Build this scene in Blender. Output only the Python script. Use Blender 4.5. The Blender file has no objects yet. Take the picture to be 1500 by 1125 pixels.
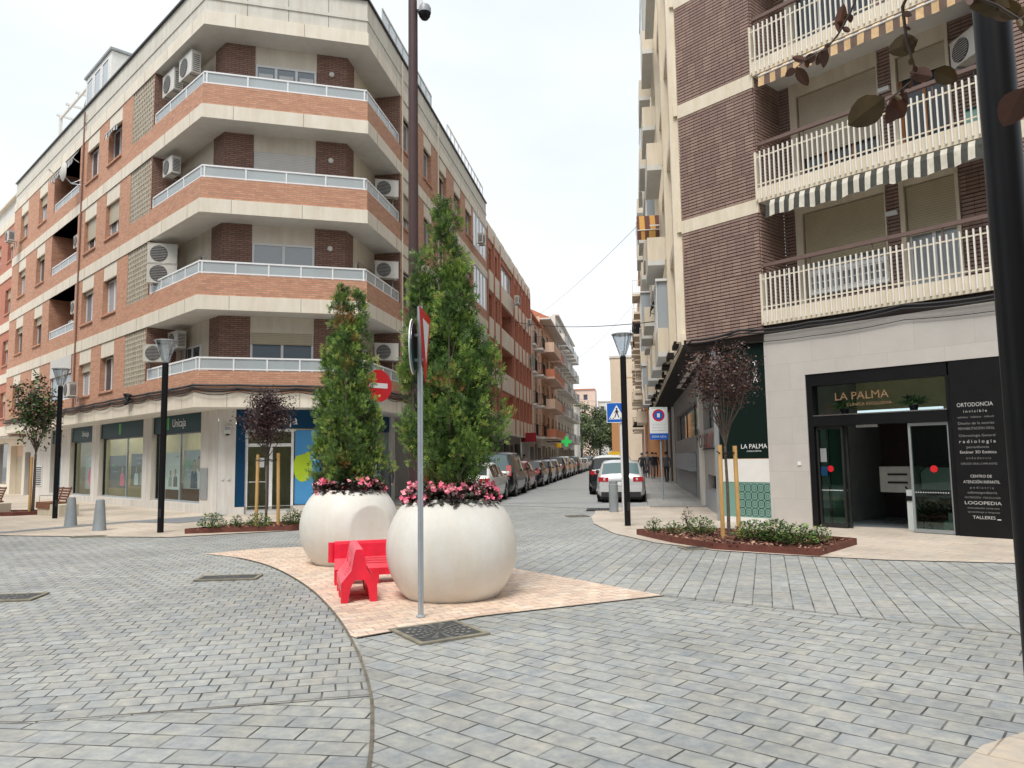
import bpy, math, random
from mathutils import Vector, Matrix
random.seed(7)
SC = bpy.context.scene
COL = SC.collection
rad = math.radians

# ------------------------------------------------------------------ helpers
def hd(a):
    return (math.sin(rad(a)), math.cos(rad(a)))

class Frame:
    """facade frame: s along u, z up, d outward"""
    def __init__(self, o, u, out):
        self.o = o; self.u = u; self.n = out
    def p(self, s, z, d=0.0):
        return (self.o[0]+self.u[0]*s+self.n[0]*d, self.o[1]+self.u[1]*s+self.n[1]*d, z)
    def off(self, d, s=0.0):
        return Frame((self.o[0]+self.n[0]*d+self.u[0]*s, self.o[1]+self.n[1]*d+self.u[1]*s), self.u, self.n)
    def rot(self):
        # local x = reading direction, local y = inward
        yx, yy = -self.n[0], -self.n[1]
        return math.atan2(-yx, yy)
    def read(self):
        yx, yy = -self.n[0], -self.n[1]
        return (yy, -yx)
LOCAL = Frame((0, 0), (1, 0), (0, 1))

class MB:
    def __init__(self):
        self.v = []; self.f = []; self.fm = []; self.mats = []; self.sm = []
    def mi(self, m):
        if m not in self.mats: self.mats.append(m)
        return self.mats.index(m)
    def face(self, pts, m, smooth=False):
        b = len(self.v); self.v.extend(pts); self.f.append(tuple(range(b, b+len(pts))))
        self.fm.append(self.mi(m)); self.sm.append(smooth)
    def box(self, fr, s0, s1, z0, z1, d0, d1, m, skip=()):
        if s0 > s1: s0, s1 = s1, s0
        if d0 > d1: d0, d1 = d1, d0
        P = [fr.p(s, z, d) for z in (z0, z1) for d in (d0, d1) for s in (s0, s1)]
        b = len(self.v); self.v.extend(P)
        fl = (fr.u[0]*fr.n[1]-fr.u[1]*fr.n[0]) < 0
        qs = {'b': (0, 2, 3, 1), 't': (4, 5, 7, 6), 'i': (0, 1, 5, 4), 'o': (2, 6, 7, 3), 'l': (0, 4, 6, 2), 'r': (1, 3, 7, 5)}
        k = self.mi(m)
        for n, q in qs.items():
            if n in skip: continue
            if fl: q = q[::-1]
            self.f.append(tuple(b+i for i in q)); self.fm.append(k); self.sm.append(False)
        return self
    def bx(self, x0, x1, y0, y1, z0, z1, m, skip=()):
        return self.box(LOCAL, x0, x1, z0, z1, y0, y1, m, skip)
    def tube(self, pts, rr, m, n=10, cap=True):
        if not isinstance(rr, (list, tuple)): rr = [rr]*len(pts)
        pts = [Vector(p) for p in pts]; b = len(self.v); k = self.mi(m)
        ref = None
        for i, p in enumerate(pts):
            t = (pts[min(i+1, len(pts)-1)]-pts[max(i-1, 0)]).normalized()
            if ref is None:
                ref = Vector((1, 0, 0)) if abs(t.x) < .8 else Vector((0, 1, 0))
            a = (ref-t*ref.dot(t)).normalized(); ref = a; c = t.cross(a)
            for j in range(n):
                q = 2*math.pi*j/n
                self.v.append(tuple(p+(a*math.cos(q)+c*math.sin(q))*rr[i]))
        for i in range(len(pts)-1):
            for j in range(n):
                j2 = (j+1) % n
                self.f.append((b+i*n+j, b+i*n+j2, b+(i+1)*n+j2, b+(i+1)*n+j)); self.fm.append(k); self.sm.append(n > 5)
        if cap:
            self.f.append(tuple(b+j for j in range(n))[::-1]); self.fm.append(k); self.sm.append(False)
            e = b+(len(pts)-1)*n
            self.f.append(tuple(e+j for j in range(n))); self.fm.append(k); self.sm.append(False)
        return self
    def lathe(self, prof, c, m, n=32, axis='z'):
        b = len(self.v); k = self.mi(m)
        for r, z in prof:
            for j in range(n):
                q = 2*math.pi*j/n
                if axis == 'z': self.v.append((c[0]+r*math.cos(q), c[1]+r*math.sin(q), c[2]+z))
                elif axis == 'y': self.v.append((c[0]+r*math.cos(q), c[1]+z, c[2]-r*math.sin(q)))
                else: self.v.append((c[0]+z, c[1]+r*math.cos(q), c[2]+r*math.sin(q)))
        for i in range(len(prof)-1):
            for j in range(n):
                j2 = (j+1) % n
                self.f.append((b+i*n+j, b+i*n+j2, b+(i+1)*n+j2, b+(i+1)*n+j)); self.fm.append(k); self.sm.append(True)
        return self
    def prism(self, poly, z0, z1, m, mtop=None, mside=None):
        A = sum(poly[i][0]*poly[(i+1) % len(poly)][1]-poly[(i+1) % len(poly)][0]*poly[i][1] for i in range(len(poly)))
        if A < 0: poly = poly[::-1]
        n = len(poly)
        self.face([(x, y, z1) for x, y in poly], mtop or m)
        self.face([(x, y, z0) for x, y in poly[::-1]], m)
        for i in range(n):
            a = poly[i]; c = poly[(i+1) % n]
            self.face([(a[0], a[1], z0), (c[0], c[1], z0), (c[0], c[1], z1), (a[0], a[1], z1)], mside or m)
        return self
    def band(self, pts, d0, d1, z0, z1, m):
        """mitred wall strip along a polyline; outward = right of travel"""
        def norm(a, b):
            dx, dy = b[0]-a[0], b[1]-a[1]; l = math.hypot(dx, dy); return (dy/l, -dx/l)
        N = [norm(pts[i], pts[i+1]) for i in range(len(pts)-1)]
        def o(i, d):
            if i == 0: n = N[0]; return (pts[0][0]+n[0]*d, pts[0][1]+n[1]*d)
            if i == len(pts)-1: n = N[-1]; return (pts[-1][0]+n[0]*d, pts[-1][1]+n[1]*d)
            a, b = N[i-1], N[i]; s = 1+a[0]*b[0]+a[1]*b[1]
            return (pts[i][0]+(a[0]+b[0])/s*d, pts[i][1]+(a[1]+b[1])/s*d)
        I = [o(i, d0) for i in range(len(pts))]; O = [o(i, d1) for i in range(len(pts))]
        for i in range(len(pts)-1):
            a, b, c, e = O[i], O[i+1], I[i], I[i+1]
            self.face([(a[0], a[1], z0), (b[0], b[1], z0), (b[0], b[1], z1), (a[0], a[1], z1)][::-1] if False else [(a[0], a[1], z0), (a[0], a[1], z1), (b[0], b[1], z1), (b[0], b[1], z0)], m)
            self.face([(c[0], c[1], z0), (e[0], e[1], z0), (e[0], e[1], z1), (c[0], c[1], z1)], m)
            self.face([(a[0], a[1], z1), (c[0], c[1], z1), (e[0], e[1], z1), (b[0], b[1], z1)], m)
            self.face([(a[0], a[1], z0), (b[0], b[1], z0), (e[0], e[1], z0), (c[0], c[1], z0)], m)
        for i in (0, len(pts)-1):
            a, c = O[i], I[i]
            self.face([(a[0], a[1], z0), (c[0], c[1], z0), (c[0], c[1], z1), (a[0], a[1], z1)], m)
        return self
    def build(self, name, parent=None, world=True, loc=None, rot=None, angle=35, kind=None, label=None, cat=None, group=None):
        me = bpy.data.meshes.new(name)
        off = (0, 0, 0)
        if parent is not None and world:
            off = ROOTLOC.get(parent.name, (0, 0, 0))
        if off != (0, 0, 0):
            vv = [(x-off[0], y-off[1], z-off[2]) for x, y, z in self.v]
        else: vv = self.v
        me.from_pydata(vv, [], self.f)
        for m in self.mats: me.materials.append(m)
        me.polygons.foreach_set('material_index', self.fm)
        me.polygons.foreach_set('use_smooth', self.sm)
        uv = me.uv_layers.new(name='UVMap')
        buf = [0.0]*(2*len(me.loops)); V = self.v
        for p in me.polygons:
            n = p.normal
            if abs(n.z) > .72:
                for li in p.loop_indices:
                    w = V[me.loops[li].vertex_index]; buf[2*li] = w[0]; buf[2*li+1] = w[1]
            else:
                l = math.hypot(n.x, n.y) or 1; tx, ty = -n.y/l, n.x/l
                for li in p.loop_indices:
                    w = V[me.loops[li].vertex_index]; buf[2*li] = w[0]*tx+w[1]*ty; buf[2*li+1] = w[2]
        uv.data.foreach_set('uv', buf)
        if any(self.sm): me.set_sharp_from_angle(angle=rad(angle))
        me.update()
        ob = bpy.data.objects.new(name, me); COL.objects.link(ob)
        if parent is not None: ob.parent = parent
        if loc: ob.location = loc
        if rot is not None: ob.rotation_euler = (0, 0, rot)
        if kind: ob['kind'] = kind
        if label: ob['label'] = label
        if cat: ob['category'] = cat
        if group: ob['group'] = group
        return ob

ROOTLOC = {}
def thing(name, label, cat, loc=(0, 0, 0), rot=0.0, group=None, wparts=False):
    o = bpy.data.objects.new(name, None); COL.objects.link(o)
    o.empty_display_size = .2
    o.location = loc; o.rotation_euler = (0, 0, rot); o['label'] = label; o['category'] = cat
    if group: o['group'] = group
    if wparts: ROOTLOC[o.name] = tuple(loc)
    return o
def kids(o): return [c for c in bpy.data.objects if c.parent == o]
def copy_tree(o, loc=None, rot=None, label=None, group=None, parent=None, cache={}):
    c = o.copy(); COL.objects.link(c)
    if parent is not None: c.parent = parent
    if loc is not None: c.location = loc
    if rot is not None: c.rotation_euler = (0, 0, rot)
    if label: c['label'] = label
    if group: c['group'] = group
    if o.name not in cache: cache[o.name] = kids(o)
    for k in cache[o.name]:
        if k.name != c.name: copy_tree(k, parent=c)
    return c

# ------------------------------------------------------------------ materials
def newmat(name):
    m = bpy.data.materials.new(name); m.use_nodes = True
    nt = m.node_tree; b = nt.nodes['Principled BSDF']; return m, nt, b
def N(nt, t, **kw):
    n = nt.nodes.new(t)
    for k, v in kw.items():
        if k in n.inputs: n.inputs[k].default_value = v
        else: setattr(n, k, v)
    return n
def L(nt, a, b): nt.links.new(a, b)
def rgba(c): return (c[0], c[1], c[2], 1.0)
def mat(name, col, rough=.6, metal=0.0, var=.12, scale=3.0, bump=0.0, bscale=40.0, col2=None, stain=0.0, spec=.5, stretch=None):
    m, nt, b = newmat(name)
    tc = N(nt, 'ShaderNodeTexCoord'); vec = tc.outputs['Object']
    if stretch:
        mp = N(nt, 'ShaderNodeMapping'); mp.inputs['Scale'].default_value = stretch; L(nt, vec, mp.inputs['Vector']); vec = mp.outputs[0]
    no = N(nt, 'ShaderNodeTexNoise', Scale=scale, Detail=6.0, Roughness=.65); L(nt, vec, no.inputs['Vector'])
    r = N(nt, 'ShaderNodeValToRGB'); L(nt, no.outputs['Fac'], r.inputs['Fac'])
    lo = [max(0, c*(1-var)) for c in col]; hi = [c*(1+var) for c in (col2 or col)]
    r.color_ramp.elements[0].position = .3; r.color_ramp.elements[1].position = .7
    r.color_ramp.elements[0].color = rgba(lo); r.color_ramp.elements[1].color = rgba(hi)
    out = r.outputs['Color']
    if stain > 0:
        mp = N(nt, 'ShaderNodeMapping'); mp.inputs['Scale'].default_value = (1.6, 1.6, .25); L(nt, tc.outputs['Object'], mp.inputs['Vector'])
        n2 = N(nt, 'ShaderNodeTexNoise', Scale=2.2, Detail=8.0, Roughness=.7); L(nt, mp.outputs[0], n2.inputs['Vector'])
        r2 = N(nt, 'ShaderNodeValToRGB'); L(nt, n2.outputs['Fac'], r2.inputs['Fac'])
        r2.color_ramp.elements[0].position = .38; r2.color_ramp.elements[1].position = .62
        g = 1-stain; r2.color_ramp.elements[0].color = (g, g*.97, g*.92, 1); r2.color_ramp.elements[1].color = (1, 1, 1, 1)
        mx = N(nt, 'ShaderNodeMix', data_type='RGBA', blend_type='MULTIPLY'); mx.inputs[0].default_value = 1
        L(nt, out, mx.inputs[6]); L(nt, r2.outputs['Color'], mx.inputs[7]); out = mx.outputs[2]
    L(nt, out, b.inputs['Base Color'])
    b.inputs['Roughness'].default_value = rough; b.inputs['Metallic'].default_value = metal
    b.inputs['Specular IOR Level'].default_value = spec
    if bump > 0:
        nb = N(nt, 'ShaderNodeTexNoise', Scale=bscale, Detail=5.0); L(nt, vec, nb.inputs['Vector'])
        bp = N(nt, 'ShaderNodeBump', Strength=bump, Distance=.01); L(nt, nb.outputs['Fac'], bp.inputs['Height']); L(nt, bp.outputs[0], b.inputs['Normal'])
    return m
def brick(name, cols, mortar, bw, bh, ms, rot=0.0, offset=.5, bump=.6, rough=.8, cloud=.15, cscale=6.0, stain=0.0, dist=.01, warp=0.0, patches=0.0, mottle=0.0, jitter=0.0):
    m, nt, b = newmat(name)
    uv = N(nt, 'ShaderNodeUVMap'); vec = uv.outputs[0]
    if jitter > 0:
        nj = N(nt, 'ShaderNodeTexNoise', Scale=16.0, Detail=4.0); L(nt, vec, nj.inputs['Vector'])
        ja = N(nt, 'ShaderNodeVectorMath', operation='SCALE'); ja.inputs['Scale'].default_value = jitter; L(nt, nj.outputs['Color'], ja.inputs[0])
        jb = N(nt, 'ShaderNodeVectorMath', operation='ADD'); L(nt, vec, jb.inputs[0]); L(nt, ja.outputs[0], jb.inputs[1]); vec = jb.outputs[0]
    if warp > 0:
        nw = N(nt, 'ShaderNodeTexNoise', Scale=1.3, Detail=2.0); L(nt, vec, nw.inputs['Vector'])
        va = N(nt, 'ShaderNodeVectorMath', operation='SCALE'); va.inputs['Scale'].default_value = warp; L(nt, nw.outputs['Color'], va.inputs[0])
        vb = N(nt, 'ShaderNodeVectorMath', operation='ADD'); L(nt, vec, vb.inputs[0]); L(nt, va.outputs[0], vb.inputs[1]); vec = vb.outputs[0]
    mp = N(nt, 'ShaderNodeMapping'); mp.inputs['Rotation'].default_value = (0, 0, rad(rot)); L(nt, vec, mp.inputs['Vector'])
    bt = N(nt, 'ShaderNodeTexBrick'); L(nt, mp.outputs[0], bt.inputs['Vector'])
    bt.offset = offset; bt.inputs['Scale'].default_value = 1.0; bt.inputs['Mortar Size'].default_value = ms
    bt.inputs['Mortar Smooth'].default_value = .15; bt.inputs['Brick Width'].default_value = bw; bt.inputs['Row Height'].default_value = bh
    bt.inputs['Color1'].default_value = (0, 0, 0, 1); bt.inputs['Color2'].default_value = (1, 1, 1, 1); bt.inputs['Mortar'].default_value = (.5, .5, .5, 1)
    r = N(nt, 'ShaderNodeValToRGB'); L(nt, bt.outputs['Color'], r.inputs['Fac'])
    while len(r.color_ramp.elements) < len(cols): r.color_ramp.elements.new(.5)
    for i, c in enumerate(cols):
        r.color_ramp.elements[i].position = i/(len(cols)-1); r.color_ramp.elements[i].color = rgba(c)
    no = N(nt, 'ShaderNodeTexNoise', Scale=cscale, Detail=8.0, Roughness=.7); L(nt, mp.outputs[0], no.inputs['Vector'])
    mr = N(nt, 'ShaderNodeMapRange'); mr.inputs[1].default_value = .3; mr.inputs[2].default_value = .7; mr.inputs[3].default_value = 1-cloud; mr.inputs[4].default_value = 1+cloud
    L(nt, no.outputs['Fac'], mr.inputs[0])
    mu = N(nt, 'ShaderNodeMix', data_type='RGBA', blend_type='MULTIPLY'); mu.inputs[0].default_value = 1; L(nt, r.outputs[0], mu.inputs[6]); L(nt, mr.outputs[0], mu.inputs[7])
    out = mu.outputs[2]
    if mottle > 0:
        n4 = N(nt, 'ShaderNodeTexNoise', Scale=4.5, Detail=7.0, Roughness=.75); L(nt, mp.outputs[0], n4.inputs['Vector'])
        r4 = N(nt, 'ShaderNodeValToRGB'); L(nt, n4.outputs['Fac'], r4.inputs['Fac']); r4.color_ramp.elements.new(.5)
        a = mottle; r4.color_ramp.elements[0].position = .32; r4.color_ramp.elements[2].position = .68
        r4.color_ramp.elements[0].color = (1-a, 1-.35*a, 1+.25*a, 1); r4.color_ramp.elements[1].color = (1, 1, .98, 1); r4.color_ramp.elements[2].color = (1+a, 1+.6*a, 1-.7*a, 1)
        m4 = N(nt, 'ShaderNodeMix', data_type='RGBA', blend_type='MULTIPLY'); m4.inputs[0].default_value = 1; L(nt, out, m4.inputs[6]); L(nt, r4.outputs[0], m4.inputs[7]); out = m4.outputs[2]
        n2 = N(nt, 'ShaderNodeTexNoise', Scale=.55, Detail=5.0, Roughness=.6); L(nt, uv.outputs[0], n2.inputs['Vector'])
        m2 = N(nt, 'ShaderNodeMapRange'); m2.inputs[1].default_value = .35; m2.inputs[2].default_value = .65; m2.inputs[3].default_value = 1-patches; m2.inputs[4].default_value = 1+patches*.4
        L(nt, n2.outputs['Fac'], m2.inputs[0])
        mm = N(nt, 'ShaderNodeMix', data_type='RGBA', blend_type='MULTIPLY'); mm.inputs[0].default_value = 1; L(nt, out, mm.inputs[6]); L(nt, m2.outputs[0], mm.inputs[7]); out = mm.outputs[2]
        if jitter > 0:
            vo = N(nt, 'ShaderNodeTexVoronoi', Scale=2.4); L(nt, vec, vo.inputs['Vector'])
            m6 = N(nt, 'ShaderNodeMapRange'); m6.inputs[1].default_value = .035; m6.inputs[2].default_value = .07; m6.inputs[3].default_value = .62; m6.inputs[4].default_value = 1.0; L(nt, vo.outputs['Distance'], m6.inputs[0])
            n7 = N(nt, 'ShaderNodeTexNoise', Scale=1.1, Detail=6.0, Roughness=.7, Distortion=1.5); L(nt, uv.outputs[0], n7.inputs['Vector'])
            m7 = N(nt, 'ShaderNodeMapRange'); m7.inputs[1].default_value = .62; m7.inputs[2].default_value = .72; m7.inputs[3].default_value = 1.0; m7.inputs[4].default_value = .80; L(nt, n7.outputs['Fac'], m7.inputs[0])
            x7 = N(nt, 'ShaderNodeMath', operation='MULTIPLY'); L(nt, m6.outputs[0], x7.inputs[0]); L(nt, m7.outputs[0], x7.inputs[1])
            m8 = N(nt, 'ShaderNodeMix', data_type='RGBA', blend_type='MULTIPLY'); m8.inputs[0].default_value = 1; L(nt, out, m8.inputs[6]); L(nt, x7.outputs[0], m8.inputs[7]); out = m8.outputs[2]
    jf = bt.outputs['Fac']
    if jitter > 0:
        n5 = N(nt, 'ShaderNodeTexNoise', Scale=3.2, Detail=4.0); L(nt, mp.outputs[0], n5.inputs['Vector'])
        m5 = N(nt, 'ShaderNodeMapRange'); m5.inputs[1].default_value = .36; m5.inputs[2].default_value = .6; m5.inputs[3].default_value = .35; m5.inputs[4].default_value = 1.0; L(nt, n5.outputs['Fac'], m5.inputs[0])
        x5 = N(nt, 'ShaderNodeMath', operation='MULTIPLY'); L(nt, jf, x5.inputs[0]); L(nt, m5.outputs[0], x5.inputs[1]); jf = x5.outputs[0]
    mx = N(nt, 'ShaderNodeMix', data_type='RGBA'); L(nt, jf, mx.inputs[0]); L(nt, out, mx.inputs[6]); mx.inputs[7].default_value = rgba(mortar)
    L(nt, mx.outputs[2], b.inputs['Base Color']); b.inputs['Roughness'].default_value = rough
    ma = N(nt, 'ShaderNodeMath', operation='MULTIPLY_ADD'); L(nt, bt.outputs['Fac'], ma.inputs[0]); ma.inputs[1].default_value = -1.0
    m3 = N(nt, 'ShaderNodeMath', operation='MULTIPLY'); L(nt, no.outputs['Fac'], m3.inputs[0]); m3.inputs[1].default_value = .35; L(nt, m3.outputs[0], ma.inputs[2])
    bp = N(nt, 'ShaderNodeBump', Strength=bump, Distance=dist); L(nt, ma.outputs[0], bp.inputs['Height']); L(nt, bp.outputs[0], b.inputs['Normal'])
    return m
def glassy(name, col, rough=.06, alpha=1.0, spec=.8):
    m, nt, b = newmat(name)
    b.inputs['Base Color'].default_value = rgba(col); b.inputs['Roughness'].default_value = rough
    b.inputs['Specular IOR Level'].default_value = spec; b.inputs['Alpha'].default_value = alpha
    tc = N(nt, 'ShaderNodeTexCoord'); no = N(nt, 'ShaderNodeTexNoise', Scale=.8, Detail=2.0); L(nt, tc.outputs['Object'], no.inputs['Vector'])
    bp = N(nt, 'ShaderNodeBump', Strength=.08, Distance=.05); L(nt, no.outputs['Fac'], bp.inputs['Height']); L(nt, bp.outputs[0], b.inputs['Normal'])
    return m
def clear_glass(name, tint=(.82, .9, .88), base=.12):
    m, nt, b = newmat(name); nt.nodes.remove(b)
    o = nt.nodes['Material Output']
    tr = N(nt, 'ShaderNodeBsdfTransparent'); tr.inputs[0].default_value = rgba(tint)
    gl = N(nt, 'ShaderNodeBsdfGlossy'); gl.inputs['Roughness'].default_value = .02; gl.inputs[0].default_value = (1, 1, 1, 1)
    lw = N(nt, 'ShaderNodeLayerWeight'); pw = N(nt, 'ShaderNodeMath', operation='POWER'); L(nt, lw.outputs['Facing'], pw.inputs[0]); pw.inputs[1].default_value = 4.5
    ad = N(nt, 'ShaderNodeMath', operation='MULTIPLY_ADD'); ad.use_clamp = True; ad.inputs[1].default_value = .28; ad.inputs[2].default_value = base+.008; L(nt, pw.outputs[0], ad.inputs[0])
    mx = N(nt, 'ShaderNodeMixShader'); L(nt, ad.outputs[0], mx.inputs[0]); L(nt, tr.outputs[0], mx.inputs[1]); L(nt, gl.outputs[0], mx.inputs[2]); L(nt, mx.outputs[0], o.inputs[0])
    return m
def lamp_mat(name, col, s):
    m, nt, b = newmat(name); b.inputs['Base Color'].default_value = rgba(col); b.inputs['Emission Color'].default_value = rgba(col); b.inputs['Emission Strength'].default_value = s
    return m
def stripes(name, c1, c2, period, axis='x', rough=.8):
    """awning cloth, stripes along local/world uv u"""
    m, nt, b = newmat(name); uv = N(nt, 'ShaderNodeUVMap'); sx = N(nt, 'ShaderNodeSeparateXYZ'); L(nt, uv.outputs[0], sx.inputs[0])
    d = N(nt, 'ShaderNodeMath', operation='DIVIDE'); L(nt, sx.outputs[0], d.inputs[0]); d.inputs[1].default_value = period
    f = N(nt, 'ShaderNodeMath', operation='FRACT'); L(nt, d.outputs[0], f.inputs[0])
    g = N(nt, 'ShaderNodeMath', operation='GREATER_THAN'); L(nt, f.outputs[0], g.inputs[0]); g.inputs[1].default_value = .5
    mx = N(nt, 'ShaderNodeMix', data_type='RGBA'); L(nt, g.outputs[0], mx.inputs[0]); mx.inputs[6].default_value = rgba(c1); mx.inputs[7].default_value = rgba(c2)
    no = N(nt, 'ShaderNodeTexNoise', Scale=9.0, Detail=5.0); L(nt, uv.outputs[0], no.inputs['Vector'])
    mr = N(nt, 'ShaderNodeMapRange'); mr.inputs[3].default_value = .7; mr.inputs[4].default_value = 1.2; L(nt, no.outputs['Fac'], mr.inputs[0])
    mu = N(nt, 'ShaderNodeMix', data_type='RGBA', blend_type='MULTIPLY'); mu.inputs[0].default_value = 1; L(nt, mx.outputs[2], mu.inputs[6]); L(nt, mr.outputs[0], mu.inputs[7])
    L(nt, mu.outputs[2], b.inputs['Base Color']); b.inputs['Roughness'].default_value = rough
    return m
def slats(name, col, pitch, rough=.5, depth=.35):
    """roller shutter: horizontal slats"""
    m, nt, b = newmat(name); uv = N(nt, 'ShaderNodeUVMap'); sx = N(nt, 'ShaderNodeSeparateXYZ'); L(nt, uv.outputs[0], sx.inputs[0])
    d = N(nt, 'ShaderNodeMath', operation='DIVIDE'); L(nt, sx.outputs[1], d.inputs[0]); d.inputs[1].default_value = pitch
    f = N(nt, 'ShaderNodeMath', operation='FRACT'); L(nt, d.outputs[0], f.inputs[0])
    r = N(nt, 'ShaderNodeValToRGB'); L(nt, f.outputs[0], r.inputs[0]); r.color_ramp.elements[0].color = rgba([c*depth for c in col]); r.color_ramp.elements[1].position = .22; r.color_ramp.elements[1].color = rgba(col)
    tc = N(nt, 'ShaderNodeTexCoord'); no = N(nt, 'ShaderNodeTexNoise', Scale=2.5, Detail=5.0); L(nt, tc.outputs['Object'], no.inputs['Vector'])
    mr = N(nt, 'ShaderNodeMapRange'); mr.inputs[3].default_value = .85; mr.inputs[4].default_value = 1.1; L(nt, no.outputs['Fac'], mr.inputs[0])
    mu = N(nt, 'ShaderNodeMix', data_type='RGBA', blend_type='MULTIPLY'); mu.inputs[0].default_value = 1; L(nt, r.outputs[0], mu.inputs[6]); L(nt, mr.outputs[0], mu.inputs[7])
    L(nt, mu.outputs[2], b.inputs['Base Color']); b.inputs['Roughness'].default_value = rough
    bp = N(nt, 'ShaderNodeBump', Strength=.5, Distance=.01); L(nt, f.outputs[0], bp.inputs['Height']); L(nt, bp.outputs[0], b.inputs['Normal'])
    return m

K = {}
K['brick'] = brick('terracotta_brick', [(.52, .24, .145), (.59, .285, .17), (.64, .33, .205), (.47, .215, .135)], (.40, .27, .20), .245, .064, .010, bump=.8, cloud=.15, patches=.15)
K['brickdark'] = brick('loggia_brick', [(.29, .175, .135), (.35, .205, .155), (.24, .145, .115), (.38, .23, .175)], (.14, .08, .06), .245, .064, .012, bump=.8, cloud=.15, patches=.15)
K['brickred'] = brick('red_brick', [(.48, .15, .09), (.54, .185, .11), (.43, .13, .08)], (.40, .24, .18), .245, .07, .010, bump=.6, cloud=.12, patches=.12)
K['brickbrown'] = brick('brown_brick', [(.29, .195, .16), (.25, .165, .14), (.33, .225, .185), (.28, .185, .15)], (.12, .07, .06), .245, .5, .006, bump=.3, cloud=.15, patches=.12)
K['joint'] = mat('recessed_joint', (.06, .035, .03), .9)
K['cream'] = mat('cream_render', (.76, .70, .60), .75, var=.05, scale=1.2, stain=.10, bump=.1)
K['creamR'] = mat('pale_cream_paint', (.74, .66, .53), .7, var=.05, scale=1.5, stain=.12, bump=.05)
K['concrete'] = mat('roof_concrete', (.64, .62, .56), .85, var=.06, scale=1.3, stain=.13, bump=.15)
K['soffit'] = mat('painted_soffit', (.66, .66, .64), .8, var=.04, scale=1, stain=.06)
K['stone'] = mat('white_stone_cladding', (.68, .66, .63), .6, var=.05, scale=1.2, stain=.16)
K['stoneR'] = brick('stone_slab_cladding', [(.50, .47, .44), (.53, .50, .465), (.48, .455, .425)], (.40, .38, .35), 1.1, .62, .004, bump=.15, cloud=.06, cscale=2.0, rough=.55)
K['white'] = mat('white_aluminium', (.78, .79, .80), .4, var=.03)
K['rail'] = mat('off_white_railing', (.80, .77, .70), .5, var=.06)
K['whitepaint'] = mat('white_paint', (.74, .73, .70), .55, var=.05)
K['offwhite'] = mat('aged_white_plastic', (.62, .61, .57), .5, var=.08, stain=.12)
K['grey'] = mat('grey_metal', (.32, .34, .35), .45, .4)
K['galv'] = mat('galvanised_steel', (.42, .46, .50), .4, .55, var=.08, scale=8)
K['black'] = mat('black_paint', (.008, .008, .009), .42, var=.2, spec=.22)
K['darkmetal'] = mat('dark_bronze_metal', (.03, .03, .03), .35, .3, var=.2)
K['darkbrown'] = mat('dark_brown_eaves', (.022, .017, .015), .8, var=.2, spec=.2)
K['cable'] = mat('cable_rubber', (.018, .018, .02), .6)
K['glass'] = glassy('window_glass', (.05, .06, .07), .05, spec=.6)
K['glasslight'] = glassy('curtained_glass', (.38, .42, .45), .1)
K['glassmid'] = glassy('sky_lit_glass', (.20, .25, .29), .05)
K['frost'] = glassy('frosted_balcony_glass', (.50, .56, .58), .25, .62)
K['clear'] = clear_glass('shop_glass', (.86, .92, .90), .01)
K['clear2'] = clear_glass('door_glass', (.62, .8, .74), .03)
K['shutw'] = slats('white_roller_shutter', (.70, .69, .66), .055)
K['shutc'] = slats('cream_roller_shutter', (.52, .45, .33), .055)
K['shuto'] = slats('olive_cream_roller_shutter', (.46, .39, .26), .055)
K['lattice'] = mat('concrete_lattice', (.52, .47, .39), .85, var=.1, stain=.1)
K['dark'] = mat('dark_interior', (.02, .02, .02), .9)
K['acw'] = mat('ac_casing', (.62, .61, .57), .45, var=.06, stain=.1)
K['acg'] = mat('ac_grille', (.06, .06, .065), .6)
K['wood'] = mat('oiled_wood', (.20, .085, .045), .55, var=.25, scale=4, stretch=(1, 8, 8))
K['stake'] = mat('pine_stake', (.55, .33, .12), .7, var=.2, scale=5, stretch=(4, 4, .6))
K['bark'] = mat('grey_brown_bark', (.11, .085, .07), .9, var=.3, scale=14, bump=.5)
K['corten'] = mat('corten_steel', (.13, .04, .027), .75, var=.3, scale=6, bump=.2)
K['mulch'] = mat('bark_mulch', (.12, .045, .03), .9, var=.5, scale=30, bump=.8)
K['chipa'] = mat('mulch_chip', (.20, .08, .05), .9, var=.3); K['chipb'] = mat('mulch_chip_dark', (.085, .035, .025), .9, var=.3); K['chipc'] = mat('pale_mulch_chip', (.36, .22, .16), .9, var=.3)
K['planter'] = mat('cast_stone_planter', (.70, .69, .65), .55, var=.035, scale=9, stain=.05, bump=.15, bscale=90)
K['red'] = mat('red_plastic', (.82, .02, .055), .38, var=.14, scale=5, stain=.14, spec=.5)
K['redfade'] = mat('sun_faded_red_plastic', (.85, .13, .18), .45, var=.2, scale=3)
K['signred'] = mat('sign_red', (.62, .012, .02), .35, var=.05); K['signblue'] = mat('sign_blue', (.012, .12, .52), .35, var=.05); K['signwhite'] = mat('sign_white', (.80, .81, .82), .35, var=.03); K['signblack'] = mat('sign_black', (.01, .01, .01), .5)
K['brownpole'] = mat('brown_lacquered_pole', (.075, .045, .045), .5, var=.1, spec=.3)
K['bollard'] = mat('grey_cast_bollard', (.25, .28, .30), .65, var=.12, stain=.1, bump=.15)
K['benchblock'] = mat('cream_concrete_block', (.58, .53, .43), .75, var=.06, stain=.1)
K['teal'] = mat('teal_fascia', (.003, .040, .048), .5, var=.1, spec=.15); K['blue'] = mat('deep_blue_panel', (.004, .045, .11), .5, var=.1, spec=.2); K['skyblue'] = mat('bright_blue_poster', (.07, .30, .62), .4, var=.05); K['lime'] = mat('lime_print', (.42, .60, .02), .5, var=.05)
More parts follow.
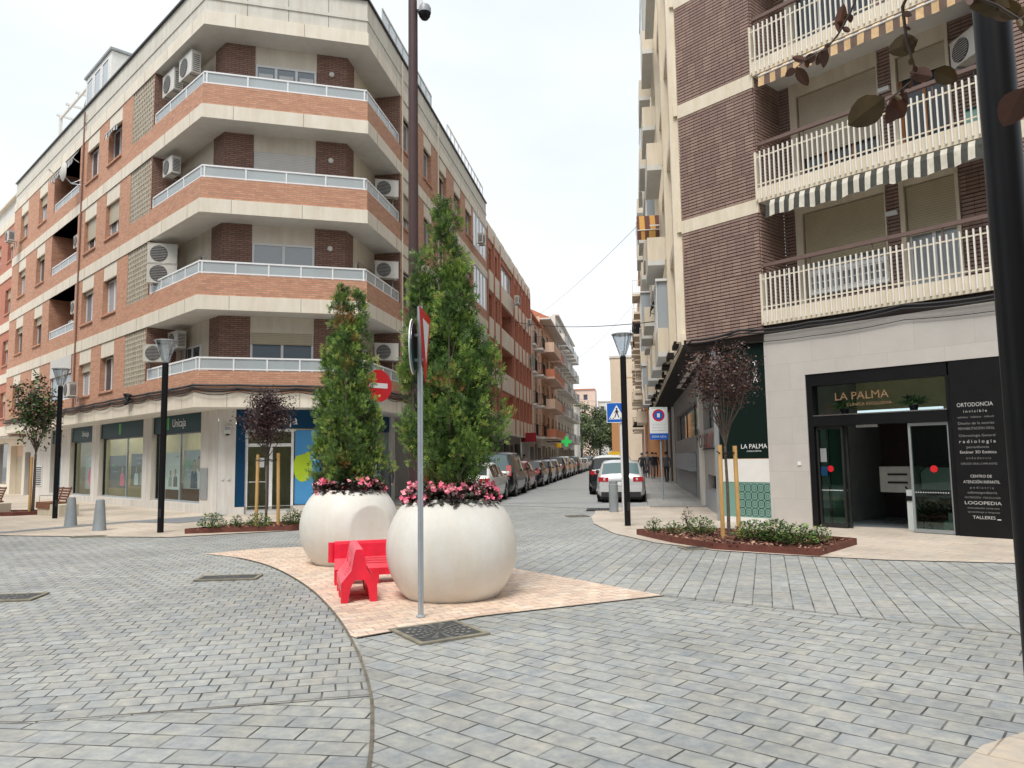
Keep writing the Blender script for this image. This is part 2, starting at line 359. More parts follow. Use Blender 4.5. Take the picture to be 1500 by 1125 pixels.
K['green'] = mat('green_print', (.05, .42, .06), .5); K['posterw'] = mat('white_poster', (.66, .67, .68), .5, var=.06); K['posterk'] = mat('charcoal_poster', (.035, .035, .04), .4, var=.2); K['posterg'] = mat('grey_poster', (.30, .32, .34), .4, var=.35, scale=1.5)
K['pink'] = mat('pink_print', (.80, .10, .22), .5); K['skin'] = mat('skin', (.52, .30, .20), .55, var=.05); K['hair'] = mat('dark_hair', (.02, .014, .01), .6)
K['shopwall'] = mat('shop_interior_wall', (.55, .48, .30), .8); K['shopfloor'] = mat('shop_floor', (.28, .25, .2), .4)
K['tube'] = lamp_mat('ceiling_light', (1, .93, .75), 7.0)
K['bronzetext'] = mat('bronze_letters', (.36, .22, .12), .4, .3); K['plate'] = mat('number_plate', (.75, .75, .72), .4)
K['iron2'] = mat('worn_iron_relief', (.26, .26, .25), .5, .5, var=.2)
K['iron'] = mat('manhole_iron', (.07, .075, .075), .7, .3, var=.35, scale=12, bump=.5, bscale=60)
K['ironframe'] = mat('manhole_frame', (.22, .20, .15), .8, var=.3, scale=8, bump=.3)
K['seam'] = mat('seam_mortar', (.15, .13, .10), .9, var=.35, scale=6, bump=.3)
K['orange'] = mat('orange_timber', (.50, .20, .07), .5, var=.1)
K['copper'] = mat('brown_handrail', (.15, .095, .08), .5, var=.1)
K['aw_green'] = stripes('striped_green_awning', (.62, .58, .49), (.05, .050, .042), .25); K['aw_orange'] = stripes('striped_orange_awning', (.62, .42, .22), (.14, .09, .07), .30); K['aw_gold'] = stripes('striped_gold_awning', (.50, .27, .06), (.11, .035, .025), .4); K['aw_grey'] = stripes('striped_grey_awning', (.6, .6, .58), (.06, .06, .07), .3)
K['terracotta'] = mat('terracotta_paint', (.52, .19, .11), .75, var=.08); K['pinkwall'] = mat('pink_render', (.68, .52, .44), .8, var=.06, stain=.1); K['peach'] = mat('peach_render', (.68, .50, .38), .8, var=.05, stain=.12); K['whitewall'] = mat('white_render', (.68, .67, .64), .8, var=.05, stain=.12); K['beige'] = mat('beige_render', (.74, .62, .49), .85, var=.04, stain=.06); K['ochre'] = mat('ochre_render', (.55, .27, .12), .85, var=.05)  # beige and pink are paled to stand in for distance haze
K['greyrender'] = mat('grey_stone_wall', (.36, .35, .34), .7, var=.06, stain=.15)
K['seagreen'] = glassy('sea_green_panel', (.17, .33, .28), .35); K['darkgreen'] = glassy('dark_green_glass', (.010, .019, .016), .10, spec=.35)
K['chrome'] = mat('bright_steel', (.6, .6, .6), .2, .9); K['neongreen'] = lamp_mat('pharmacy_green', (.03, .45, .09), .4); K['yellow'] = mat('yellow_sign', (.8, .5, .03), .5); K['signdkred'] = mat('dark_red_sign', (.25, .01, .015), .4)
# paving
greys = [(.305, .315, .312), (.345, .355, .35), (.37, .378, .368), (.325, .33, .32), (.365, .362, .345), (.34, .355, .36), (.295, .308, .312)]
pinks = [(.66, .50, .40), (.72, .57, .46), (.62, .46, .37), (.74, .61, .50), (.69, .54, .44)]
K['pv_main'] = brick('grey_pavers', greys, (.055, .052, .048), .30, .185, .010, rot=0, bump=.6, cloud=.2, cscale=9, rough=.6, dist=.012, patches=.12)
def paver(name, cols, head, bw=.30, bh=.185, ms=.0075, mortar=(.05, .05, .048), **k):
    # rows run along compass heading head (deg from +Y); rotate uv so that x' is along the row
    a = 90-head
    kw = dict(jitter=.006, mottle=.10, bump=.6, cloud=.22, cscale=9, rough=.6, dist=.012, patches=.2); kw.update(k)
    return brick(name, cols, mortar, bw, bh, ms, rot=-a, **kw)
K['dimtext'] = mat('faint_panel_lettering', (.22, .22, .22), .6); K['paneltext'] = mat('panel_lettering', (.50, .50, .49), .5)
K['pv_left'] = paver('grey_pavers_left_field', greys, 79, bw=.185, bh=.185, warp=.05)
K['pv_front'] = paver('grey_pavers_front_field', greys, 98, bh=.20)
K['pv_right'] = paver('grey_pavers_right_field', greys, 130, bh=.20, warp=.03)
K['pv_band'] = paver('grey_pavers_band', greys, 18.5, bw=.42, bh=.21)
K['pv_island'] = paver('pink_pavers', pinks, 62, bw=.22, bh=.15, ms=.005, mortar=(.30, .20, .15))
K['pv_walk'] = paver('cream_slabs', [(.55, .47, .39), (.58, .50, .42), (.52, .45, .375)], -45, bw=.60, bh=.40, ms=.006, mortar=(.28, .22, .17), cloud=.08)
K['pv_walkR'] = paver('peach_slabs', [(.55, .475, .405), (.59, .51, .435), (.52, .45, .385)], 139, bw=.60, bh=.40, ms=.006, mortar=(.28, .20, .15), cloud=.08)
K['asphalt'] = mat('worn_asphalt', (.31, .32, .32), .8, var=.12, scale=1.2, bump=.3, bscale=120)
K['pavedband'] = mat('grey_granite_strip', (.20, .21, .225), .6, var=.1, bump=.1)
K['walkgrey'] = paver('grey_sidewalk_tiles', [(.33, .32, .31), (.30, .295, .29), (.35, .34, .325)], 9, bw=.4, bh=.4, ms=.006, mortar=(.16, .15, .14), offset=0, cloud=.1)

# street coordinates (L right of, T along the street axis through the camera)
US = hd(9)
def LT(l, t, z=None):
    x = l*US[1]+t*US[0]; y = -l*US[0]+t*US[1]
    return (x, y) if z is None else (x, y, z)

def text(body, fr, s, z, size, m, name, parent, d=0.0, width=None, align='CENTER', ext=.004, font_shear=0.0, off=None, sx=1.0):
    cu = bpy.data.curves.new(name, 'FONT'); cu.body = body; cu.size = 1; cu.extrude = 0; cu.resolution_u = 3; cu.shear = font_shear
    ob = bpy.data.objects.new(name, cu); COL.objects.link(ob)
    dg = bpy.context.evaluated_depsgraph_get(); me = bpy.data.meshes.new_from_object(ob.evaluated_get(dg))
    xs = [v.co.x for v in me.vertices]
    x0, x1 = min(xs), max(xs)
    k = size; kx = size*sx if width is None else width/(x1-x0)
    cx = {'CENTER': (x0+x1)/2, 'LEFT': x0, 'RIGHT': x1}[align]
    r = fr.read(); o = fr.p(s, z, d)
    par = ROOTLOC.get(parent.name, (0, 0, 0)) if parent else (0, 0, 0)
    for v in me.vertices:
        x = (v.co.x-cx)*kx; y = v.co.y*k
        v.co = (o[0]+r[0]*x+fr.n[0]*ext-par[0], o[1]+r[1]*x+fr.n[1]*ext-par[1], o[2]+y-par[2])
    me.materials.clear(); me.materials.append(m)
    bpy.data.objects.remove(ob); bpy.data.curves.remove(cu)
    o2 = bpy.data.objects.new(name, me); COL.objects.link(o2); o2.parent = parent
    return o2

def wall(mb, fr, s0, s1, z0, z1, holes, m, depth=.25, mrev=None, d=0.0):
    """front skin with rectangular openings and their reveals"""
    S = sorted({s0, s1, *[h[0] for h in holes], *[h[1] for h in holes]}); S = [s for s in S if s0 <= s <= s1]
    Z = sorted({z0, z1, *[h[2] for h in holes], *[h[3] for h in holes]}); Z = [z for z in Z if z0 <= z <= z1]
    fl = (fr.u[0]*fr.n[1]-fr.u[1]*fr.n[0]) > 0
    def q(p):
        mb.face(p[::-1] if fl else p, m)
    for j in range(len(Z)-1):
        zc = (Z[j]+Z[j+1])/2; run = None
        for i in range(len(S)-1):
            sc = (S[i]+S[i+1])/2
            ins = any(h[0] < sc < h[1] and h[2] < zc < h[3] for h in holes)
            if not ins and run is None: run = S[i]
            if ins and run is not None:
                q([fr.p(run, Z[j], d), fr.p(S[i], Z[j], d), fr.p(S[i], Z[j+1], d), fr.p(run, Z[j+1], d)]); run = None
        if run is not None: q([fr.p(run, Z[j], d), fr.p(s1, Z[j], d), fr.p(s1, Z[j+1], d), fr.p(run, Z[j+1], d)])
    mr = mrev or m
    for h in holes:
        a, b, c, e = h[:4]; dp = h[4] if len(h) > 4 else depth
        for quad in ([fr.p(a, c, d), fr.p(a, e, d), fr.p(a, e, d-dp), fr.p(a, c, d-dp)], [fr.p(b, c, d), fr.p(b, c, d-dp), fr.p(b, e, d-dp), fr.p(b, e, d)],
                     [fr.p(a, c, d), fr.p(a, c, d-dp), fr.p(b, c, d-dp), fr.p(b, c, d)], [fr.p(a, e, d), fr.p(b, e, d), fr.p(b, e, d-dp), fr.p(a, e, d-dp)]):
            mb.face(quad, mr)

WPROTO = {}
def window(parent, fr, s, z, w, h, panel=.55, shut=.0, shutm='shutc', glass='glass', sill=True, frame='white', panes=2, panelm='cream', depth=.22, name='window', rootloc=None, sillm='brick'):
    """window part with frame mesh; pane / shutter / lintel panel / sill as sub-parts; s,z = centre bottom of the opening; h full height"""
    key = (round(w, 2), round(h, 2), panel, shut, shutm, glass, sill, frame, panes, panelm, depth, name, sillm)
    rl = ROOTLOC.get(parent.name, (0, 0, 0)); p = fr.p(s, z, 0); loc = (p[0]-rl[0], p[1]-rl[1], p[2]-rl[2]); rot = fr.rot()
    if key in WPROTO:
        return copy_tree(WPROTO[key], loc, rot, parent=parent)
    a = w/2; ho = h-panel; y = depth; fm = K[frame]; t = .055
    m = MB()
    m.bx(-a+.001, -a+t, y-.03, y+.03, 0.002, ho, fm).bx(a-t, a-.001, y-.03, y+.03, 0.002, ho, fm).bx(-a+t, a-t, y-.03, y+.03, .002, t, fm).bx(-a+t, a-t, y-.03, y+.03, ho-t, ho, fm)
    for i in range(1, panes):
        x = -a+w*i/panes; m.bx(x-.035, x+.035, y-.035, y+.025, t, ho-t, fm)
    o = m.build(name, parent, world=False, loc=loc, rot=rot)
    g = MB(); g.bx(-a+t, a-t, y-.004, y+.006, t, ho-t, K[glass]); g.build('pane', o, world=False)
    if shut > 0:
        g = MB(); g.bx(-a+.02, a-.02, y-.10, y-.075, ho*(1-shut), ho-.003, K[shutm]); g.build('shutter', o, world=False)
    if panel > 0:
        g = MB(); g.bx(-a+.004, a-.004, .012, .10, ho, h-.004, K[panelm]); g.build('lintel_panel', o, world=False)
    if sill:
        g = MB(); g.bx(-a-.06, a+.06, -.06, .12, -.07, -.004, K[sillm] if sillm in K else K['cream']); g.build('sill', o, world=False)
    WPROTO[key] = o
    return o
# ------------------------------------------------------------------ left corner building
uL, uC, uS = hd(-45), hd(74), hd(9)
A = (-9.42, 22.2); B = (A[0]+uC[0]*5.02, A[1]+uC[1]*5.02)
nL = (-math.cos(rad(45)), -math.cos(rad(45))); nC = (uC[1], -uC[0]); nS = (uS[1], -uS[0])
FL = Frame(A, uL, nL); FC = Frame(A, uC, nC); FS = Frame(B, uS, nS)
LEN_L, LEN_S = 24.6, 20.5
EL = FL.p(LEN_L, 0)[:2]; ES = FS.p(LEN_S, 0)[:2]
PATH = [EL, A, B, ES]
lb = thing('apartment_building', 'terracotta brick corner apartment building with wraparound glass railed balconies above a bank', 'apartment building', (A[0], A[1], 0), wparts=True)
LV = [3.27, 6.22, 9.22, 12.22]; TOP = 15.24
def sub(path, s0L, s1S):
    return [FL.p(s0L, 0)[:2], A, B, FS.p(s1S, 0)[:2]]
# slab bands / soffits
for i, b in enumerate(LV+[TOP]):
    m = MB(); h = .44
    inner = [FL.p(LEN_L, 0, -1.6)[:2]]
    # mitred inner points
    def inner_pts(d):
        c1 = FL.p(.59*d, 0, -d)[:2]; c2 = FC.p(5.02-.63*d, 0, -d)[:2]
        return [FL.p(LEN_L, 0, -d)[:2], c1, c2, FS.p(LEN_S, 0, -d)[:2]]
    q = inner_pts(2.2)
    e = .025
    o = [FL.p(LEN_L, 0, e)[:2], (A[0]+(nL[0]+nC[0])*e/1.45, A[1]+(nL[1]+nC[1])*e/1.45), (B[0]+(nC[0]+nS[0])*e/1.45, B[1]+(nC[1]+nS[1])*e/1.45), FS.p(LEN_S, 0, e)[:2]]
    for k in range(3):
        a0, a1, b1, b0 = o[k], o[k+1], q[k+1], q[k]
        m.face([(*a0, b), (*a0, b+h), (*a1, b+h), (*a1, b)], K['cream'])
        m.face([(*a0, b), (*a1, b), (*b1, b), (*b0, b)], K['soffit'])
        m.face([(*a0, b+h), (*b0, b+h), (*b1, b+h), (*a1, b+h)], K['cream'])
    # fine vertical panel joints on the band
    for fr, ln in ((FL, LEN_L), (FC, 5.02), (FS, LEN_S)):
        s = .9
        while s < ln-.2:
            m.box(fr, s-.006, s+.006, b+.01, b+h-.01, e-.01, e+.003, K['seam']); s += 2.1
    m.build('slab_band', lb)
# outer brick skin on both side facades
LWIN = [(7.45, 9.0), (10.2, 11.75), (17.95, 19.45), (21.6, 23.1)]
SWIN = [(3.65, 5.05), (6.7, 7.95), (9.3, 10.6), (12.1, 13.5), (14.65, 16.2)]
m = MB()
for i, b in enumerate(LV):
    nb = (LV+[TOP])[i+1]; z0 = b+.44
    holes = [(a, c, b+1.07, nb, .26) for a, c in LWIN]
    holes.append((4.2, 6.3, b+1.05, nb, .3))
    if i > 0: holes.append((12.75, 16.75, b+1.05, nb, 1.2))
    else: holes.append((12.75, 16.0, b+1.1, nb, .15))
    wall(m, FL, 4.15, LEN_L, z0, nb, holes, K['brick'])
    sh = [(a, c, b+1.07, nb, .26) for a, c in SWIN]+[(16.6, 20.2, b+1.0, nb, .12)]
    wall(m, FS, 3.5, LEN_S, z0, nb, sh, K['brick'])
    # far end walls
wall(m, Frame(FS.p(LEN_S, 0)[:2], (-nS[0], -nS[1]), uS), 0, 10, 3.3, TOP, [], K['brick'])
m.build('wall', lb)
# return walls and recessed corner wall
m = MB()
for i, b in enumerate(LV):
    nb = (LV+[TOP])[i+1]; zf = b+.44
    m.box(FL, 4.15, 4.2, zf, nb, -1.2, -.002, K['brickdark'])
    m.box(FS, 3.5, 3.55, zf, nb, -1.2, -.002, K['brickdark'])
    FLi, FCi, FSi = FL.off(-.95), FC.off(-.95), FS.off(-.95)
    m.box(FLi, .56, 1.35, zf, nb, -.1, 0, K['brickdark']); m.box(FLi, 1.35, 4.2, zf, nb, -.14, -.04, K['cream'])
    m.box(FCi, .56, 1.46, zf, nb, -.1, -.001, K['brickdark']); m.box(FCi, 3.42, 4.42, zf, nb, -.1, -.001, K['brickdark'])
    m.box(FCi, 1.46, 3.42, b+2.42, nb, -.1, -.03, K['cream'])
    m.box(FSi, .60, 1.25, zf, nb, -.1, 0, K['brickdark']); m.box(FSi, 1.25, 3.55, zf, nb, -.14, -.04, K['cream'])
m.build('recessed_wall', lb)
# balcony parapets, brick
for i, b in enumerate(LV):
    m = MB(); m.band(sub(PATH, 4.15, 3.5), -.14, 0, b+.44, b+1.10, K['brick']); m.build('balcony_parapet', lb)
# railings: white posts and rails, frosted panels
def railing(pts_frames, b, parent, z0, z1, step, rm='white'):
    m = MB(); g = MB()
    path = sub(PATH, 4.1, 3.45)
    m.band(path, -.09, -.04, z1-.05, z1, K[rm]); m.band(path, -.085, -.045, z0+.03, z0+.07, K[rm])
    for fr, s0, s1 in ((FL, .1, 4.1), (FC, .1, 4.92), (FS, .1, 3.45)):
        n = max(2, round((s1-s0)/step))
        for k in range(n+1):
            s = s0+(s1-s0)*k/n; m.box(fr, s-.022, s+.022, z0-.002, z1-.052, -.087, -.043, K[rm])
    g.band(path, -.070, -.062, z0+.072, z1-.055, K['frost'])
    o = m.build('balcony_railing', parent); g.build('glass_panel', o, world=False) if False else None
    gg = g.build('railing_glass', parent)
for i, b in enumerate(LV):
    railing(None, b, lb, b+1.10, b+1.52, [.95, .95, 1.3, 1.3][i])
# chamfer balcony doors (one per floor, all different)
FCi = FC.off(-.98)
def big_door(b, kind):
    p = FCi.p(2.44, b+.44); rl = ROOTLOC[lb.name]; w = 1.94; h = 1.98
    loc = (p[0]-rl[0], p[1]-rl[1], p[2]); rot = FCi.rot()
    m = MB(); n = 3 if kind == 3 else 2; fm = K['white']
    m.bx(-w/2, -w/2+.07, 0, .08, 0, h, fm).bx(w/2-.07, w/2, 0, .08, 0, h, fm).bx(-w/2+.07, w/2-.07, 0, .08, h-.07, h, fm).bx(-w/2+.07, w/2-.07, 0, .08, 0, .07, fm)
    for k in range(1, n):
        x = -w/2+w*k/n; m.bx(x-.04, x+.04, -.01, .07, .07, h-.07, fm)
    o = m.build('balcony_door', lb, world=False, loc=loc, rot=rot)
    g = MB(); g.bx(-w/2+.07, w/2-.07, .035, .045, .07, h-.07, K[{0: 'glassmid', 1: 'glasslight', 2: 'glass', 3: 'glassmid'}[kind]]); g.build('pane', o, world=False)
    if kind in (0, 2):
        c = .35 if kind == 0 else 1.25
        g = MB(); g.bx(-w/2+.03, w/2-.03, -.035, -.012, h-c, h+.02, K['shutc' if kind == 0 else 'shutw']); g.build('shutter', o, world=False)
    if kind == 3:
        g = MB()
        for k in range(n): g.bx(-w/2+w*k/n+.10, -w/2+w*(k+1)/n-.10, .025, .034, 1.0, h-.28, K['posterw'])
        g.build('curtain', o, world=False)
for i, b in enumerate(LV): big_door(b, i)
# small windows in the recessed loggia walls
for i, b in enumerate(LV):
    for fr, s in ((FLi, 2.6), (FSi, 2.2)):
        window(lb, fr.off(-.005), s, b+1.2, 1.3, 1.0, 0, .4 if i % 2 else 0, 'shutc', 'glass', sill=False, depth=.0)
# round wall lamps
for i, b in enumerate(LV[1:]):
    m = MB(); p = FC.p(3.9, b+2.35, -.95)
    m.lathe([(0, -.09), (.05, -.09), (.085, -.06), (.09, -.02), (.07, 0)], (0, 0, 0), K['whitepaint'], 14, 'y')
    rl = ROOTLOC[lb.name]
    m.build('wall_lamp', lb, world=False, loc=(p[0]-rl[0], p[1]-rl[1], p[2]), rot=FC.rot())
# side facade windows
for i, b in enumerate(LV):
    nb = (LV+[TOP])[i+1]; h = nb-b-1.07
    for j, (a, c) in enumerate(LWIN):
        sh = [[0, .25, .3, 0], [0, .1, .25, .2], [.55, .6, .1, .2], [.0, 0, .3, .4]][i][j]
        window(lb, FL, (a+c)/2, b+1.07, c-a-.02, h, .56, sh, 'shutc', ['glass', 'glasslight', 'glassmid', 'glass'][(i+j) % 4])
    for j, (a, c) in enumerate(SWIN):
        sh = [[.3, 0, .2, 0, .3], [0, .4, .2, 0, 0], [.6, .0, .2, .3, 0], [0, 0, .15, 0, .0]][i][j]
        window(lb, FS, (a+c)/2, b+1.07, c-a-.02, h, .56, sh, 'shutc', ['glassmid', 'glass', 'glasslight', 'glassmid'][(i+j) % 4])
    # enclosed galleries at the end of the street facade
    window(lb, FS, 18.4, b+1.0, 3.58, h+.07, .0, 0, 'shutc', 'glasslight', panes=4, depth=.03, sill=False)
window(lb, FL, 14.37, LV[0]+1.1, 3.23, LV[1]-LV[0]-1.1, .0, .42, 'shutw', 'glassmid', panes=3, depth=.07, sill=False)
# loggias of the left facade
for i, b in enumerate(LV):
    if i == 0: continue
    m = MB(); nb = (LV+[TOP])[i+1]
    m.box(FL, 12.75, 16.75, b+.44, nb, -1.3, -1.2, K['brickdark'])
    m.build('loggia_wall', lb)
    window(lb, FL.off(-1.17), 14.2, b+.5, 1.5, 1.95, 0, .3, 'shutc', 'glass', sill=False, depth=0)
    m = MB(); z0, z1 = b+1.06, b+1.45
    m.box(FL, 12.78, 16.72, z1-.05, z1, -.09, -.04, K['white']).box(FL, 12.78, 16.72, z0+.02, z0+.06, -.09, -.04, K['white'])
    for s in (12.8, 14.1, 15.4, 16.7): m.box(FL, s-.02, s+.02, z0, z1-.05, -.085, -.045, K['white'])
    m.box(FL, 12.8, 16.7, z0+.06, z1-.05, -.07, -.06, K['frost'])
    m.build('loggia_railing', lb)
# concrete lattice screens
for i, b in enumerate(LV):
    nb = (LV+[TOP])[i+1]; z0, z1 = b+1.05, nb; s0, s1 = 4.2, 6.3
    m = MB(); m.box(FL, s0, s1, z0, z1, -.29, -.26, K['dark'])
    ns, nz = 12, 11; ds, dz = (s1-s0)/ns, (z1-z0)/nz
    for k in range(ns+1): m.box(FL, max(s0, s0+k*ds-.026), min(s1, s0+k*ds+.026), z0, z1, -.11, -.012, K['lattice'])
    for k in range(nz+1): m.box(FL, s0, s1, max(z0, z0+k*dz-.026), min(z1, z0+k*dz+.026), -.105, -.022, K['lattice'])
    for k in range(ns):
        for l in range(nz):
            if (k+l) % 2: m.box(FL, s0+k*ds+.03, s0+k*ds+ds*.62, z0+l*dz+.03, z0+l*dz+dz*.6, -.10, -.03, K['lattice'])
    m.build('lattice_screen', lb)
# roof parapet
m = MB(); m.band(PATH, -.2, -.03, TOP+.44, 16.82, K['concrete']); m.band(PATH, -.24, .05, 16.82, 16.88, K['darkmetal'])
for fr, ln in ((FC, 5.02),):
    for s in (1.25, 2.5, 3.75): m.box(fr, s-.008, s+.008, TOP+.46, 16.8, -.03, -.026, K['seam'])
m.build('roof_parapet', lb)
m = MB(); m.prism([EL, A, B, ES, FS.p(LEN_S, 0, -11)[:2], FL.p(LEN_L, 0, -11)[:2]] if False else [EL, A, B, ES], 16.1, 16.2, K['concrete']); m.build('roof', lb)
m = MB(); m.prism(inner_pts(2.3), 3.75, 16.05, K['dark']); m.build('leak_block', lb)  # unseen dark fill added inside the hollow building to block light leaks
m = MB(); m.box(FL, 20.2, 24.55, 0, 3.3, -6, -1.45, K['dark']); m.build('leak_block', lb)  # unseen dark box added behind the shop wall to block the leak
# drain pipes
for fr, s, r in ((FL, 12.2, .035), (FS, 3.62, .03), (FS, 8.9, .03)):
    m = MB(); m.tube([fr.p(s, 3.9, .05), fr.p(s, 16.6, .05)], r, K['brickdark'] if fr is FL else K['cream'], 8); m.build('drain_pipe', lb)
# roof fence on the street side
m = MB()
for s0, s1 in ((1.9, 8.6), (11.5, 20.3)):
    n = int((s1-s0)/.75)
    for k in range(n+1):
        s = s0+(s1-s0)*k/n; m.box(FS, s-.02, s+.02, 16.88, 17.75, -.2, -.16, K['galv'])
    m.box(FS, s0, s1, 17.72, 17.78, -.21, -.15, K['whitepaint']).box(FS, s0, s1, 17.25, 17.29, -.2, -.16, K['whitepaint'])
    if s0 < 5: m.box(FS, s0, s1, 17.0, 17.72, -.19, -.175, K['frost'])
m.build('roof_fence', lb)
# rooftop glazed room and pergola frame
m = MB(); rm_ = K['whitepaint']
m.box(FL, 10.1, 13.5, 16.2, 18.65, -1.5, -.3, rm_); m.box(FL, 10.0, 13.6, 18.66, 18.76, -1.7, -.22, K['grey'])
m.build('rooftop_room', lb)
for s in (10.75, 11.8, 12.85): window(lb, FL.off(-.29), s, 17.1, .85, 1.35, 0, 0, 'shutc', 'glasslight', sill=False, depth=0, panes=1)
m = MB(); pm = K['whitepaint']
for s, d in ((14.4, -.7), (14.4, -3.0), (19.2, -.7), (19.2, -3.0)): m.box(FL, s-.07, s+.07, 16.2, 18.9, d-.07, d+.07, pm)
for d in (-.7, -3.0): m.box(FL, 14.2, 19.4, 18.9, 19.02, d-.05, d+.05, pm)
for s in (14.4, 16.0, 17.6, 19.2): m.box(FL, s-.04, s+.04, 19.03, 19.13, -3.2, -.5, pm)
m.tube([FL.p(14.4, 18.9, -.7), FL.p(16.0, 17.4, -.7)], .04, pm, 6)
m.build('rooftop_pergola', lb)
# ---- ground floor
G1 = FL.off(-1.0); G2 = FC.off(-1.0); G3 = FS.off(-1.0)
wallz = 3.29
m = MB(); holesL = [(1.9, 6.2, .30, wallz, .35), (7.08, 12.15, .28, wallz, .35), (13.15, 16.3, .25, wallz, .35), (17.72, 19.55, .25, wallz, .3), (23.4, 24.5, .02, 2.3, .3)]
wall(m, G1, .59, LEN_L, -.05, wallz, holesL, K['stone'])
wall(m, G2, .59, 1.10, -.05, wallz, [], K['stone']); wall(m, G2, 1.10, 4.39, -.05, .24, [(1.38, 2.84, -.04, .24, .2)], K['stone'])
for s in (1.75, 3.85, 5.02-.66): pass
gh = [(.9, 5.55, .28, wallz, .3), (6.0, 8.0, .0, wallz, 1.3), (8.6, 13.0, .5, 3.0, .4), (13.8, 19.6, .3, 3.0, .4)]
wall(m, G3, .63, LEN_S, -.05, wallz, gh, K['stone'])
for s in (.59, 6.6, 12.6): m.box(G1, s+.0, s+.006, .1, 3.2, 0, .002, K['seam'])
m.build('shopfront_wall', lb)
def shop_window(fr, s0, s1, z0, z1, mull, fz, fascia='teal', glass='clear'):
    m = MB(); fm = K['grey']
    m.box(fr, s0, s1, z0, z0+.06, -.26, -.18, K['galv']).box(fr, s0, s0+.05, z0+.06, fz, -.26, -.18, K['darkmetal']).box(fr, s1-.05, s1, z0+.06, fz, -.26, -.18, K['darkmetal'])
    for x in mull: m.box(fr, x-.03, x+.03, z0+.06, fz, -.25, -.19, K['galv'])
    m.box(fr, s0+.05, s1-.05, fz-.05, fz, -.26, -.18, K['darkmetal'])
    o = m.build('shop_window', lb)
    g = MB(); g.box(fr, s0+.05, s1-.05, z0+.06, fz-.05, -.226, -.218, K[glass]); x = g.build('pane', o, world=False); shift(x)
    g = MB(); g.box(fr, s0+.002, s1-.002, fz+.005, z1-.005, -.30, -.06, K[fascia]); x = g.build('fascia', o, world=False); shift(x)
    return o
def shift(x):
    rl = ROOTLOC[lb.name]
    for v in x.data.vertices: v.co = (v.co.x-rl[0], v.co.y-rl[1], v.co.z-rl[2])
w1 = shop_window(G1, 1.9, 6.2, .30, wallz, [4.05], 2.66)
w2 = shop_window(G1, 7.08, 12.15, .28, wallz, [9.35], 2.66)
w3 = shop_window(G1, 13.15, 16.3, .25, wallz, [], 2.62)
w4 = shop_window(G1, 17.72, 19.55, .25, wallz, [], 2.62)
text('Unicaja', G1, 3.85, 2.86, .40, K['signwhite'], 'fascia_lettering', lb, d=-.055)
text('Unicaja', G1, 14.3, 2.84, .34, K['signwhite'], 'fascia_lettering', lb, d=-.055)
for fr, s, z in ((G1, 4.75, 2.78), (G1, 9.7, 2.78)):
    m = MB(); m.box(fr, s, s+.1, z, z+.42, -.06, -.052, K['green']).box(fr, s+.14, s+.24, z, z+.42, -.06, -.052, K['green']); m.build('green_emblem', lb)
# corner entrance
m = MB(); m.box(G2, 1.10, 1.38, .0, 2.66, -.3, -.02, K['blue']).box(G2, 1.10, 4.36, 2.67, wallz-.005, -.3, -.03, K['blue']); m.build('entrance_panel', lb)
text('Unicaja', G2, 2.35, 2.80, .42, K['signwhite'], 'fascia_lettering', lb, d=-.026)
m = MB(); f = K['white']
m.box(G2, 1.38, 1.46, .0, 2.66, -.2, -.1, f).box(G2, 2.76, 2.84, 0, 2.66, -.2, -.1, f).box(G2, 1.46, 2.76, 2.10, 2.20, -.2, -.1, f).box(G2, 1.46, 2.76, 2.58, 2.66, -.2, -.1, f).box(G2, 2.10, 2.20, .02, 2.10, -.2, -.1, f)
m.box(G2, 1.46, 2.10, .02, .14, -.2, -.1, f).box(G2, 2.2, 2.76, .02, .14, -.2, -.1, f)
dr = m.build('entrance_door', lb)
g = MB(); g.box(G2, 1.46, 2.76, .14, 2.58, -.155, -.145, K['clear']); x = g.build('pane', dr, world=False); shift(x)
g = MB(); g.tube([G2.p(2.0, .8, -.06), G2.p(2.0, 1.5, -.06)], .015, K['chrome'], 8).tube([G2.p(1.5, 1.0, -.06), G2.p(2.05, 1.0, -.06)], .013, K['chrome'], 8); x = g.build('handle', dr, world=False); shift(x)
g = MB(); g.box(G2, 1.7, 1.95, 1.45, 1.75, -.143, -.138, K['posterw']); x = g.build('notice', dr, world=False); shift(x)
m = MB(); m.box(G2, 2.88, 4.34, .26, 2.62, -.16, -.12, K['skyblue'])
o = m.build('poster_window', lb)
g = MB(); cx, cz = 3.12, 1.45
pts = [G2.p(cx+.30*math.cos(t*math.pi/12)*(1 if t % 2 else .93)+(.2 if 3 < t < 9 else 0), cz+.48*math.sin(t*math.pi/12), -.115) for t in range(24)]
g.face(pts, K['lime']); x = g.build('lime_print', o, world=False); shift(x)
def bust(mb, fr, s, z, k, d, coat, top='skin'):
    """printed half-length figure"""
    def el(cx, cz, rx, rz, m_, dd): mb.face([fr.p(cx+rx*math.cos(t*math.pi/10), cz+rz*math.sin(t*math.pi/10), dd) for t in range(20)], K[m_])
    mb.face([fr.p(s+a*k, z+b*k, d) for a, b in ((-.34, 0), (.34, 0), (.31, .5), (.22, .66), (-.22, .66), (-.31, .5))], K[coat])
    el(s, z+.92*k, .15*k, .20*k, 'hair', d+.001); el(s, z+.88*k, .125*k, .17*k, 'skin', d+.002)
    mb.face([fr.p(s+a*k, z+b*k, d+.0015) for a, b in ((-.06, .58), (.06, .58), (.07, .76), (-.07, .76))], K['skin'])
g = MB(); bust(g, G2, 3.85, .5, 1.15, -.115, 'posterk'); x = g.build('printed_figure', o, world=False); shift(x)
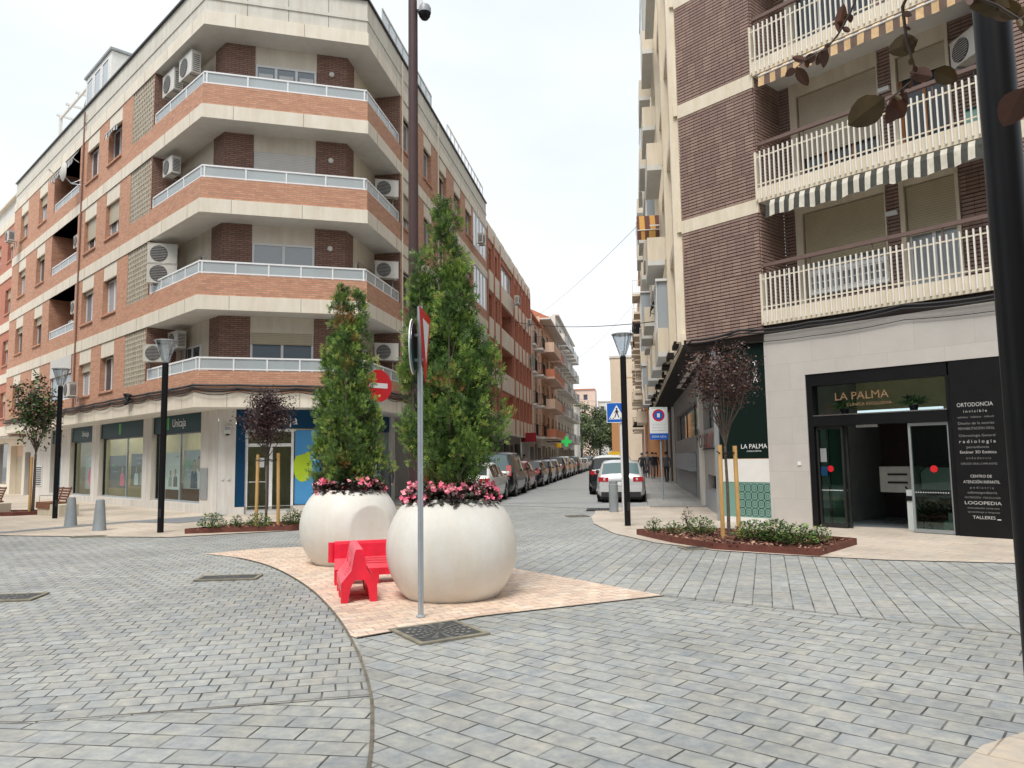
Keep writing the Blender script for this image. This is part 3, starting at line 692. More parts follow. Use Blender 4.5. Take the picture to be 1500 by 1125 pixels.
# posters inside the shop windows
def poster(fr, s0, s1, z0, z1, m_, figs=(), txt=None, extra=None):
    g = MB(); g.box(fr, s0, s1, z0, z1, -.30, -.285, K[m_])
    for a, z, k, c in figs: bust(g, fr, a, z, k, -.283, c)
    if extra: extra(g, fr)
    o = g.build('window_poster', lb)
    for t in txt or ():
        body, s, z, sz, mm = t; text(body, fr, s, z, sz, K[mm], 'poster_lettering', lb, d=-.281)
    return o
poster(G1, 2.2, 3.95, .75, 2.05, 'posterg', [(2.65, .78, .95, 'posterw'), (3.05, .78, .85, 'blue')], [('ANDE', 3.52, 1.50, .32, 'green'), ('para ti y los tuyos', 3.5, 1.36, .09, 'posterw'), ('con más', 3.5, 1.22, .09, 'posterw')])
poster(G1, 4.15, 5.9, .70, 2.0, 'posterw', [(4.65, .8, .55, 'posterk'), (5.1, .8, .5, 'posterg')], [('Unicaja', 4.5, 1.82, .10, 'posterk')])
poster(G1, 7.3, 9.1, .75, 2.0, 'posterk', [(8.5, .8, .7, 'posterw'), (7.9, .8, .75, 'posterg')], [('Cuenta con', 8.2, 1.78, .15, 'posterw'), ('ventajas', 8.2, 1.60, .12, 'posterw'), ('HAZTE', 7.9, 1.42, .13, 'lime')])
poster(G1, 9.7, 11.7, .65, 1.95, 'posterk', [(10.1, .75, .75, 'pink')], [('MÁS', 11.1, 1.45, .26, 'green'), ('para ti y los tuyos', 11.0, 1.28, .09, 'posterw')])
def ball(g, fr):
    g.face([fr.p(14.15+.42*math.cos(t*math.pi/12), 1.05+.40*math.sin(t*math.pi/12), -.280) for t in range(24)], K['pink'])
poster(G1, 13.45, 14.9, .55, 1.95, 'posterg', [(14.15, 1.1, .6, 'posterk')], [('PLAN', 14.9-.25, 1.55, .16, 'green')], ball)
poster(G1, 18.0, 19.2, .55, 1.95, 'skyblue', [], [('OFICINA', 18.6, 1.7, .16, 'posterw'), ('ABIERTA', 18.6, 1.45, .16, 'posterw'), ('TARDES', 18.6, 1.2, .16, 'yellow')])
# interior
m = MB(); wm = K['shopwall']
m.box(G1, 1.2, 19.9, 3.10, 3.14, -3.8, -.32, K['whitepaint']); m.box(G1, 1.2, 19.9, 0.0, .03, -3.8, -.36, K['shopfloor']); m.box(G1, 1.2, 19.9, .03, 3.1, -3.9, -3.8, wm)
for s in (12.6, 17.0): m.box(G1, s, s+.12, .03, 3.1, -3.8, -.4, wm)
m.box(G1, 3.0, 5.2, .03, 1.0, -2.6, -2.0, K['whitepaint']); m.box(G1, 8.5, 10.4, .03, .78, -2.8, -2.1, K['wood']); m.box(G1, 5.0, 5.8, 1.7, 2.3, -3.79, -3.75, K['posterw']); m.box(G1, 9.0, 10.2, 1.2, 2.2, -3.79, -3.75, K['posterg'])
m.build('shop_interior', lb)
for s in (2.6, 4.6, 7.9, 9.6, 11.2, 14.6, 18.5):
    for d in (-1.2, -2.6): m = MB(); m.box(G1, s, s+1.15, 3.06, 3.098, d-.10, d+.10, K['tube']); m.build('ceiling_light', lb)
m = MB(); m.box(G2, 1.4, 2.82, .0, .02, -2.2, -.2, K['shopfloor']); m.box(G2, 1.2, 3.0, .02, 2.65, -2.3, -2.2, K['shopwall']); m.build('lobby_wall', lb)
# street side shopfront
m = MB()
for a, c in ((.9, 2.4), (2.4, 4.0), (4.0, 5.55)):
    m.box(G3, a, a+.08, .28, 2.7, -.2, -.1, K['galv']).box(G3, c-.08, c, .28, 2.7, -.2, -.1, K['galv']); m.box(G3, a+.08, c-.08, .30, 2.66, -.155, -.145, K['glassmid'])
m.box(G3, .9, 5.55, 2.71, 3.28, -.25, -.08, K['blue'])
m.build('street_glazing', lb)
m = MB(); m.box(G3, 6.05, 7.95, 0, 2.9, -1.3, -1.22, K['wood']); m.box(G3, 6.05, 7.95, 2.4, 3.2, -1.2, -1.0, K['dark'])
m.box(G3, 8.0, 8.55, .0, 2.9, .005, .04, K['terracotta'])
m.box(G3, 8.65, 12.95, .5, 2.95, -.4, -.3, K['glass']); m.box(G3, 13.85, 19.55, .3, 2.95, -.4, -.3, K['glass'])
m.build('street_shopfront', lb)
# plaque, vent, door on the left
m = MB(); m.box(G1, 1.28, 1.84, .48, 1.45, .002, .03, K['grey']); m.build('wall_plaque', lb)
m = MB(); m.box(G1, 20.9, 22.3, .55, 1.6, .002, .03, K['posterw'])
for k in range(9): m.box(G1, 21.0, 22.2, .62+k*.105, .66+k*.105, .031, .05, K['dark'])
m.build('wall_vent', lb)
m = MB(); m.box(G1, 23.42, 24.48, .03, 2.28, -.3, -.22, K['brownpole']); m.build('side_door', lb)
for s, z in ((.74, 1.12), (.92, 1.12)):
    m = MB(); m.box(G2, s-.035, s+.035, z-.04, z+.04, .002, .03, K['posterw']); m.build('socket_box', lb)

# ------------------------------------------------------------------ things hung on the left building
def alarm_box():
    p = G2.p(.86, 2.62, 0); t = thing('alarm_box', 'white alarm siren box with a dark lens on the corner pillar by the bank door', 'alarm box', p, G2.rot())
    m = MB(); m.bx(-.11, .11, -.09, -.002, -.12, .14, K['offwhite']); m.bx(-.08, .08, -.10, -.091, .0, .10, K['posterg']); m.build('casing', t, world=False)
    m = MB(); m.lathe([(.0, -.05), (.05, -.04), (.06, 0)], (0, -.06, -.12), K['black'], 12); m.build('lens', t, world=False)
alarm_box()
AC = None
def ac_unit(p, rot, label, scale=1.0, group='air conditioning units on the facades', front=True):
    t = thing('air_conditioner', label, 'air conditioner', p, rot, group); w, h, dd = .80*scale, .56*scale, .30
    m = MB(); m.bx(-w/2, w/2, -dd, 0, 0, h, K['acw']); m.bx(-w/2-.012, w/2+.012, -dd-.012, .012, h, h+.02, K['acw']); m.build('casing', t, world=False)
    m = MB(); cx = -w*.12; r = h*.40
    m.lathe([(0, -dd-.006), (r, -dd-.006), (r, -dd-.014), (r+.015, -dd-.014), (r+.015, -dd)], (cx, 0, h/2), K['acg'], 22, 'y'); m.build('fan', t, world=False)
    m = MB()
    for k in range(9): m.bx(-w/2-.006, -w/2-.001, -dd+.04, -.04, .06+k*(h-.12)/9, .06+k*(h-.12)/9+.022, K['acg']); m.bx(w/2+.001, w/2+.006, -dd+.04, -.04, .06+k*(h-.12)/9, .06+k*(h-.12)/9+.022, K['acg'])
    for k in range(11): z = .04+k*(h-.08)/10; hw = math.sqrt(max(0, r*r-(z-h/2)**2)); (m.bx(cx-hw, cx+hw, -dd-.024, -dd-.018, z-.004, z+.004, K['acw']) if hw > .02 else None)
    m.build('grille', t, world=False)
    for x in (-w*.32, w*.32): m = MB(); m.bx(x-.015, x+.015, -dd, .12, -.04, -.002, K['galv']).bx(x-.015, x+.015, .09, .12, -.30, -.041, K['galv']); m.build('bracket', t, world=False)
rotL, rotC, rotS = FL.rot(), FC.rot(), FS.rot()
def acL(s, z, d, label, sc=1.0, rot=None): ac_unit(FL.p(s, z, d), rotL if rot is None else rot, label, sc)
EW = rotL+math.pi/2  # end wall of the corner balcony looks back to the corner
acL(1.85, LV[3]+2.05, -.45, 'white air conditioner high on the top floor corner balcony, nearer the corner of the pair', 1.3)
acL(3.3, LV[3]+2.02, -.45, 'white air conditioner on the top floor corner balcony, beside the lattice screen', 1.3)
acL(3.3, LV[2]+2.15, -.5, 'single white air conditioner above the third floor corner balcony railing')
acL(3.62, LV[1]+2.10, -.30, 'upper of two large stacked air conditioners beside the second floor lattice', 1.15, rotC)
acL(3.62, LV[1]+1.42, -.30, 'lower of two large stacked air conditioners beside the second floor lattice', 1.15, rotC)
acL(3.2, LV[0]+2.15, -.8, 'air conditioner under the soffit of the first floor corner balcony')
acL(3.78, LV[0]+1.72, -.25, 'air conditioner just above the first floor railing beside the lattice', 1.0, rotC)
for lv, nm in ((2, 'third'), (1, 'second'), (0, 'first')):
    p = FS.p(2.9, LV[lv]+1.85, -.35); ac_unit(p, rotC, 'air conditioner on the street side end wall of the %s floor corner balcony' % nm, 1.05)
acL(10.9, LV[0]+1.02, .34, 'air conditioner under a first floor window above the pink ball poster', .95)
acL(22.9, LV[3]+.95, .34, 'air conditioner bracketed below the top floor window nearest the far left edge', .9)
acL(13.3, LV[2]+1.75, -.4, 'air conditioner inside the third floor loggia left of the drain pipe', .9)
acL(13.3, LV[1]+1.85, -.4, 'upper air conditioner inside the second floor loggia left of the drain pipe', .9)
acL(13.6, LV[1]+1.15, -.4, 'small lower air conditioner in the second floor loggia', .7)
ac_unit(FS.p(16.45, LV[3]+.95, .34), rotS, 'air conditioner under the white gallery near the far end of the top floor', .9)
# satellite dish
t = thing('satellite_dish', 'grey satellite dish on a wall arm between two top floor windows', 'satellite dish', FL.p(12.5, LV[3]+1.15, 0), rotL)
m = MB(); m.lathe([(.0, .0), (.15, .012), (.30, .05), (.40, .10), (.405, .10), (.30, .035), (.15, -.003), (0, -.015)], (-.1, -.75, .55), K['acw'], 28, 'y'); m.build('dish', t, world=False)
m = MB(); m.tube([(0.3, 0, 0), (0.1, -.4, .05), (-.1, -.70, .45)], .025, K['galv'], 8).tube([(.3, 0, .3), (.1, -.4, .05)], .015, K['galv'], 6); m.build('arm', t, world=False)
m = MB(); m.tube([(-.1, -.74, .2), (-.1, -1.15, .45)], .012, K['galv'], 6); m.tube([(-.1, -1.12, .45), (-.1, -1.2, .52)], .035, K['acw'], 8); m.build('receiver', t, world=False)
# awnings on the left building
def awning(name, label, fr, s0, s1, ztop, drop, out, valance, mat_, group=None, scallop=True, bar=True, d0=0.0):
    p = fr.p((s0+s1)/2, ztop, d0); t = thing(name, label, 'awning', p, fr.rot(), group); w = abs(s1-s0)
    m = MB(); n = 24
    if out > .01: m.face([(-w/2, 0, 0), (-w/2, -out, -drop), (w/2, -out, -drop), (w/2, 0, 0)], mat_)
    for k in range(n):
        x0, x1 = -w/2+w*k/n, -w/2+w*(k+1)/n
        dz = (lambda x: (.06*abs(math.sin(x*5.2))+.03*math.sin(x*3.1+1)) if scallop else 0)
        m.face([(x0, -out, -drop), (x0, -out-.02-.02*math.sin(x0*7), -drop-valance+dz(x0)), (x1, -out-.02-.02*math.sin(x1*7), -drop-valance+dz(x1)), (x1, -out, -drop)], mat_)
    m.build('cloth', t, world=False)
    if bar:
        m = MB(); m.tube([(-w/2, -out, -drop+.015), (w/2, -out, -drop+.015)], .022, K['whitepaint'], 8); m.build('front_bar', t, world=False)
    if out > .2:
        m = MB()
        for x in (-w/2+.05, w/2-.05): m.tube([(x, .0, -drop*1.3), (x, -out, -drop)], .018, K['whitepaint'], 6)
        m.build('arm', t, world=False)
    return t
awning('window_awning', 'grey and white striped awning over the top floor loggia of the left facade', FL, 12.9, 16.6, TOP-.05, .45, .25, .25, K['aw_grey'], 'awnings on the left building')
awning('window_awning', 'small grey striped awning over a single top floor window beside the lattice', FL, 7.55, 8.95, TOP-.58, .18, .15, .22, K['aw_grey'], 'awnings on the left building')
# cable bundle above the shops
def cable(label, pts, r, name='cable', group=None, sag=0.0, seg=14, cat='cable'):
    P = []
    for i in range(len(pts)-1):
        for k in range(seg):
            f = k/seg; a, b = Vector(pts[i]), Vector(pts[i+1]); q = a.lerp(b, f); q.z -= sag*4*f*(1-f); P.append(tuple(q))
    P.append(tuple(pts[-1])); m = MB(); m.tube(P, r, K['cable'], 6); return m.build(name, label=label, cat=cat, group=group)
def fpath(z, d, j, jit=.0, step=1.9, s0=24.4, s1=20.0):
    pts = []; rr = random.Random(j)
    s = s0
    while s > .3: pts.append(FL.p(s, z+rr.uniform(-jit, jit), d)); s -= step
    pts.append((A[0]+(nL[0]+nC[0])*d/1.45, A[1]+(nL[1]+nC[1])*d/1.45, z))
    s = 1.2
    while s < 4.8: pts.append(FC.p(s, z+rr.uniform(-jit, jit), d)); s += step*.9
    pts.append((B[0]+(nC[0]+nS[0])*d/1.45, B[1]+(nC[1]+nS[1])*d/1.45, z)); s = 1.5
    while s < s1: pts.append(FS.p(s, z+rr.uniform(-jit, jit), d)); s += step
    return pts
for j, (z, d, r, sg, lab) in enumerate([(3.93, .06, .035, .02, 'thickest black cable along the top of the bank canopy'), (3.86, .10, .028, .05, 'black cable in the middle of the bundle over the bank canopy'), (3.80, .07, .024, .07, 'black cable at the bottom of the bundle over the bank canopy'), (3.76, .10, .012, .13, 'thin looping cable drooping over the cream bank canopy')]):
    cable(lab, fpath(z, d, j, .02), r, group='cables above the bank', sag=sg, seg=6)
m = MB(); random.seed(3)
for k in range(26): m.tube([FL.p(5.3+random.uniform(-.25, .25), 3.85+random.uniform(-.15, .2), .12), FL.p(5.3+random.uniform(-.25, .25), 3.85+random.uniform(-.2, .2), .16+random.uniform(0, .08))], random.uniform(.02, .04), K['cable'], 6)
m.build('cable_coil', label='tangled black cable coil on the wall above the bank fascia', cat='cable coil')

# ------------------------------------------------------------------ neighbour at the far left
FN = Frame(FL.p(24.75, 0, -.25)[:2], uL, nL); nb_ = thing('apartment_building', 'red brick building with cream corner blocks at the far left edge', 'apartment building', FN.p(0, 0), wparts=True)
m = MB(); hs = []
for b in (3.2, 6.1, 9.0, 12.0): hs += [(1.2, 2.5, b+1, b+2.4), (4.2, 5.5, b+1, b+2.4), (7.2, 8.5, b+1, b+2.4), (10.2, 11.5, b+1, b+2.4)]
wall(m, FN, 0, 14, 3.2, 15.4, hs, K['brickred']); m.box(Frame(FN.o, uL, nL), 0, .02, 3.2, 15.4, -8, 0, K['brickred']); m.build('wall', nb_)
for b in (3.2, 6.1, 9.0, 12.0, 15.0):
    m = MB(); m.box(FN, -.02, 14, b, b+.5, -.1, .05, K['cream'])
    if b < 15: m.box(FN, -.02, .7, b+.5, b+1.3, -.1, .04, K['cream'])
    m.build('cream_band', nb_)
m = MB(); m.box(FN, 0, 14, 15.5, 16.5, -.3, -.1, K['whitewall']); m.box(FN, 0, 14, 16.5, 16.6, -.4, .1, K['cream']); m.build('roof_parapet', nb_)
for b in (3.2, 6.1, 9.0, 12.0):
    for s in (1.85, 4.85, 7.85, 10.85): window(nb_, FN, s, b+1, 1.28, 1.4, 0, .35, 'shutc', 'glass')
FNg = FN.off(-.76)
m = MB(); wall(m, FNg, -.2, 14, -.1, 3.2, [(.35, 3.1, .0, 2.7, .3), (3.9, 8, .5, 2.9, .3)], K['cream']); m.box(FNg, .35, 3.1, 2.1, 2.7, -.4, -.28, K['peach']); m.box(FNg, .35, 3.1, 0, 2.1, -.4, -.3, K['shutc']); m.box(FNg, 3.9, 8, .5, 2.9, -.4, -.3, K['glass']); m.box(FN, 0, 14, 3.1, 3.19, -1.0, -.02, K['soffit']); m.build('shopfront', nb_)
m = MB(); m.box(FN, .05, 14, -.1, 15.3, -9, -1.3, K['dark']); m.build('leak_block', nb_)  # unseen dark box added behind the facade so no sky leaks through
# ------------------------------------------------------------------ further buildings on the left of the street
def SF(l, t0):  # facade on the left side, s = T - t0, outward = to the right
    return Frame(LT(l, t0), uS, (uS[1], -uS[0]))
def SR(l, t0):  # facade on the right side, outward = to the left
    return Frame(LT(l, t0), uS, (-uS[1], uS[0]))
F2 = SF(-8.35, 43.25)
b2 = thing('apartment_building', 'long red brick block with cream spandrel panels next to the corner building', 'apartment building', F2.p(0, 0), wparts=True)
LV2 = [3.35, 6.25, 9.15, 12.05]; bays = [(.9, 1.9), (2.9, 3.9), (11.0, 11.9), (12.9, 13.8), (14.8, 15.7), (16.7, 17.5), (18.3, 19.0)]
m = MB(); hs = []
for b in LV2:
    for a, c in bays: hs.append((a, c, b+1.05, b+2.5, .3))
    hs.append((5.0, 9.9, b+1.0, b+2.6, .9))
wall(m, F2, 0, 19.4, 3.35, 15.6, hs, K['brickred']); m.box(F2, -.02, 0, 3.3, 15.9, -10, 0, K['brickred']); m.build('wall', b2)
for b in LV2:
    for a, c in [(.75, 2.1), (2.6, 4.2), (4.9, 6.5), (6.55, 8.2), (8.25, 10.0), (10.8, 12.2), (12.6, 14.0), (14.5, 15.9), (16.4, 17.7), (18.0, 19.2)]:
        m = MB(); m.box(F2, a, c, b-.2, b+1.0, .0, .10, K['cream']); m.build('spandrel_panel', b2)
for s in (0.1, 2.3, 4.5, 10.3, 12.35, 14.25, 16.15, 17.85, 19.2):
    m = MB(); m.box(F2, s, s+.22, 3.36, 15.58, .001, .12, K['brickred']); m.build('brick_pier', b2)
m = MB()
for k in range(12): m.box(F2, .05+k*1.62, .05+k*1.62+1.5, 15.0, 15.9+(.04 if k % 2 else 0), -.1, .09, K['cream'])
m.box(F2, 0, 19.4, 15.6, 15.85, -.5, -.11, K['cream']); m.build('roof_parapet', b2)
for i, b in enumerate(LV2):
    for j, (a, c) in enumerate(bays): window(b2, F2, (a+c)/2, b+1.05, c-a-.02, 1.45, 0, .2 if (i+j) % 2 else 0, 'shutc', 'glass', frame='brownpole', sill=False, panes=1)
    if i in (3, 2, 1): window(b2, F2, 7.45, b+1.0, 4.8, 1.6, 0, .3 if i == 2 else 0, 'shutw', 'glasslight' if i == 3 else 'glass', sill=False, panes=4, depth=.15 if i == 3 else .8)
def shops(parent, fr, s0, s1, top=3.3, seed=0, base='greyrender'):
    r = random.Random(seed); m = MB(); s = s0+.3; hs = []
    while s < s1-1.5:
        w = min(r.uniform(1.6, 3.4), s1-.3-s); hs.append((s, s+w, .05 if r.random() < .4 else .5, r.uniform(2.5, 2.8), .3)); s += w+r.uniform(.3, .7)
    wall(m, fr, s0, s1, -.05, top, hs, K[base]); m.build('shopfront', parent)
    m = MB()
    for h in hs:
        m.box(fr, h[0], h[1], h[2], h[3], -.32, -.29, K[r.choice(['glass', 'glass', 'shopwall', 'wood', 'shutc', 'glassmid'])])
        m.box(fr, h[0]+(h[1]-h[0])*.48, h[0]+(h[1]-h[0])*.52, h[2], h[3], -.285, -.24, K['darkmetal'])
    m.build('shop_window', parent)
shops(b2, F2.off(-.9), 0, 19.4, 3.36, 5, 'greyrender')
m = MB(); m.box(F2, 0, 19.4, 3.2, 3.345, -1.0, .05, K['soffit']); m.build('canopy_soffit', b2)
ac_unit(F2.p(9.4, 12.6, .34), F2.rot(), 'air conditioner on the upper floor of the red brick and cream block, half way along', 1.0)
ac_unit(F2.p(15.9, 12.2, .34), F2.rot(), 'smaller air conditioner further along the red brick and cream block', .8)
# hanging laundry / teal blind
t = thing('balcony_blind', 'teal cloth hanging from a window at the far end of the red brick block', 'blind', F2.p(18.9, 9.2, .3), F2.rot())
m = MB()
for k in range(6): m.face([(-.6+k*.2, -.05*(k % 2), 0), (-.6+k*.2, -.05*(k % 2), 1.1), (-.4+k*.2, -.05*((k+1) % 2), 1.15), (-.4+k*.2, -.05*((k+1) % 2), -.05)], K['teal'] if k % 2 else K['seagreen'])
m.build('cloth', t, world=False)

def balcony(parent, fr, s0, s1, z, d, slabm, railm, solid=False):
    m = MB(); m.box(fr, s0, s1, z-.18, z, .001, d, K[slabm]); m.build('balcony_slab', parent)
    m = MB()
    if solid:
        m.box(fr, s0, s1, z, z+.75, d-.12, d, K[railm]); m.box(fr, s0, s0+.1, z, z+.75, .01, d-.13, K[railm]); m.box(fr, s0, s1, z+.9, z+.95, d-.08, d-.03, K['black'])
    else:
        n = int((s1-s0)/.14)
        for k in range(n+1): s = s0+(s1-s0-.02)*k/n; m.box(fr, s, s+.02, z+.05, z+1.0, d-.05, d-.03, K[railm])
        for k in range(int(d/.14)): m.box(fr, s0, s0+.02, z+.05, z+1.0, .05+k*.14, .07+k*.14, K[railm])
        for zz in (z+.05, z+1.0): m.box(fr, s0, s1, zz, zz+.03, d-.055, d-.025, K[railm]); m.box(fr, s0-.001, s0+.025, zz, zz+.03, .0, d-.056, K[railm])
    m.build('balcony_railing', parent)
F3 = SF(-8.5, 62.75)
b3 = thing('apartment_building', 'narrow pale pink building with black iron balconies beyond the red brick block', 'apartment building', F3.p(0, 0), wparts=True)
m = MB(); hs = []
LV3 = [3.4, 6.2, 9.0, 11.4]
for b in LV3[:4]: hs += [(1.0, 2.0, b+.1, b+2.2, .3), (4.3, 5.6, b+.1, b+2.2, .3), (7.0, 7.8, b+.9, b+2.2, .3)]
wall(m, F3, 0, 8.4, 3.3, 14.0, hs, K['pinkwall']); m.box(F3, -.02, 0, -.05, 14.0, -9, 0, K['whitewall']); m.box(F3, 0, .8, 3.3, 14.3, .001, .25, K['whitewall']); m.box(F3, 0, 8.4, 14.0, 14.15, -.5, .3, K['terracotta']); m.build('wall', b3)
for b in LV3:
    window(b3, F3, 1.5, b+.1, .98, 2.1, 0, .3, 'shutw', 'glass', frame='darkmetal', sill=False); window(b3, F3, 4.95, b+.1, 1.28, 2.1, 0, .2, 'shutw', 'glass', frame='darkmetal', sill=False); window(b3, F3, 7.4, b+.9, .78, 1.3, 0, 0, 'shutw', 'glass', sill=False, panes=1)
    balcony(b3, F3, 3.9, 6.0, b+.05, .8, 'whitewall', 'black'); balcony(b3, F3, .85, 2.4, b+.05, .5, 'whitewall', 'black')
shops(b3, F3, 0, 8.4, 3.3, 9)
F4 = SF(-8.5, 71.25)
b4 = thing('apartment_building', 'peach building with projecting terracotta balconies and a tiled roof edge', 'apartment building', F4.p(0, 0), wparts=True)
m = MB(); hs = []; LV4 = [3.5, 6.4, 9.3, 11.9]
for b in LV4: hs += [(1.2, 3.0, b+.1, b+2.2, .3), (5, 7, b+.1, b+2.2, .3), (9.5, 11.5, b+.1, b+2.2, .3), (13.2, 14.6, b+.9, b+2.2, .3)]
wall(m, F4, 0, 15.5, 3.4, 15.2, hs, K['peach']); m.box(F4, -.02, 0, -.05, 15.2, -9, 0, K['peach']); m.build('wall', b4)
m = MB()
for k in range(14):
    a = k*15.5/14; m.face([F4.p(a, 15.05, 1.0), F4.p(a+1.08, 15.05, 1.0), F4.p(a+1.08, 16.3, -1.5), F4.p(a, 16.3, -1.5)], K['terracotta'])
m.box(F4, 0, 15.5, 14.9, 15.04, -.1, 1.05, K['soffit']); m.face([F4.p(0, 15.04, 1.0), F4.p(0, 16.3, -1.5), F4.p(0, 15.04, -1.5)], K['terracotta']); m.build('roof', b4)
for i, b in enumerate(LV4):
    for s, w in ((2.1, 1.78), (6.0, 1.98), (10.5, 1.98)): window(b4, F4, s, b+.1, w, 2.1, 0, .3, 'shutc', 'glass', frame='brownpole', sill=False)
    window(b4, F4, 13.9, b+.9, 1.38, 1.3, 0, 0, 'shutc', 'glass', sill=False)
    balcony(b4, F4, .5, 7.6, b+.05, 1.3, 'pinkwall', 'terracotta' if i % 2 == 0 else 'peach', True); balcony(b4, F4, 8.6, 12.5, b+.05, 1.2, 'pinkwall', 'terracotta', True)
shops(b4, F4, 0, 15.5, 3.4, 12, 'stone')
F5 = SF(-8.5, 86.9)
b5 = thing('apartment_building', 'tall white apartment building with blue awnings near the far end on the left', 'apartment building', F5.p(0, 0), wparts=True)
m = MB(); hs = []; LV5 = [3.5, 6.5, 9.5, 12.5, 15.3]
for b in LV5[:5]: hs += [(1+k*4.2, 3+k*4.2, b+.1, b+2.2, .3) for k in range(6)]
wall(m, F5, 0, 26, 3.4, 18.2, hs, K['whitewall']); m.box(F5, -.02, 0, -.05, 18.2, -9, 0, K['whitewall']); m.box(F5, 0, 26, 18.2, 18.35, -.4, .4, K['whitewall']); m.build('wall', b5)
for i, b in enumerate(LV5):
    for k in range(6):
        window(b5, F5, 2+k*4.2, b+.1, 1.98, 2.1, 0, .4 if (i+k) % 3 else 0, 'shutw', 'glassmid', sill=False)
        balcony(b5, F5, .5+k*4.2, 3.5+k*4.2, b+.05, 1.0, 'whitewall', 'galv' if (i+k) % 2 else 'whitewall', bool((i+k) % 2 == 0))
shops(b5, F5, 0, 26, 3.4, 15, 'stone')
m = MB(); m.box(Frame(LT(-8.5, 114), uS, nS), 0, 4, 0, 9, -8, .5, K['whitewall']); m.box(Frame(LT(-8.5, 114), uS, nS), -.05, 4.05, 9.001, 9.15, -8, .6, K['cream'])
m.build('low_building', label='low white building end at the far left end of the street beside the trees', cat='building')
# street awnings & signs on the left
for s, fr, lab, mt in ((3.6, F5, 'blue awning on the nearest bay of the white building, high up', K['blue']), ):
    awning('balcony_awning', lab, fr.off(1.0), s-2.6, s+.2, LV5[3]+2.3, .7, .7, .2, mt, 'balcony awnings far up the street')
awning('balcony_awning', 'teal awning on the third floor of the white building', F5.off(1.0), 5.2, 8.0, LV5[2]+2.3, .7, .7, .2, K['teal'], 'balcony awnings far up the street')
t = thing('pharmacy_sign', 'green lit pharmacy cross sign projecting over the left pavement', 'shop sign', LT(-6.5, 75.5, 3.15), rad(-9))
m = MB(); m.bx(-.5, .5, -.12, .12, -.17, .17, K['neongreen']).bx(-.17, .17, -.121, .121, -.5, -.171, K['neongreen']).bx(-.17, .17, -.121, .121, .171, .5, K['neongreen']); m.bx(-2.0, -.51, -.04, .04, -.05, .05, K['black']); m.build('cross', t, world=False)
t = thing('shop_sign', 'small yellow projecting shop sign under the green cross', 'shop sign', LT(-7.1, 73.0, 2.75), rad(-9)); m = MB(); m.bx(-.3, .3, -.06, .06, -.22, .22, K['yellow']); m.bx(-.9, -.31, -.02, .02, .1, .14, K['black']); m.build('panel', t, world=False)
t = thing('shop_sign', 'dark red projecting shop sign at the end of the red brick block', 'shop sign', LT(-8.0, 58.5, 3.2), rad(-9)); m = MB(); m.bx(-.6, .6, -.08, .08, -.35, .35, K['signdkred']); m.bx(-1.2, -.61, -.03, .03, .1, .15, K['black']); m.build('panel', t, world=False)

# ------------------------------------------------------------------ right corner building
q0 = (6.01, 17.69); uR = hd(139); nR = (-.7547, -.6561)
FR = Frame(q0, uR, nR); C0 = FR.p(-2.22, 0)[:2]; FRS = Frame(C0, uS, (-uS[1], uS[0]))
rb = thing('apartment_building', 'brown brick corner building with cream railed balconies above a dental clinic', 'apartment building', (q0[0], q0[1], 0), wparts=True)
RL = [4.69, 7.70, 10.90, 14.0, 17.1]; RT = 20.3
bands = [(7.46, 7.80), (10.62, 10.98), (13.72, 14.08), (16.8, 17.15), (19.9, 20.4)]
zones = [(4.50, 7.46), (7.80, 10.62), (10.98, 13.72), (14.08, 16.8), (17.15, 19.9)]
def courses(mb, fr, s0, s1, z0, z1, d, th=.05):
    mb.box(fr, s0+.012, s1-.012, z0, z1, d-th, d-.022, K['joint']); n = round((z1-z0)/.084); p = (z1-z0)/n
    for k in range(n): mb.box(fr, s0, s1, z0+k*p+.012, z0+(k+1)*p-.012, d-th-.002, d, K['brickbrown'])
for z0, z1 in zones:
    m = MB(); courses(m, FR, -2.22, 0, z0, z1, 0); m.box(FR, -2.2, -.05, z0, z1, -.30, -.053, K['joint']); m.build('brick_pier', rb)
    m = MB(); courses(m, FR, 5.12, 9.5, z0, z1, 0); m.build('brick_pier', rb)
for z0, z1 in bands:
    m = MB(); m.box(FR, -2.23, .02, z0, z1, -.3, .012, K['creamR']); m.build('cream_band', rb); m = MB(); m.box(FR, 5.10, 9.5, z0, z1, -.3, .012, K['creamR']); m.build('cream_band', rb)
# recessed balcony walls
m = MB(); FRi = FR.off(-1.2)
for i in range(5):
    z0 = RL[i]+.12; z1 = (RL+[RT])[i+1]
    # left return wall with courses
    ret = Frame(FR.p(-.001, 0)[:2], (-nR[0], -nR[1]), uR)
    courses(m, ret, .05, 1.2, z0, z1, .03, .03)
    n = round((z1-z0)/.084)
    courses(m, FRi, .0, .32, z0, z1, 0); courses(m, FRi, 2.50, 2.80, z0, z1, .02); courses(m, FRi, 4.0, 5.2, z0, z1, 0); courses(m, FRi, .55, 2.47, z0, RL[i]+.75, .0)
    m.box(FRi, .3, 5.2, z0, z1, -.32, -.30, K['dark'])
    ret2 = Frame(FR.p(5.12, 0)[:2], (-nR[0], -nR[1]), (-uR[0], -uR[1])); courses(m, ret2, .05, 1.2, z0, z1, 0.0, .03)
m.build('recessed_brick_wall', rb)
m = MB()
for i in range(5):
    z0 = RL[i]+.12; z1 = (RL+[RT])[i+1]; zt = RL[i]+2.86
    m.box(FRi, .32, .50, z0, z1, -.2, .03, K['creamR']); m.box(FRi, 2.80, 2.90, z0, z1, -.2, .05, K['creamR']); m.box(FRi, .5, 2.5, zt, z1, -.2, .02, K['creamR']); m.box(FRi, 2.9, 4.0, zt, z1, -.2, .02, K['creamR']); m.box(FRi, 3.93, 4.0, z0, zt, -.2, .04, K['creamR']); m.box(FRi, 2.47, 2.50, RL[i]+.76, zt, -.2, .045, K['creamR'])
m.build('cream_surround', rb)
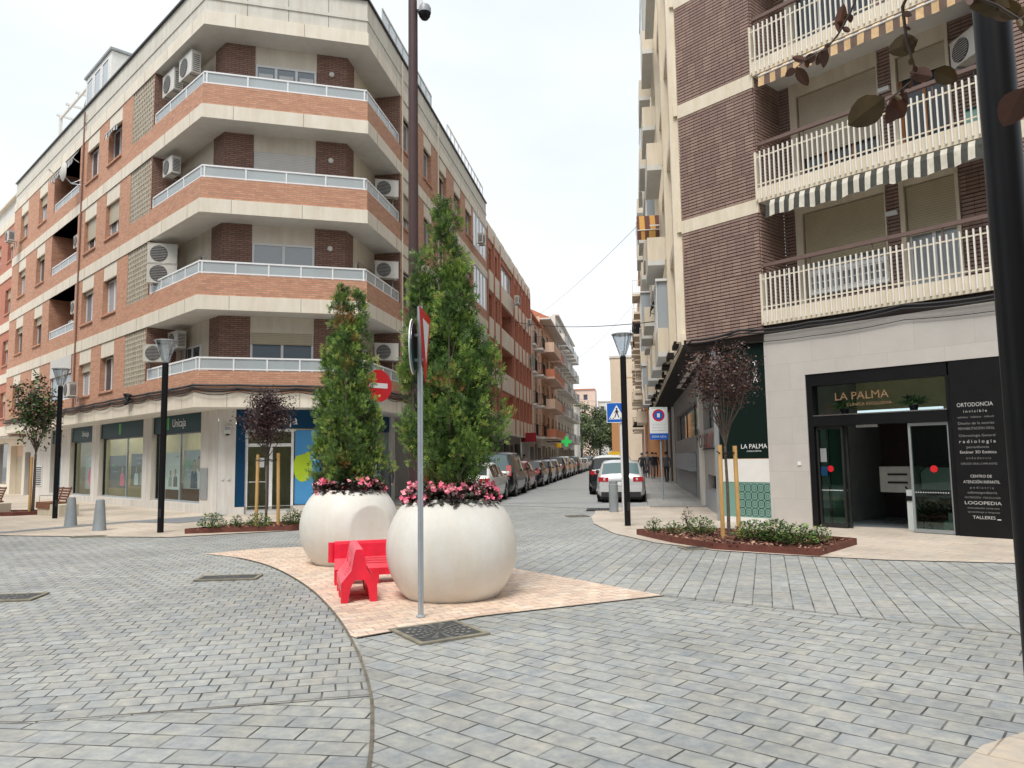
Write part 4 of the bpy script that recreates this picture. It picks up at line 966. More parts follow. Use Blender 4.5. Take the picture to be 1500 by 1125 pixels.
for i in range(5):
    base = RL[i]; off = RL[i]-RL[0]
    fm = 'orange' if i == 1 else ('white' if i == 0 else 'whitepaint')
    sc = [.62, .78, .2, .4, .5][i]; sd = [.42, .20, .3, .1, .2][i]
    rl = ROOTLOC[rb.name]
    # wide window
    window(rb, FRi.off(.0), 1.485, base+.78, 1.95, 2.06, 0, sc, 'shuto' if i == 0 else 'shutc', 'glasslight' if i == 0 else 'glass', sill=False, frame=fm, panes=3, depth=.14)
    window(rb, FRi.off(.0), 3.415, base+.14, 1.02, 2.70, 0, sd, 'shuto' if i == 0 else 'shutc', 'glass' if i == 1 else 'glasslight', sill=False, frame=fm, panes=2, depth=.14, name='balcony_door')
# white grid under the lower shutter
m = MB()
for k in range(15): m.box(FRi, .66+k*.128, .68+k*.128, 5.55, 5.93, .05, .07, K['white'])
for z in (5.55, 5.73, 5.91): m.box(FRi, .66, 2.47, z, z+.03, .045, .075, K['white'])
m.box(FRi, .64, 2.49, 5.95, 6.05, .04, .08, K['white']); m.box(FRi, .64, 2.49, 5.46, 5.54, .04, .08, K['white']); m.build('window_grid', rb)
# balcony slabs + fascia
for i in range(5):
    z = RL[i]; m = MB(); m.box(FR, .0, 5.12, z, z+.12, -1.5, -.02, K['soffit']); m.box(FR, .02, 5.10, z-.002, z+.35, -.12, .02, K['creamR'])
    m.build('balcony_slab', rb)
    m = MB(); n = 42; zt = z+1.24
    for k in range(n+1): s = .03+5.03*k/n; m.box(FR, s-.014, s+.014, z+.06, zt, .024, .062, K['rail'])
    m.box(FR, .01, 5.1, zt-.14, zt-.11, .0, .023, K['creamR']); m.box(FR, .01, 5.1, z+.42, z+.45, .0, .023, K['creamR']); m.box(FR, .0, .03, z+.02, zt, -.12, .07, K['creamR'])
    m.build('balcony_railing', rb)
    m = MB(); m.box(FR, .05, 5.1, z+1.42, z+1.50, -.12, -.03, K['copper'])
    for s in (1.2, 2.6, 4.0): m.box(FR, s-.01, s+.01, z+1.1, z+1.42, -.09, -.06, K['copper'])
    m.build('handrail', rb)
# wall lights on the brick pillar
for z in (RL[0]+2.25, RL[1]+2.15): m = MB(); m.box(FRi, 2.52, 2.76, z, z+.09, .025, .12, K['signwhite']); m.build('wall_lamp', rb)
# roof
m = MB(); m.box(FR, -2.22, 9.5, 20.3, 20.9, -.3, .03, K['creamR']); m.build('roof_parapet', rb)
# ground floor front
m = MB(); wall(m, FR, 0, 9.5, -.05, 4.47, [(.97, 4.86, .0, 3.42, .35)], K['stoneR']); m.build('stone_wall', rb)
m = MB(); m.box(FR, -2.2, 9.5, 4.48, 4.66, -2.6, -.03, K['darkbrown']); m.build('floor_slab', rb)
m = MB(); m.box(FR, -.02, .0, -.05, 4.47, -.5, -.001, K['stoneR'])
m.box(FR, -1.37, -.02, -.02, .14, -.25, -.03, K['whitepaint']); m.box(FR, -1.37, -.02, .14, .98, -.25, -.04, K['seagreen']); m.box(FR, -1.37, -.02, .98, 1.53, -.25, -.03, K['whitepaint']); m.box(FR, -1.37, -.02, 1.54, 4.47, -.25, -.05, K['darkgreen'])
m.build('clinic_window', rb)
# geometric pattern on the panel
m = MB(); r_ = .0
def ring(mb, fr, s, z, r, w, d, m_, n=8):
    for k in range(n):
        a0, a1 = 2*math.pi*(k+.5)/n, 2*math.pi*(k+1.5)/n
        mb.face([fr.p(s+r*math.cos(a0), z+r*math.sin(a0), d), fr.p(s+r*math.cos(a1), z+r*math.sin(a1), d), fr.p(s+(r-w)*math.cos(a1), z+(r-w)*math.sin(a1), d), fr.p(s+(r-w)*math.cos(a0), z+(r-w)*math.sin(a0), d)], m_)
for i in range(5):
    for j in range(4): ring(m, FR, -.12-i*.17, .27+j*.19, .105, .012, -.036, K['darkgreen']); ring(m, FR, -.12-i*.17, .27+j*.19, .05, .009, -.035, K['darkgreen'], 4)
m.build('lattice_print', rb)
text('LA PALMA', FR, -.42, 1.78, .155, K['signwhite'], 'window_lettering', rb, d=-.046)
text('CLÍNICA DENTAL', FR, -.42, 1.70, .05, K['signwhite'], 'window_lettering', rb, d=-.046)
for z_, b_ in ((3.72, 'T'), (3.52, 'd'), (3.36, 'A')): text(b_, FR, -.30, z_, .20, K['signwhite'], 'window_lettering', rb, d=-.046)
# corner pillar
m = MB(); m.box(FR, -1.50, -1.372, -.02, 4.6, -.3, -.02, K['grey']); m.build('corner_pillar', rb)
# entrance: frame, fixed panes, sliding doors, black panel
m = MB(); dk = K['black']
m.box(FR, .97, 1.10, .0, 3.15, -.3, -.03, dk).box(FR, .97, 3.90, 3.15, 3.419, -.3, -.025, dk).box(FR, 1.10, 3.90, 2.24, 2.46, -.3, -.03, dk).box(FR, 3.86, 3.93, .0, 3.15, -.3, -.03, dk)
m.box(FR, 1.10, 3.86, 2.465, 2.49, -.28, -.02, K['chrome']); m.build('entrance_frame', rb)
m = MB(); m.box(FR, 3.94, 4.86, .0, 3.419, -.3, -.012, dk); m.build('information_panel', rb)
cx = 4.36
rows = [('ORTODONCIA', 2.50, .125, .62), ('i n v i s i b l e', 2.385, .085, .40), ('adultos · hábitos · infantil', 2.28, .06, .62), ('Diseño de la sonrisa', 2.155, .08, .62), ('REHABILITACIÓN ORAL', 2.055, .08, .62), ('Odontología General', 1.92, .075, .62), ('r a d i o l o g í a', 1.80, .10, .62), ('periodoncia', 1.70, .075, .38), ('Escáner 3D Estética', 1.60, .085, .62), ('e n d o d o n c i a', 1.49, .075, .42), ('CIRUGÍA ORAL E IMPLANTES', 1.385, .06, .62),
        ('CENTRO DE', 1.14, .085, .36), ('ATENCIÓN INFANTIL', 1.03, .09, .62), ('p e d i a t r í a', .93, .07, .40), ('odontopediatría', .835, .075, .50), ('NUTRICIÓN · PSICOLOGÍA', .745, .055, .60), ('LOGOPEDIA', .63, .10, .62), ('estimulación temprana', .55, .05, .54), ('aprendizaje y lenguaje', .475, .05, .54), ('TALLERES', .36, .095, .38)]
for body, z, sz_, w in rows: text(body, FR, cx+(.0 if z > 1.2 else .02), z, sz_*.88, K['dimtext' if sz_ < .084 else 'paneltext'], 'panel_lettering', rb, d=-.010, width=w)
m = MB(); m.box(FR, 4.6, 4.66, .35, .365, -.011, -.004, K['signwhite']); m.build('panel_mark', rb)
def pane_part(name, fr, s0, s1, z0, z1, d, fm, gm, dot=None, tw=.045):
    m = MB(); m.box(fr, s0, s0+tw, z0, z1, d-.03, d+.03, K[fm]).box(fr, s1-tw, s1, z0, z1, d-.03, d+.03, K[fm]).box(fr, s0+tw, s1-tw, z0, z0+.07, d-.03, d+.03, K[fm]).box(fr, s0+tw, s1-tw, z1-.06, z1, d-.03, d+.03, K[fm])
    o = m.build(name, rb); rl = ROOTLOC[rb.name]
    def sh(x):
        for v in x.data.vertices: v.co = (v.co.x-rl[0], v.co.y-rl[1], v.co.z-rl[2])
    g = MB(); g.box(fr, s0+tw, s1-tw, z0+.07, z1-.06, d-.006, d+.006, K[gm]); sh(g.build('pane', o, world=False))
    if dot:
        g = MB(); g.face([fr.p(dot[0]+.07*math.cos(k*math.pi/12), dot[1]+.07*math.sin(k*math.pi/12), d+.009) for k in range(24)], K['signred']); sh(g.build('warning_dot', o, world=False))
    g = MB()
    for k in range(14): s = s0+tw+.02+(s1-s0-2*tw-.04)*k/14; g.box(fr, s, s+.018, .82, .838, d+.007, d+.009, K['signwhite'])
    sh(g.build('safety_marks', o, world=False))
    return o
pane_part('sliding_door', FR, 1.12, 1.72, .03, 2.23, -.12, 'darkmetal', 'clear2', (1.40, 1.30)); pane_part('sliding_door', FR, 1.30, 1.78, .03, 2.23, -.20, 'darkmetal', 'clear2')
pane_part('sliding_door', FR, 3.08, 3.86, .03, 2.23, -.12, 'grey', 'clear2', (3.52, 1.30))
g = MB(); g.box(FR, 1.10, 3.86, 2.50, 3.14, -.16, -.15, K['clear']); g.build('transom_pane', rb)
m = MB(); m.box(FR, 1.2, 1.34, 1.45, 1.75, -.085, -.08, K['grey']); m.build('door_notice', rb); m = MB(); m.box(FR, 1.2, 1.34, 1.15, 1.35, -.085, -.08, K['blue']); m.build('door_notice', rb); m = MB(); m.box(FR, 2.05, 2.5, 2.18, 2.235, -.11, -.03, K['chrome']); m.build('door_sensor', rb)
# lobby
m = MB(); m.box(FR, .98, 5.8, -.06, .004, -5.0, -.02, K['galv']); m.box(FR, .98, 5.8, .0, 3.4, -5.0, -4.9, K['shopwall']); m.box(FR, .90, .975, .0, 3.42, -5, -.36, K['grey']); m.box(FR, 4.86, 4.95, 0, 3.42, -5, -.36, K['shopwall']); m.box(FR, .9, 5.8, 3.43, 3.5, -5, -.36, K['soffit'])
m.box(FR, .98, 4.86, 2.42, 3.42, -2.6, -2.5, K['shopwall']); m.box(FR, 1.9, 4.86, 1.28, 1.36, -4.0, -3.0, K['dark']); m.box(FR, 1.95, 4.8, .75, 1.27, -3.2, -3.1, K['soffit'])
m.box(FR, 1.9, 2.6, .75, 1.32, -1.9, -1.4, K['greyrender']); m.box(FR, 2.08, 2.5, 1.13, 1.17, -1.399, -1.38, K['black']); m.box(FR, 2.08, 2.5, .95, .99, -1.399, -1.38, K['black']); m.box(FR, .98, 2.9, 0.005, 2.4, -3.9, -3.8, K['brownpole'])
for k in range(7): m.box(FR, 3.2, 4.8, -.0+k*.16, .16+k*.16, -1.6-k*.28, -1.32-k*.28, K['greyrender'])
m.build('lobby', rb)
text('LA PALMA', FR, 2.15, 2.80, .24, K['bronzetext'], 'transom_lettering', rb, d=-.145, width=1.15)
text('CLÍNICA EXCLUSIVA', FR, 2.3, 2.66, .09, K['bronzetext'], 'transom_lettering', rb, d=-.145, width=.95)
m = MB(); m.tube([FR.p(2.6, .9, -1.0), FR.p(3.1, .1, -1.0)], .02, dk, 6).tube([FR.p(2.5, .6, -1.3), FR.p(3.0, .0, -1.3)], .02, dk, 6).tube([FR.p(2.95, .0, -.9), FR.p(2.95, 1.2, -.9), FR.p(3.3, 2.1, -2.2)], .018, dk, 6); m.build('stair_rail', rb)
m = MB(); m.box(FR, 2.75, 2.88, .0, .85, -.75, -.65, K['posterw']); m.box(FR, 2.74, 2.89, .62, .72, -.64, -.63, dk); m.build('access_post', rb)
m = MB(); m.box(FR, 1.75, 3.5, 2.53, 2.58, -.9, -.8, lamp_mat('lobby_tube', (.8, .9, 1), .7)); m.build('ceiling_light', rb)
def plantlet(t, cx, cy, cz, r, n, mt, mt2=None, up=.6, seed=1, lw=.035, ll=.1):
    rr = random.Random(seed); m = MB(); ms = [mt, mt2 or mt]
    for k in range(n):
        a = rr.uniform(0, 6.283); e = rr.uniform(.2, 1.3); d = Vector((math.cos(a)*math.cos(e), math.sin(a)*math.cos(e), math.sin(e)*up+.05))
        p = Vector((cx, cy, cz))+d*r*rr.uniform(.15, 1); dd = (d+Vector((rr.uniform(-.6, .6), rr.uniform(-.6, .6), rr.uniform(-.5, .4)))).normalized(); sd = dd.cross(Vector((rr.uniform(-1, 1), rr.uniform(-1, 1), 1))).normalized()
        l = ll*rr.uniform(.6, 1.3); w = lw*rr.uniform(.7, 1.3)
        m.face([tuple(p), tuple(p+dd*l*.5+sd*w*.5), tuple(p+dd*l), tuple(p+dd*l*.5-sd*w*.5)], rr.choice(ms))
    return m
K['leafdk'] = mat('dark_leaf', (.018, .045, .016), .5, var=.4); K['leaf'] = mat('green_leaf', (.085, .18, .04), .55, var=.35); K['leaflt'] = mat('light_green_leaf', (.20, .29, .07), .55, var=.3)
for s, lab in ((1.65, 'potted fern seen through the left of the glass above the clinic door'), (3.1, 'potted fern seen through the right of the glass above the clinic door')):
    p = FR.p(s, 2.50, -.42); t = thing('potted_plant', lab, 'potted plant', p, FR.rot())
    m = MB(); m.lathe([(0, 0), (.07, 0), (.10, .12), (.08, .12)], (0, 0, 0), K['black'], 14); m.build('pot', t, world=False)
    plantlet(t, 0, 0, .12, .28, 260, K['leafdk'], K['leaf'], .5, 3, .03, .13).build('foliage', t, world=False)
# doorbell
m = MB(); m.box(FR, .70, .78, 1.38, 1.46, .001, .02, K['signwhite']); m.build('doorbell', rb)

# ------------------------------------------------------------------ right building, street side
RSL = 36.0
m = MB(); hs = []
for i in range(5):
    z = RL[i]
    for k in range(9): hs.append((2.0+k*3.9, 3.6+k*3.9, z+.5, z+2.5, .25))
wall(m, FRS, 0, RSL, 4.5, 20.3, hs, K['creamR']); m.build('street_wall', rb)
for i in range(5):
    for k in range(9): window(rb, FRS, 2.8+k*3.9, RL[i]+.5, 1.58, 2.0, 0, .4 if (i+k) % 2 else 0, 'shutc', 'glass', frame='brownpole', sill=False)
m = MB()
for i in range(6):
    z = (RL+[RT])[i]-.18; m.box(FRS, 0.02, RSL, z, z+.3, .002, .12, K['creamR'])
for k in range(10): m.box(FRS, .6+k*3.9-.5, .6+k*3.9-.15, 4.6, 20.4, .003, .22, K['creamR'])
m.build('cream_fin', rb)
for i in range(5):
    z = RL[i]
    for k in range(8):
        if (i+k) % 4 == 3: continue
        s0 = 4.6+k*3.9; dd = .55+.08*((i*3+k) % 4)
        m = MB(); m.box(FRS, s0, s0+2.9, z+.12, z+.28, .24, dd, K['soffit']); m.box(FRS, s0, s0+2.9, z+.28, z+1.05, dd-.08, dd, K['creamR']); m.box(FRS, s0, s0+.07, z+.28, z+1.05, .13, dd-.081, K['creamR'])
        m.build('street_balcony', rb)
        if (i*2+k) % 3 == 0:
            m = MB(); m.box(FRS, s0+.1, s0+2.8, z+1.06, z+2.6, dd-.06, dd-.02, K['glasslight']); m.box(FRS, s0+.08, s0+.12, z+1.06, z+2.6, .2, dd-.061, K['glasslight']); m.box(FRS, s0+.0, s0+2.9, z+2.6, z+2.68, .2, dd+.02, K['whitepaint'])
            for q in (.1, 1.0, 1.9, 2.75): m.box(FRS, s0+q-.03, s0+q+.03, z+1.06, z+2.6, dd-.019, dd+.005, K['whitepaint'])
            m.build('glazed_gallery', rb)
# dark eaves over the pavement
m = MB(); m.box(FRS, -.0, RSL, 4.40, 4.62, -1.1, .06, K['darkbrown']); m.box(FR, -2.22, -.0, 4.30, 4.499, -.6, .02, K['darkbrown'])
for k in range(12): m.box(FRS, .9+k*2.6, 2.0+k*2.6, 4.63, 4.74+(k % 2)*.04, .02, .26+.05*(k % 3), K['darkbrown'])
for k in range(5): m.box(FRS, 1.2+k*2.2, 2.9+k*2.2, 4.385, 4.398, -.55, -.4, K['soffit'])
m.build('eaves', rb)
ac_unit(FR.p(4.62, RL[1]+1.95, -.9), FR.rot()-.6, 'air conditioner on a bracket beside the tall dark post, on the upper brown balcony', 1.0)
m = MB()
t = thing('storage_crate', 'turquoise plastic crate on the upper balcony beside the dark post', 'crate', FR.p(4.72, RL[1]+.13, -.35), FR.rot()); m = MB(); m.bx(-.2, .2, -.15, .15, 0, .55, K['seagreen']); m.bx(-.21, .21, -.16, .16, .55, .60, K['teal']); m.build('body', t, world=False)
# awnings of the right building
awning('balcony_awning', 'tattered dark green and white striped awning over the lowest brown balcony', FR, .25, 4.95, RL[1]-.03, .12, .05, .34, K['aw_green'], bar=False, d0=.02)
awning('balcony_awning', 'orange and brown striped awning over the second brown balcony', FR, .25, 5.05, RL[2]-.03, .12, .10, .26, K['aw_orange'], scallop=False, d0=.02)
awning('balcony_awning', 'gold and maroon striped awning pulled out high over the street side', Frame(LT(.42, 29), (uS[1], -uS[0]), (-uS[0], -uS[1])), 0, 1.0, 10.95, .85, .9, .36, K['aw_gold'], scallop=False)
awning('balcony_awning', 'maroon awning under the gold striped one on the street side', FRS, 8.6, 10.0, 10.0, .6, .45, .3, K['signdkred'], scallop=False, d0=.1)
awning('balcony_awning', 'dark green awning half way up the street side of the clinic building', FRS, 7.0, 8.6, 7.8, .8, .55, .2, K['teal'], scallop=False, d0=.1)
# cables under the balconies
for j, (z, d, r, lab) in enumerate([(4.60, .09, .03, 'thick black cable under the lowest brown balcony'), (4.52, .12, .02, 'second black cable sagging under the lowest brown balcony'), (4.30, .04, .008, 'thin cable drooping across the pale stone above the clinic sign')]):
    cable(lab, [FR.p(s, z+(.05 if k % 2 else -.02), d) for k, s in enumerate([9.0, 7.0, 5.2, 3.2, 1.2, -.6, -2.0])], r, group='cables above the clinic', sag=.05 if j < 2 else .03, seg=6)
cable('black cable looping along the eaves of the clinic building', [FR.p(-2.0, 4.58, .08), FRS.p(.2, 4.55, .1), FRS.p(5, 4.75, .12), FRS.p(12, 4.7, .12), FRS.p(20, 4.7, .1)], .025, group='cables above the clinic', sag=.06, seg=6)
# pavement level wall on the street side
FW = Frame(LT(2.28, 19.45), uS, (-uS[1], uS[0]))
m = MB(); hs = [(.45, 5.3, 2.42, 3.95, .3), (.55, 4.6, .62, 1.05, .3), (6.6, 20, 2.35, 3.6, .3)]
wall(m, FW, .0, 21.5, -.05, 4.42, hs, K['greyrender']); m.box(FW, 5.45, 6.1, 0, 4.38, .0, .12, K['stone']); m.box(FW, 8.6, 18.5, 1.05, 1.72, .01, .22, K['galv']); m.box(FW, .0, 5.3, .0, .60, .003, .03, K['galv']); m.box(FW, 9, 20, .05, .95, .003, .02, K['grey'])
m.build('side_wall', rb)
for a, c, z0, z1 in ((.45, 5.3, 2.42, 3.95), (.55, 4.6, .62, 1.05), (6.6, 20, 2.35, 3.6)):
    window(rb, FW, (a+c)/2, z0, c-a-.02, z1-z0, 0, 0, 'shutc', 'glassmid' if z0 > 2 else 'darkgreen', sill=False, frame='darkmetal', panes=3)
m = MB(); m.box(FW, 21.5, 35.5, -.05, 4.4, -1.0, -.8, K['dark'])
for k in range(6): m.box(FW, 21.5+k*2.7, 22.1+k*2.7, -.05, 4.4, -.8, .0, K['stone' if k % 2 else 'copper'])
m.build('street_arcade', rb)
t = thing('bar_sign', 'black and red letters of a bar sign on the grey side wall', 'sign', FW.p(4.3, 1.75, .01), 0, wparts=True)
m = MB(); m.box(FW, 2.2, 6.3, 1.80, 1.84, .012, .05, K['black']); m.build('rail', t)
x = text('Pour', FW, 4.3, 1.86, .88, K['black'], 'lettering', t, d=.16, width=4.0); x2 = text('Pour', FW, 4.3, 1.86, .88, K['signred'], 'lettering_back', t, d=.05, width=4.1)
# buildings further along on the right
def right_row(label, l, t0, t1, top, wm, out, seed, bal='creamR'):
    fr = SR(l, t0); o = thing('apartment_building', label, 'apartment building', fr.p(0, 0), wparts=True); r = random.Random(seed)
    m = MB(); hs = []; n = int((t1-t0)/3.6); lv = [4.4+3.05*k for k in range(int((top-4.4)/3.05))]
    for z in lv: hs += [(1+k*3.6, 2.6+k*3.6, z+.3, z+2.3, .3) for k in range(n)]
    wall(m, fr, 0, t1-t0, -.05, top, hs, K[wm]); m.box(fr, -.03, 0, -.05, top, -9, 0, K[wm]); m.box(fr, 0, t1-t0, top, top+.15, -.5, .25, K[bal]); m.build('wall', o)
    for z in lv:
        for k in range(n):
            window(o, fr, 1.8+k*3.6, z+.3, 1.58, 2.0, 0, .4 if r.random() < .5 else 0, 'shutc', 'glass', sill=False)
        for k in range(n):
            if r.random() < .8: balcony(o, fr, .4+k*3.6, 3.2+k*3.6, z+.15, out*r.uniform(.8, 1), bal, 'black' if r.random() < .5 else bal, r.random() < .5)
    return o
right_row('brown and ochre brick building beyond the clinic building on the right', 1.30, 55.6, 78, 19.2, 'ochre', 1.0, 4)
right_row('pale pink building with stepped balconies further along on the right', 1.25, 78.3, 98, 18.2, 'pinkwall', 1.15, 8)
# blank gable building
gb = thing('gable_building', 'tall beige building with a blank end wall facing down the street', 'building', LT(-2.6, 100, 0), wparts=True); fg = Frame(LT(-2.6, 100), (uS[1], -uS[0]), (-uS[0], -uS[1]))
m = MB(); m.box(fg, 0, 6.5, 0, 14.6, -14, 0, K['beige']); m.build('wall', gb); m = MB(); m.box(fg, -.1, 6.6, 14.6, 14.9, -14.1, .1, K['whitewall']); m.build('roof_edge', gb)
m = MB(); m.box(fg, 0.0, .9, 0.0, 7.0, .001, .35, K['ochre']); m.box(fg, 1.6, 5, 11.9, 11.98, .001, .03, K['ochre']); m.box(fg, 1.6, 1.68, 8, 11.9, .001, .03, K['ochre']); m.build('ochre_strip', gb)
# buildings across the plaza, on the camera's side
def across(label, o, u, w, top, wm, n_):
    ny, nx = u[0], -u[1]
    fr = Frame(o, u, (nx, ny)); b_ = thing('apartment_building', label, 'apartment building', fr.p(0, 0), wparts=True); m = MB(); hs = []
    k = 1.2
    while k < w-2.4:
        for z in (4.6, 7.6, 10.6): hs.append((k, k+1.4, z, z+1.6, .25))
        hs.append((k, k+1.9, .4, 2.9, .3)); k += 3.1
    wall(m, fr, 0, w, -.05, top, hs, K[wm]); m.box(fr, 0, w, -.05, top-.1, -9, -.5, K['dark']); m.box(fr, 0, w, top, top+.2, -9, .3, K['cream']); m.box(fr, 0, w, 3.4, 3.8, 0.001, .8, K['cream']); m.build('wall', b_)
    for h in hs: window(b_, fr, (h[0]+h[1])/2, h[2], h[1]-h[0]-.02, h[3]-h[2], 0, .3 if h[2] > 4 else 0, 'shutc', 'glass', sill=False)
across('cream apartment building across the plaza to the left of the camera', (-21, 2), hd(-45), 30, 14, 'cream', 1)
across('beige apartment building across the plaza behind the camera', (20, -17), (-1, 0), 36, 15.5, 'beige', 1)
across('peach apartment building beyond the clinic to the right of the camera', (FR.p(9.8, 0)[0]+.2, FR.p(9.8, 0)[1]), hd(139), 22, 15, 'peach', 1) if False else None
# houses behind the trees
for (l0, l1, t, top, wm, lab) in ((-30, -17.5, 215, 23, 'whitewall', 'distant white building above the trees at the street end'), (-17.2, -10.5, 225, 21.5, 'pinkwall', 'distant pink building with brick dormers above the trees'), (-10.2, 0, 235, 18.5, 'whitewall', 'distant low white building above the trees on the right')):
    fr = Frame(LT(l0, t), (uS[1], -uS[0]), (-uS[0], -uS[1])); o = thing('distant_building', lab, 'building', fr.p(0, 0), wparts=True); w = l1-l0
    m = MB(); hs = []
    for z in (12.5, 15.5, 18.5):
        k = .8
        while k < w-1.6 and z+1.6 < top: hs.append((k, k+1.2, z, z+1.6, .3)); k += 2.4
    wall(m, fr, 0, w, 0, top, hs, K[wm]); m.box(fr, 0, w, top, top+.3, -10, .3, K['terracotta' if wm == 'pinkwall' else 'whitewall'])
    m.box(fr, 0, w, 0, top, -10, -.5, K[wm], skip=('b',)); m.build('wall', o)
    for h in hs: m = MB(); m.box(fr, h[0], h[1], h[2], h[3], -.31, -.28, K['glass']); m.build('window', o)
# ------------------------------------------------------------------ ground
def sheet(name, poly, z, m, kind='structure', thick=0.0):
    mb = MB(); A_ = sum(poly[i][0]*poly[(i+1) % len(poly)][1]-poly[(i+1) % len(poly)][0]*poly[i][1] for i in range(len(poly)))
    if A_ < 0: poly = poly[::-1]
    mb.face([(x, y, z) for x, y in poly], m)
    if thick:
        n = len(poly)
        for i in range(n):
            a, b = poly[i], poly[(i+1) % n]; mb.face([(a[0], a[1], z-thick), (b[0], b[1], z-thick), (b[0], b[1], z), (a[0], a[1], z)], m)
    return mb.build(name, kind=kind)
sheet('ground', [(-400, -300), (400, -300), (400, 700), (-400, 700)], -.02, K['asphalt'])
CURVE = [(-.55, 2.0), (-.66, 3.0), (-.80, 4.22), (-.91, 4.9), (-1.06, 5.6), (-1.41, 6.79), (-1.94, 8.26), (-2.72, 10.03), (-3.74, 11.84), (-4.71, 13.05), (-5.55, 13.69)]
def smooth_path(P_, k=6):
    o = []
    for i in range(len(P_)-1):
        p0, p1, p2, p3 = P_[max(i-1, 0)], P_[i], P_[i+1], P_[min(i+2, len(P_)-1)]
        for j in range(k):
            t = j/k; o.append(tuple(.5*((2*p1[a])+(-p0[a]+p2[a])*t+(2*p0[a]-5*p1[a]+4*p2[a]-p3[a])*t*t+(-p0[a]+3*p1[a]-3*p2[a]+p3[a])*t**3) for a in (0, 1)))
    return o+[P_[-1]]
CSM = smooth_path(CURVE)
LOWL = [(-60, 6.2), (-3.1, 4.98), (-1.06, 5.6)]
LS = [(-40, 17.2), (-12.1, 17.8), (-11.2, 17.55), (-9.3, 17.1), (-7.6, 16.75), (-6.5, 17.3), (-5.3, 17.9), (-5.0, 19.5), LT(-7.0, 24.0), LT(-6.9, 26), LT(-6.9, 130)]
RS = [(11.5, 9.3), (7.4, 11.1), (5.7, 11.65), (4.4, 12.4), (3.45, 13.1), (2.65, 14.4), (2.12, 16.2), (1.95, 18.6), (2.1, 20.6), (2.35, 22.0), LT(-1.3, 24.0), LT(.45, 25.0), LT(.45, 130)]
sheet('plaza_paving', [(-60, 5), (-60, 30), LT(-6.9, 27.2), LT(.6, 24.8), (14, 20), (14, -6), (-60, -6)], 0.0, K['pv_left'])
sheet('front_paving', [(-60, -6), (-60, 6.2), (-3.1, 4.98), (-1.02, 5.42), (-.91, 4.9), (-.80, 4.22), (-.66, 3.0), (-.55, 2.0), (-.5, -6)], .004, K['pv_front'])
BE = [(1.76, 9.02), (1.87, 8.85), (4.42, 6.98), (9, 3.8)]
sheet('right_paving', [(-.5, -6), (-.55, 2.0), (-.66, 3.0), (-.80, 4.22), (-.91, 4.9), (-1.06, 5.6), (-1.45, 7.1), (-.38, 8.0), (1.76, 9.02), (4.42, 6.98), (14, .6), (14, -6)], .004, K['pv_right'])
sheet('paving_band', [(1.76, 9.02), (4.42, 6.98), (14, .6), (14, 8.2), (7.4, 11.1), (5.7, 11.65), (4.4, 12.4), (3.45, 13.1), (2.65, 14.4), (2.12, 16.2), (-.5, 12.0), (-.04, 11.4)], .004, K['pv_band'])
isl = [p for p in CSM if p[1] > 7.16]+[(-4.8, 14.4), (-4.08, 14.55), (-2.0, 13.4), (-.04, 11.41), (.85, 10.25), (1.76, 9.02), (-.38, 8.0), (-1.47, 7.14)]
sheet('paving_island', isl, .010, K['pv_island'])
# sidewalks
lsw = LS+[LT(-12, 130), LT(-12, 40), (-60, 80), (-60, 17.2)]
sheet('left_pavement', lsw, .016, K['pv_walk'])
sheet('left_street_pavement', [LT(-6.88, 25.5), LT(-6.88, 130), LT(-9.9, 130), LT(-9.9, 25.5)], .10, K['walkgrey'], thick=.12)
rsw = RS[:10]+[LT(-1.2, 23.9), LT(.45, 25.0), LT(2.4, 25.0), LT(2.4, 19.0), (14, 12.5), (14, 8.2)]
sheet('right_pavement', rsw, .016, K['pv_walkR'])
sheet('right_street_pavement', [LT(.45, 25.4), LT(.45, 130), LT(2.6, 130), LT(2.6, 25.4)], .11, K['walkgrey'], thick=.13)
m = MB(); m.face([LT(.45, 25.02, .018), LT(2.4, 25.02, .018), LT(2.4, 25.40, .109), LT(.45, 25.40, .109)], K['walkgrey']); m.build('ramp', kind='structure')
sheet('street_road', [LT(-6.88, 27.2), LT(-6.88, 400), LT(.45, 400), LT(.45, 25.1), LT(-1.2, 24.0)], .008, K['asphalt'])
m = MB()
for t in (27.0, 38.0, 56.0): m.face([LT(-6.8, t, .0125), LT(-1.0, t-.2, .0125), LT(-1.0, t-.0, .0125), LT(-6.8, t+.25, .0125)], K['pavedband'])
m.build('road_strip', kind='structure')
sheet('granite_strip', [(-60, 17.9), (-12.6, 18.55), (-10.95, 21.3), (-8.9, 23.5), (-8.75, 23.2), (-10.6, 20.9), (-12.2, 18.25), (-60, 17.6)], .022, K['pavedband'])
sheet('granite_patch', [(-10.6, 21.0), (-9.0, 20.4), (-8.2, 21.6), (-9.4, 22.5)], .0225, K['pavedband'])
m = MB()
def strip(pts, w, z, mt):
    for i in range(len(pts)-1):
        a, b = pts[i], pts[i+1]; dx, dy = b[0]-a[0], b[1]-a[1]; l = math.hypot(dx, dy); nx, ny = -dy/l*w/2, dx/l*w/2
        m.face([(a[0]-nx, a[1]-ny, z), (b[0]-nx, b[1]-ny, z), (b[0]+nx, b[1]+ny, z), (a[0]+nx, a[1]+ny, z)], mt)
strip(CSM[:55], .022, .0145, K['seam']); strip([(-60, 6.2), (-3.1, 4.98), (-1.02, 5.44)], .018, .0142, K['seam']); strip([(-1.47, 7.14), (-.38, 8.0), (1.76, 9.02)], .025, .0148, K['seam']); strip([(1.76, 9.02), (4.42, 6.98), (14, .6)], .018, .0146, K['seam'])
m.build('paving_seam', kind='structure')
sheet('corner_pavement', [(2.2, 4.0), (2.6, 4.38), (3.05, 4.62), (6, 5.2), (8, 2), (4, 0)], .010, K['pv_walk'])
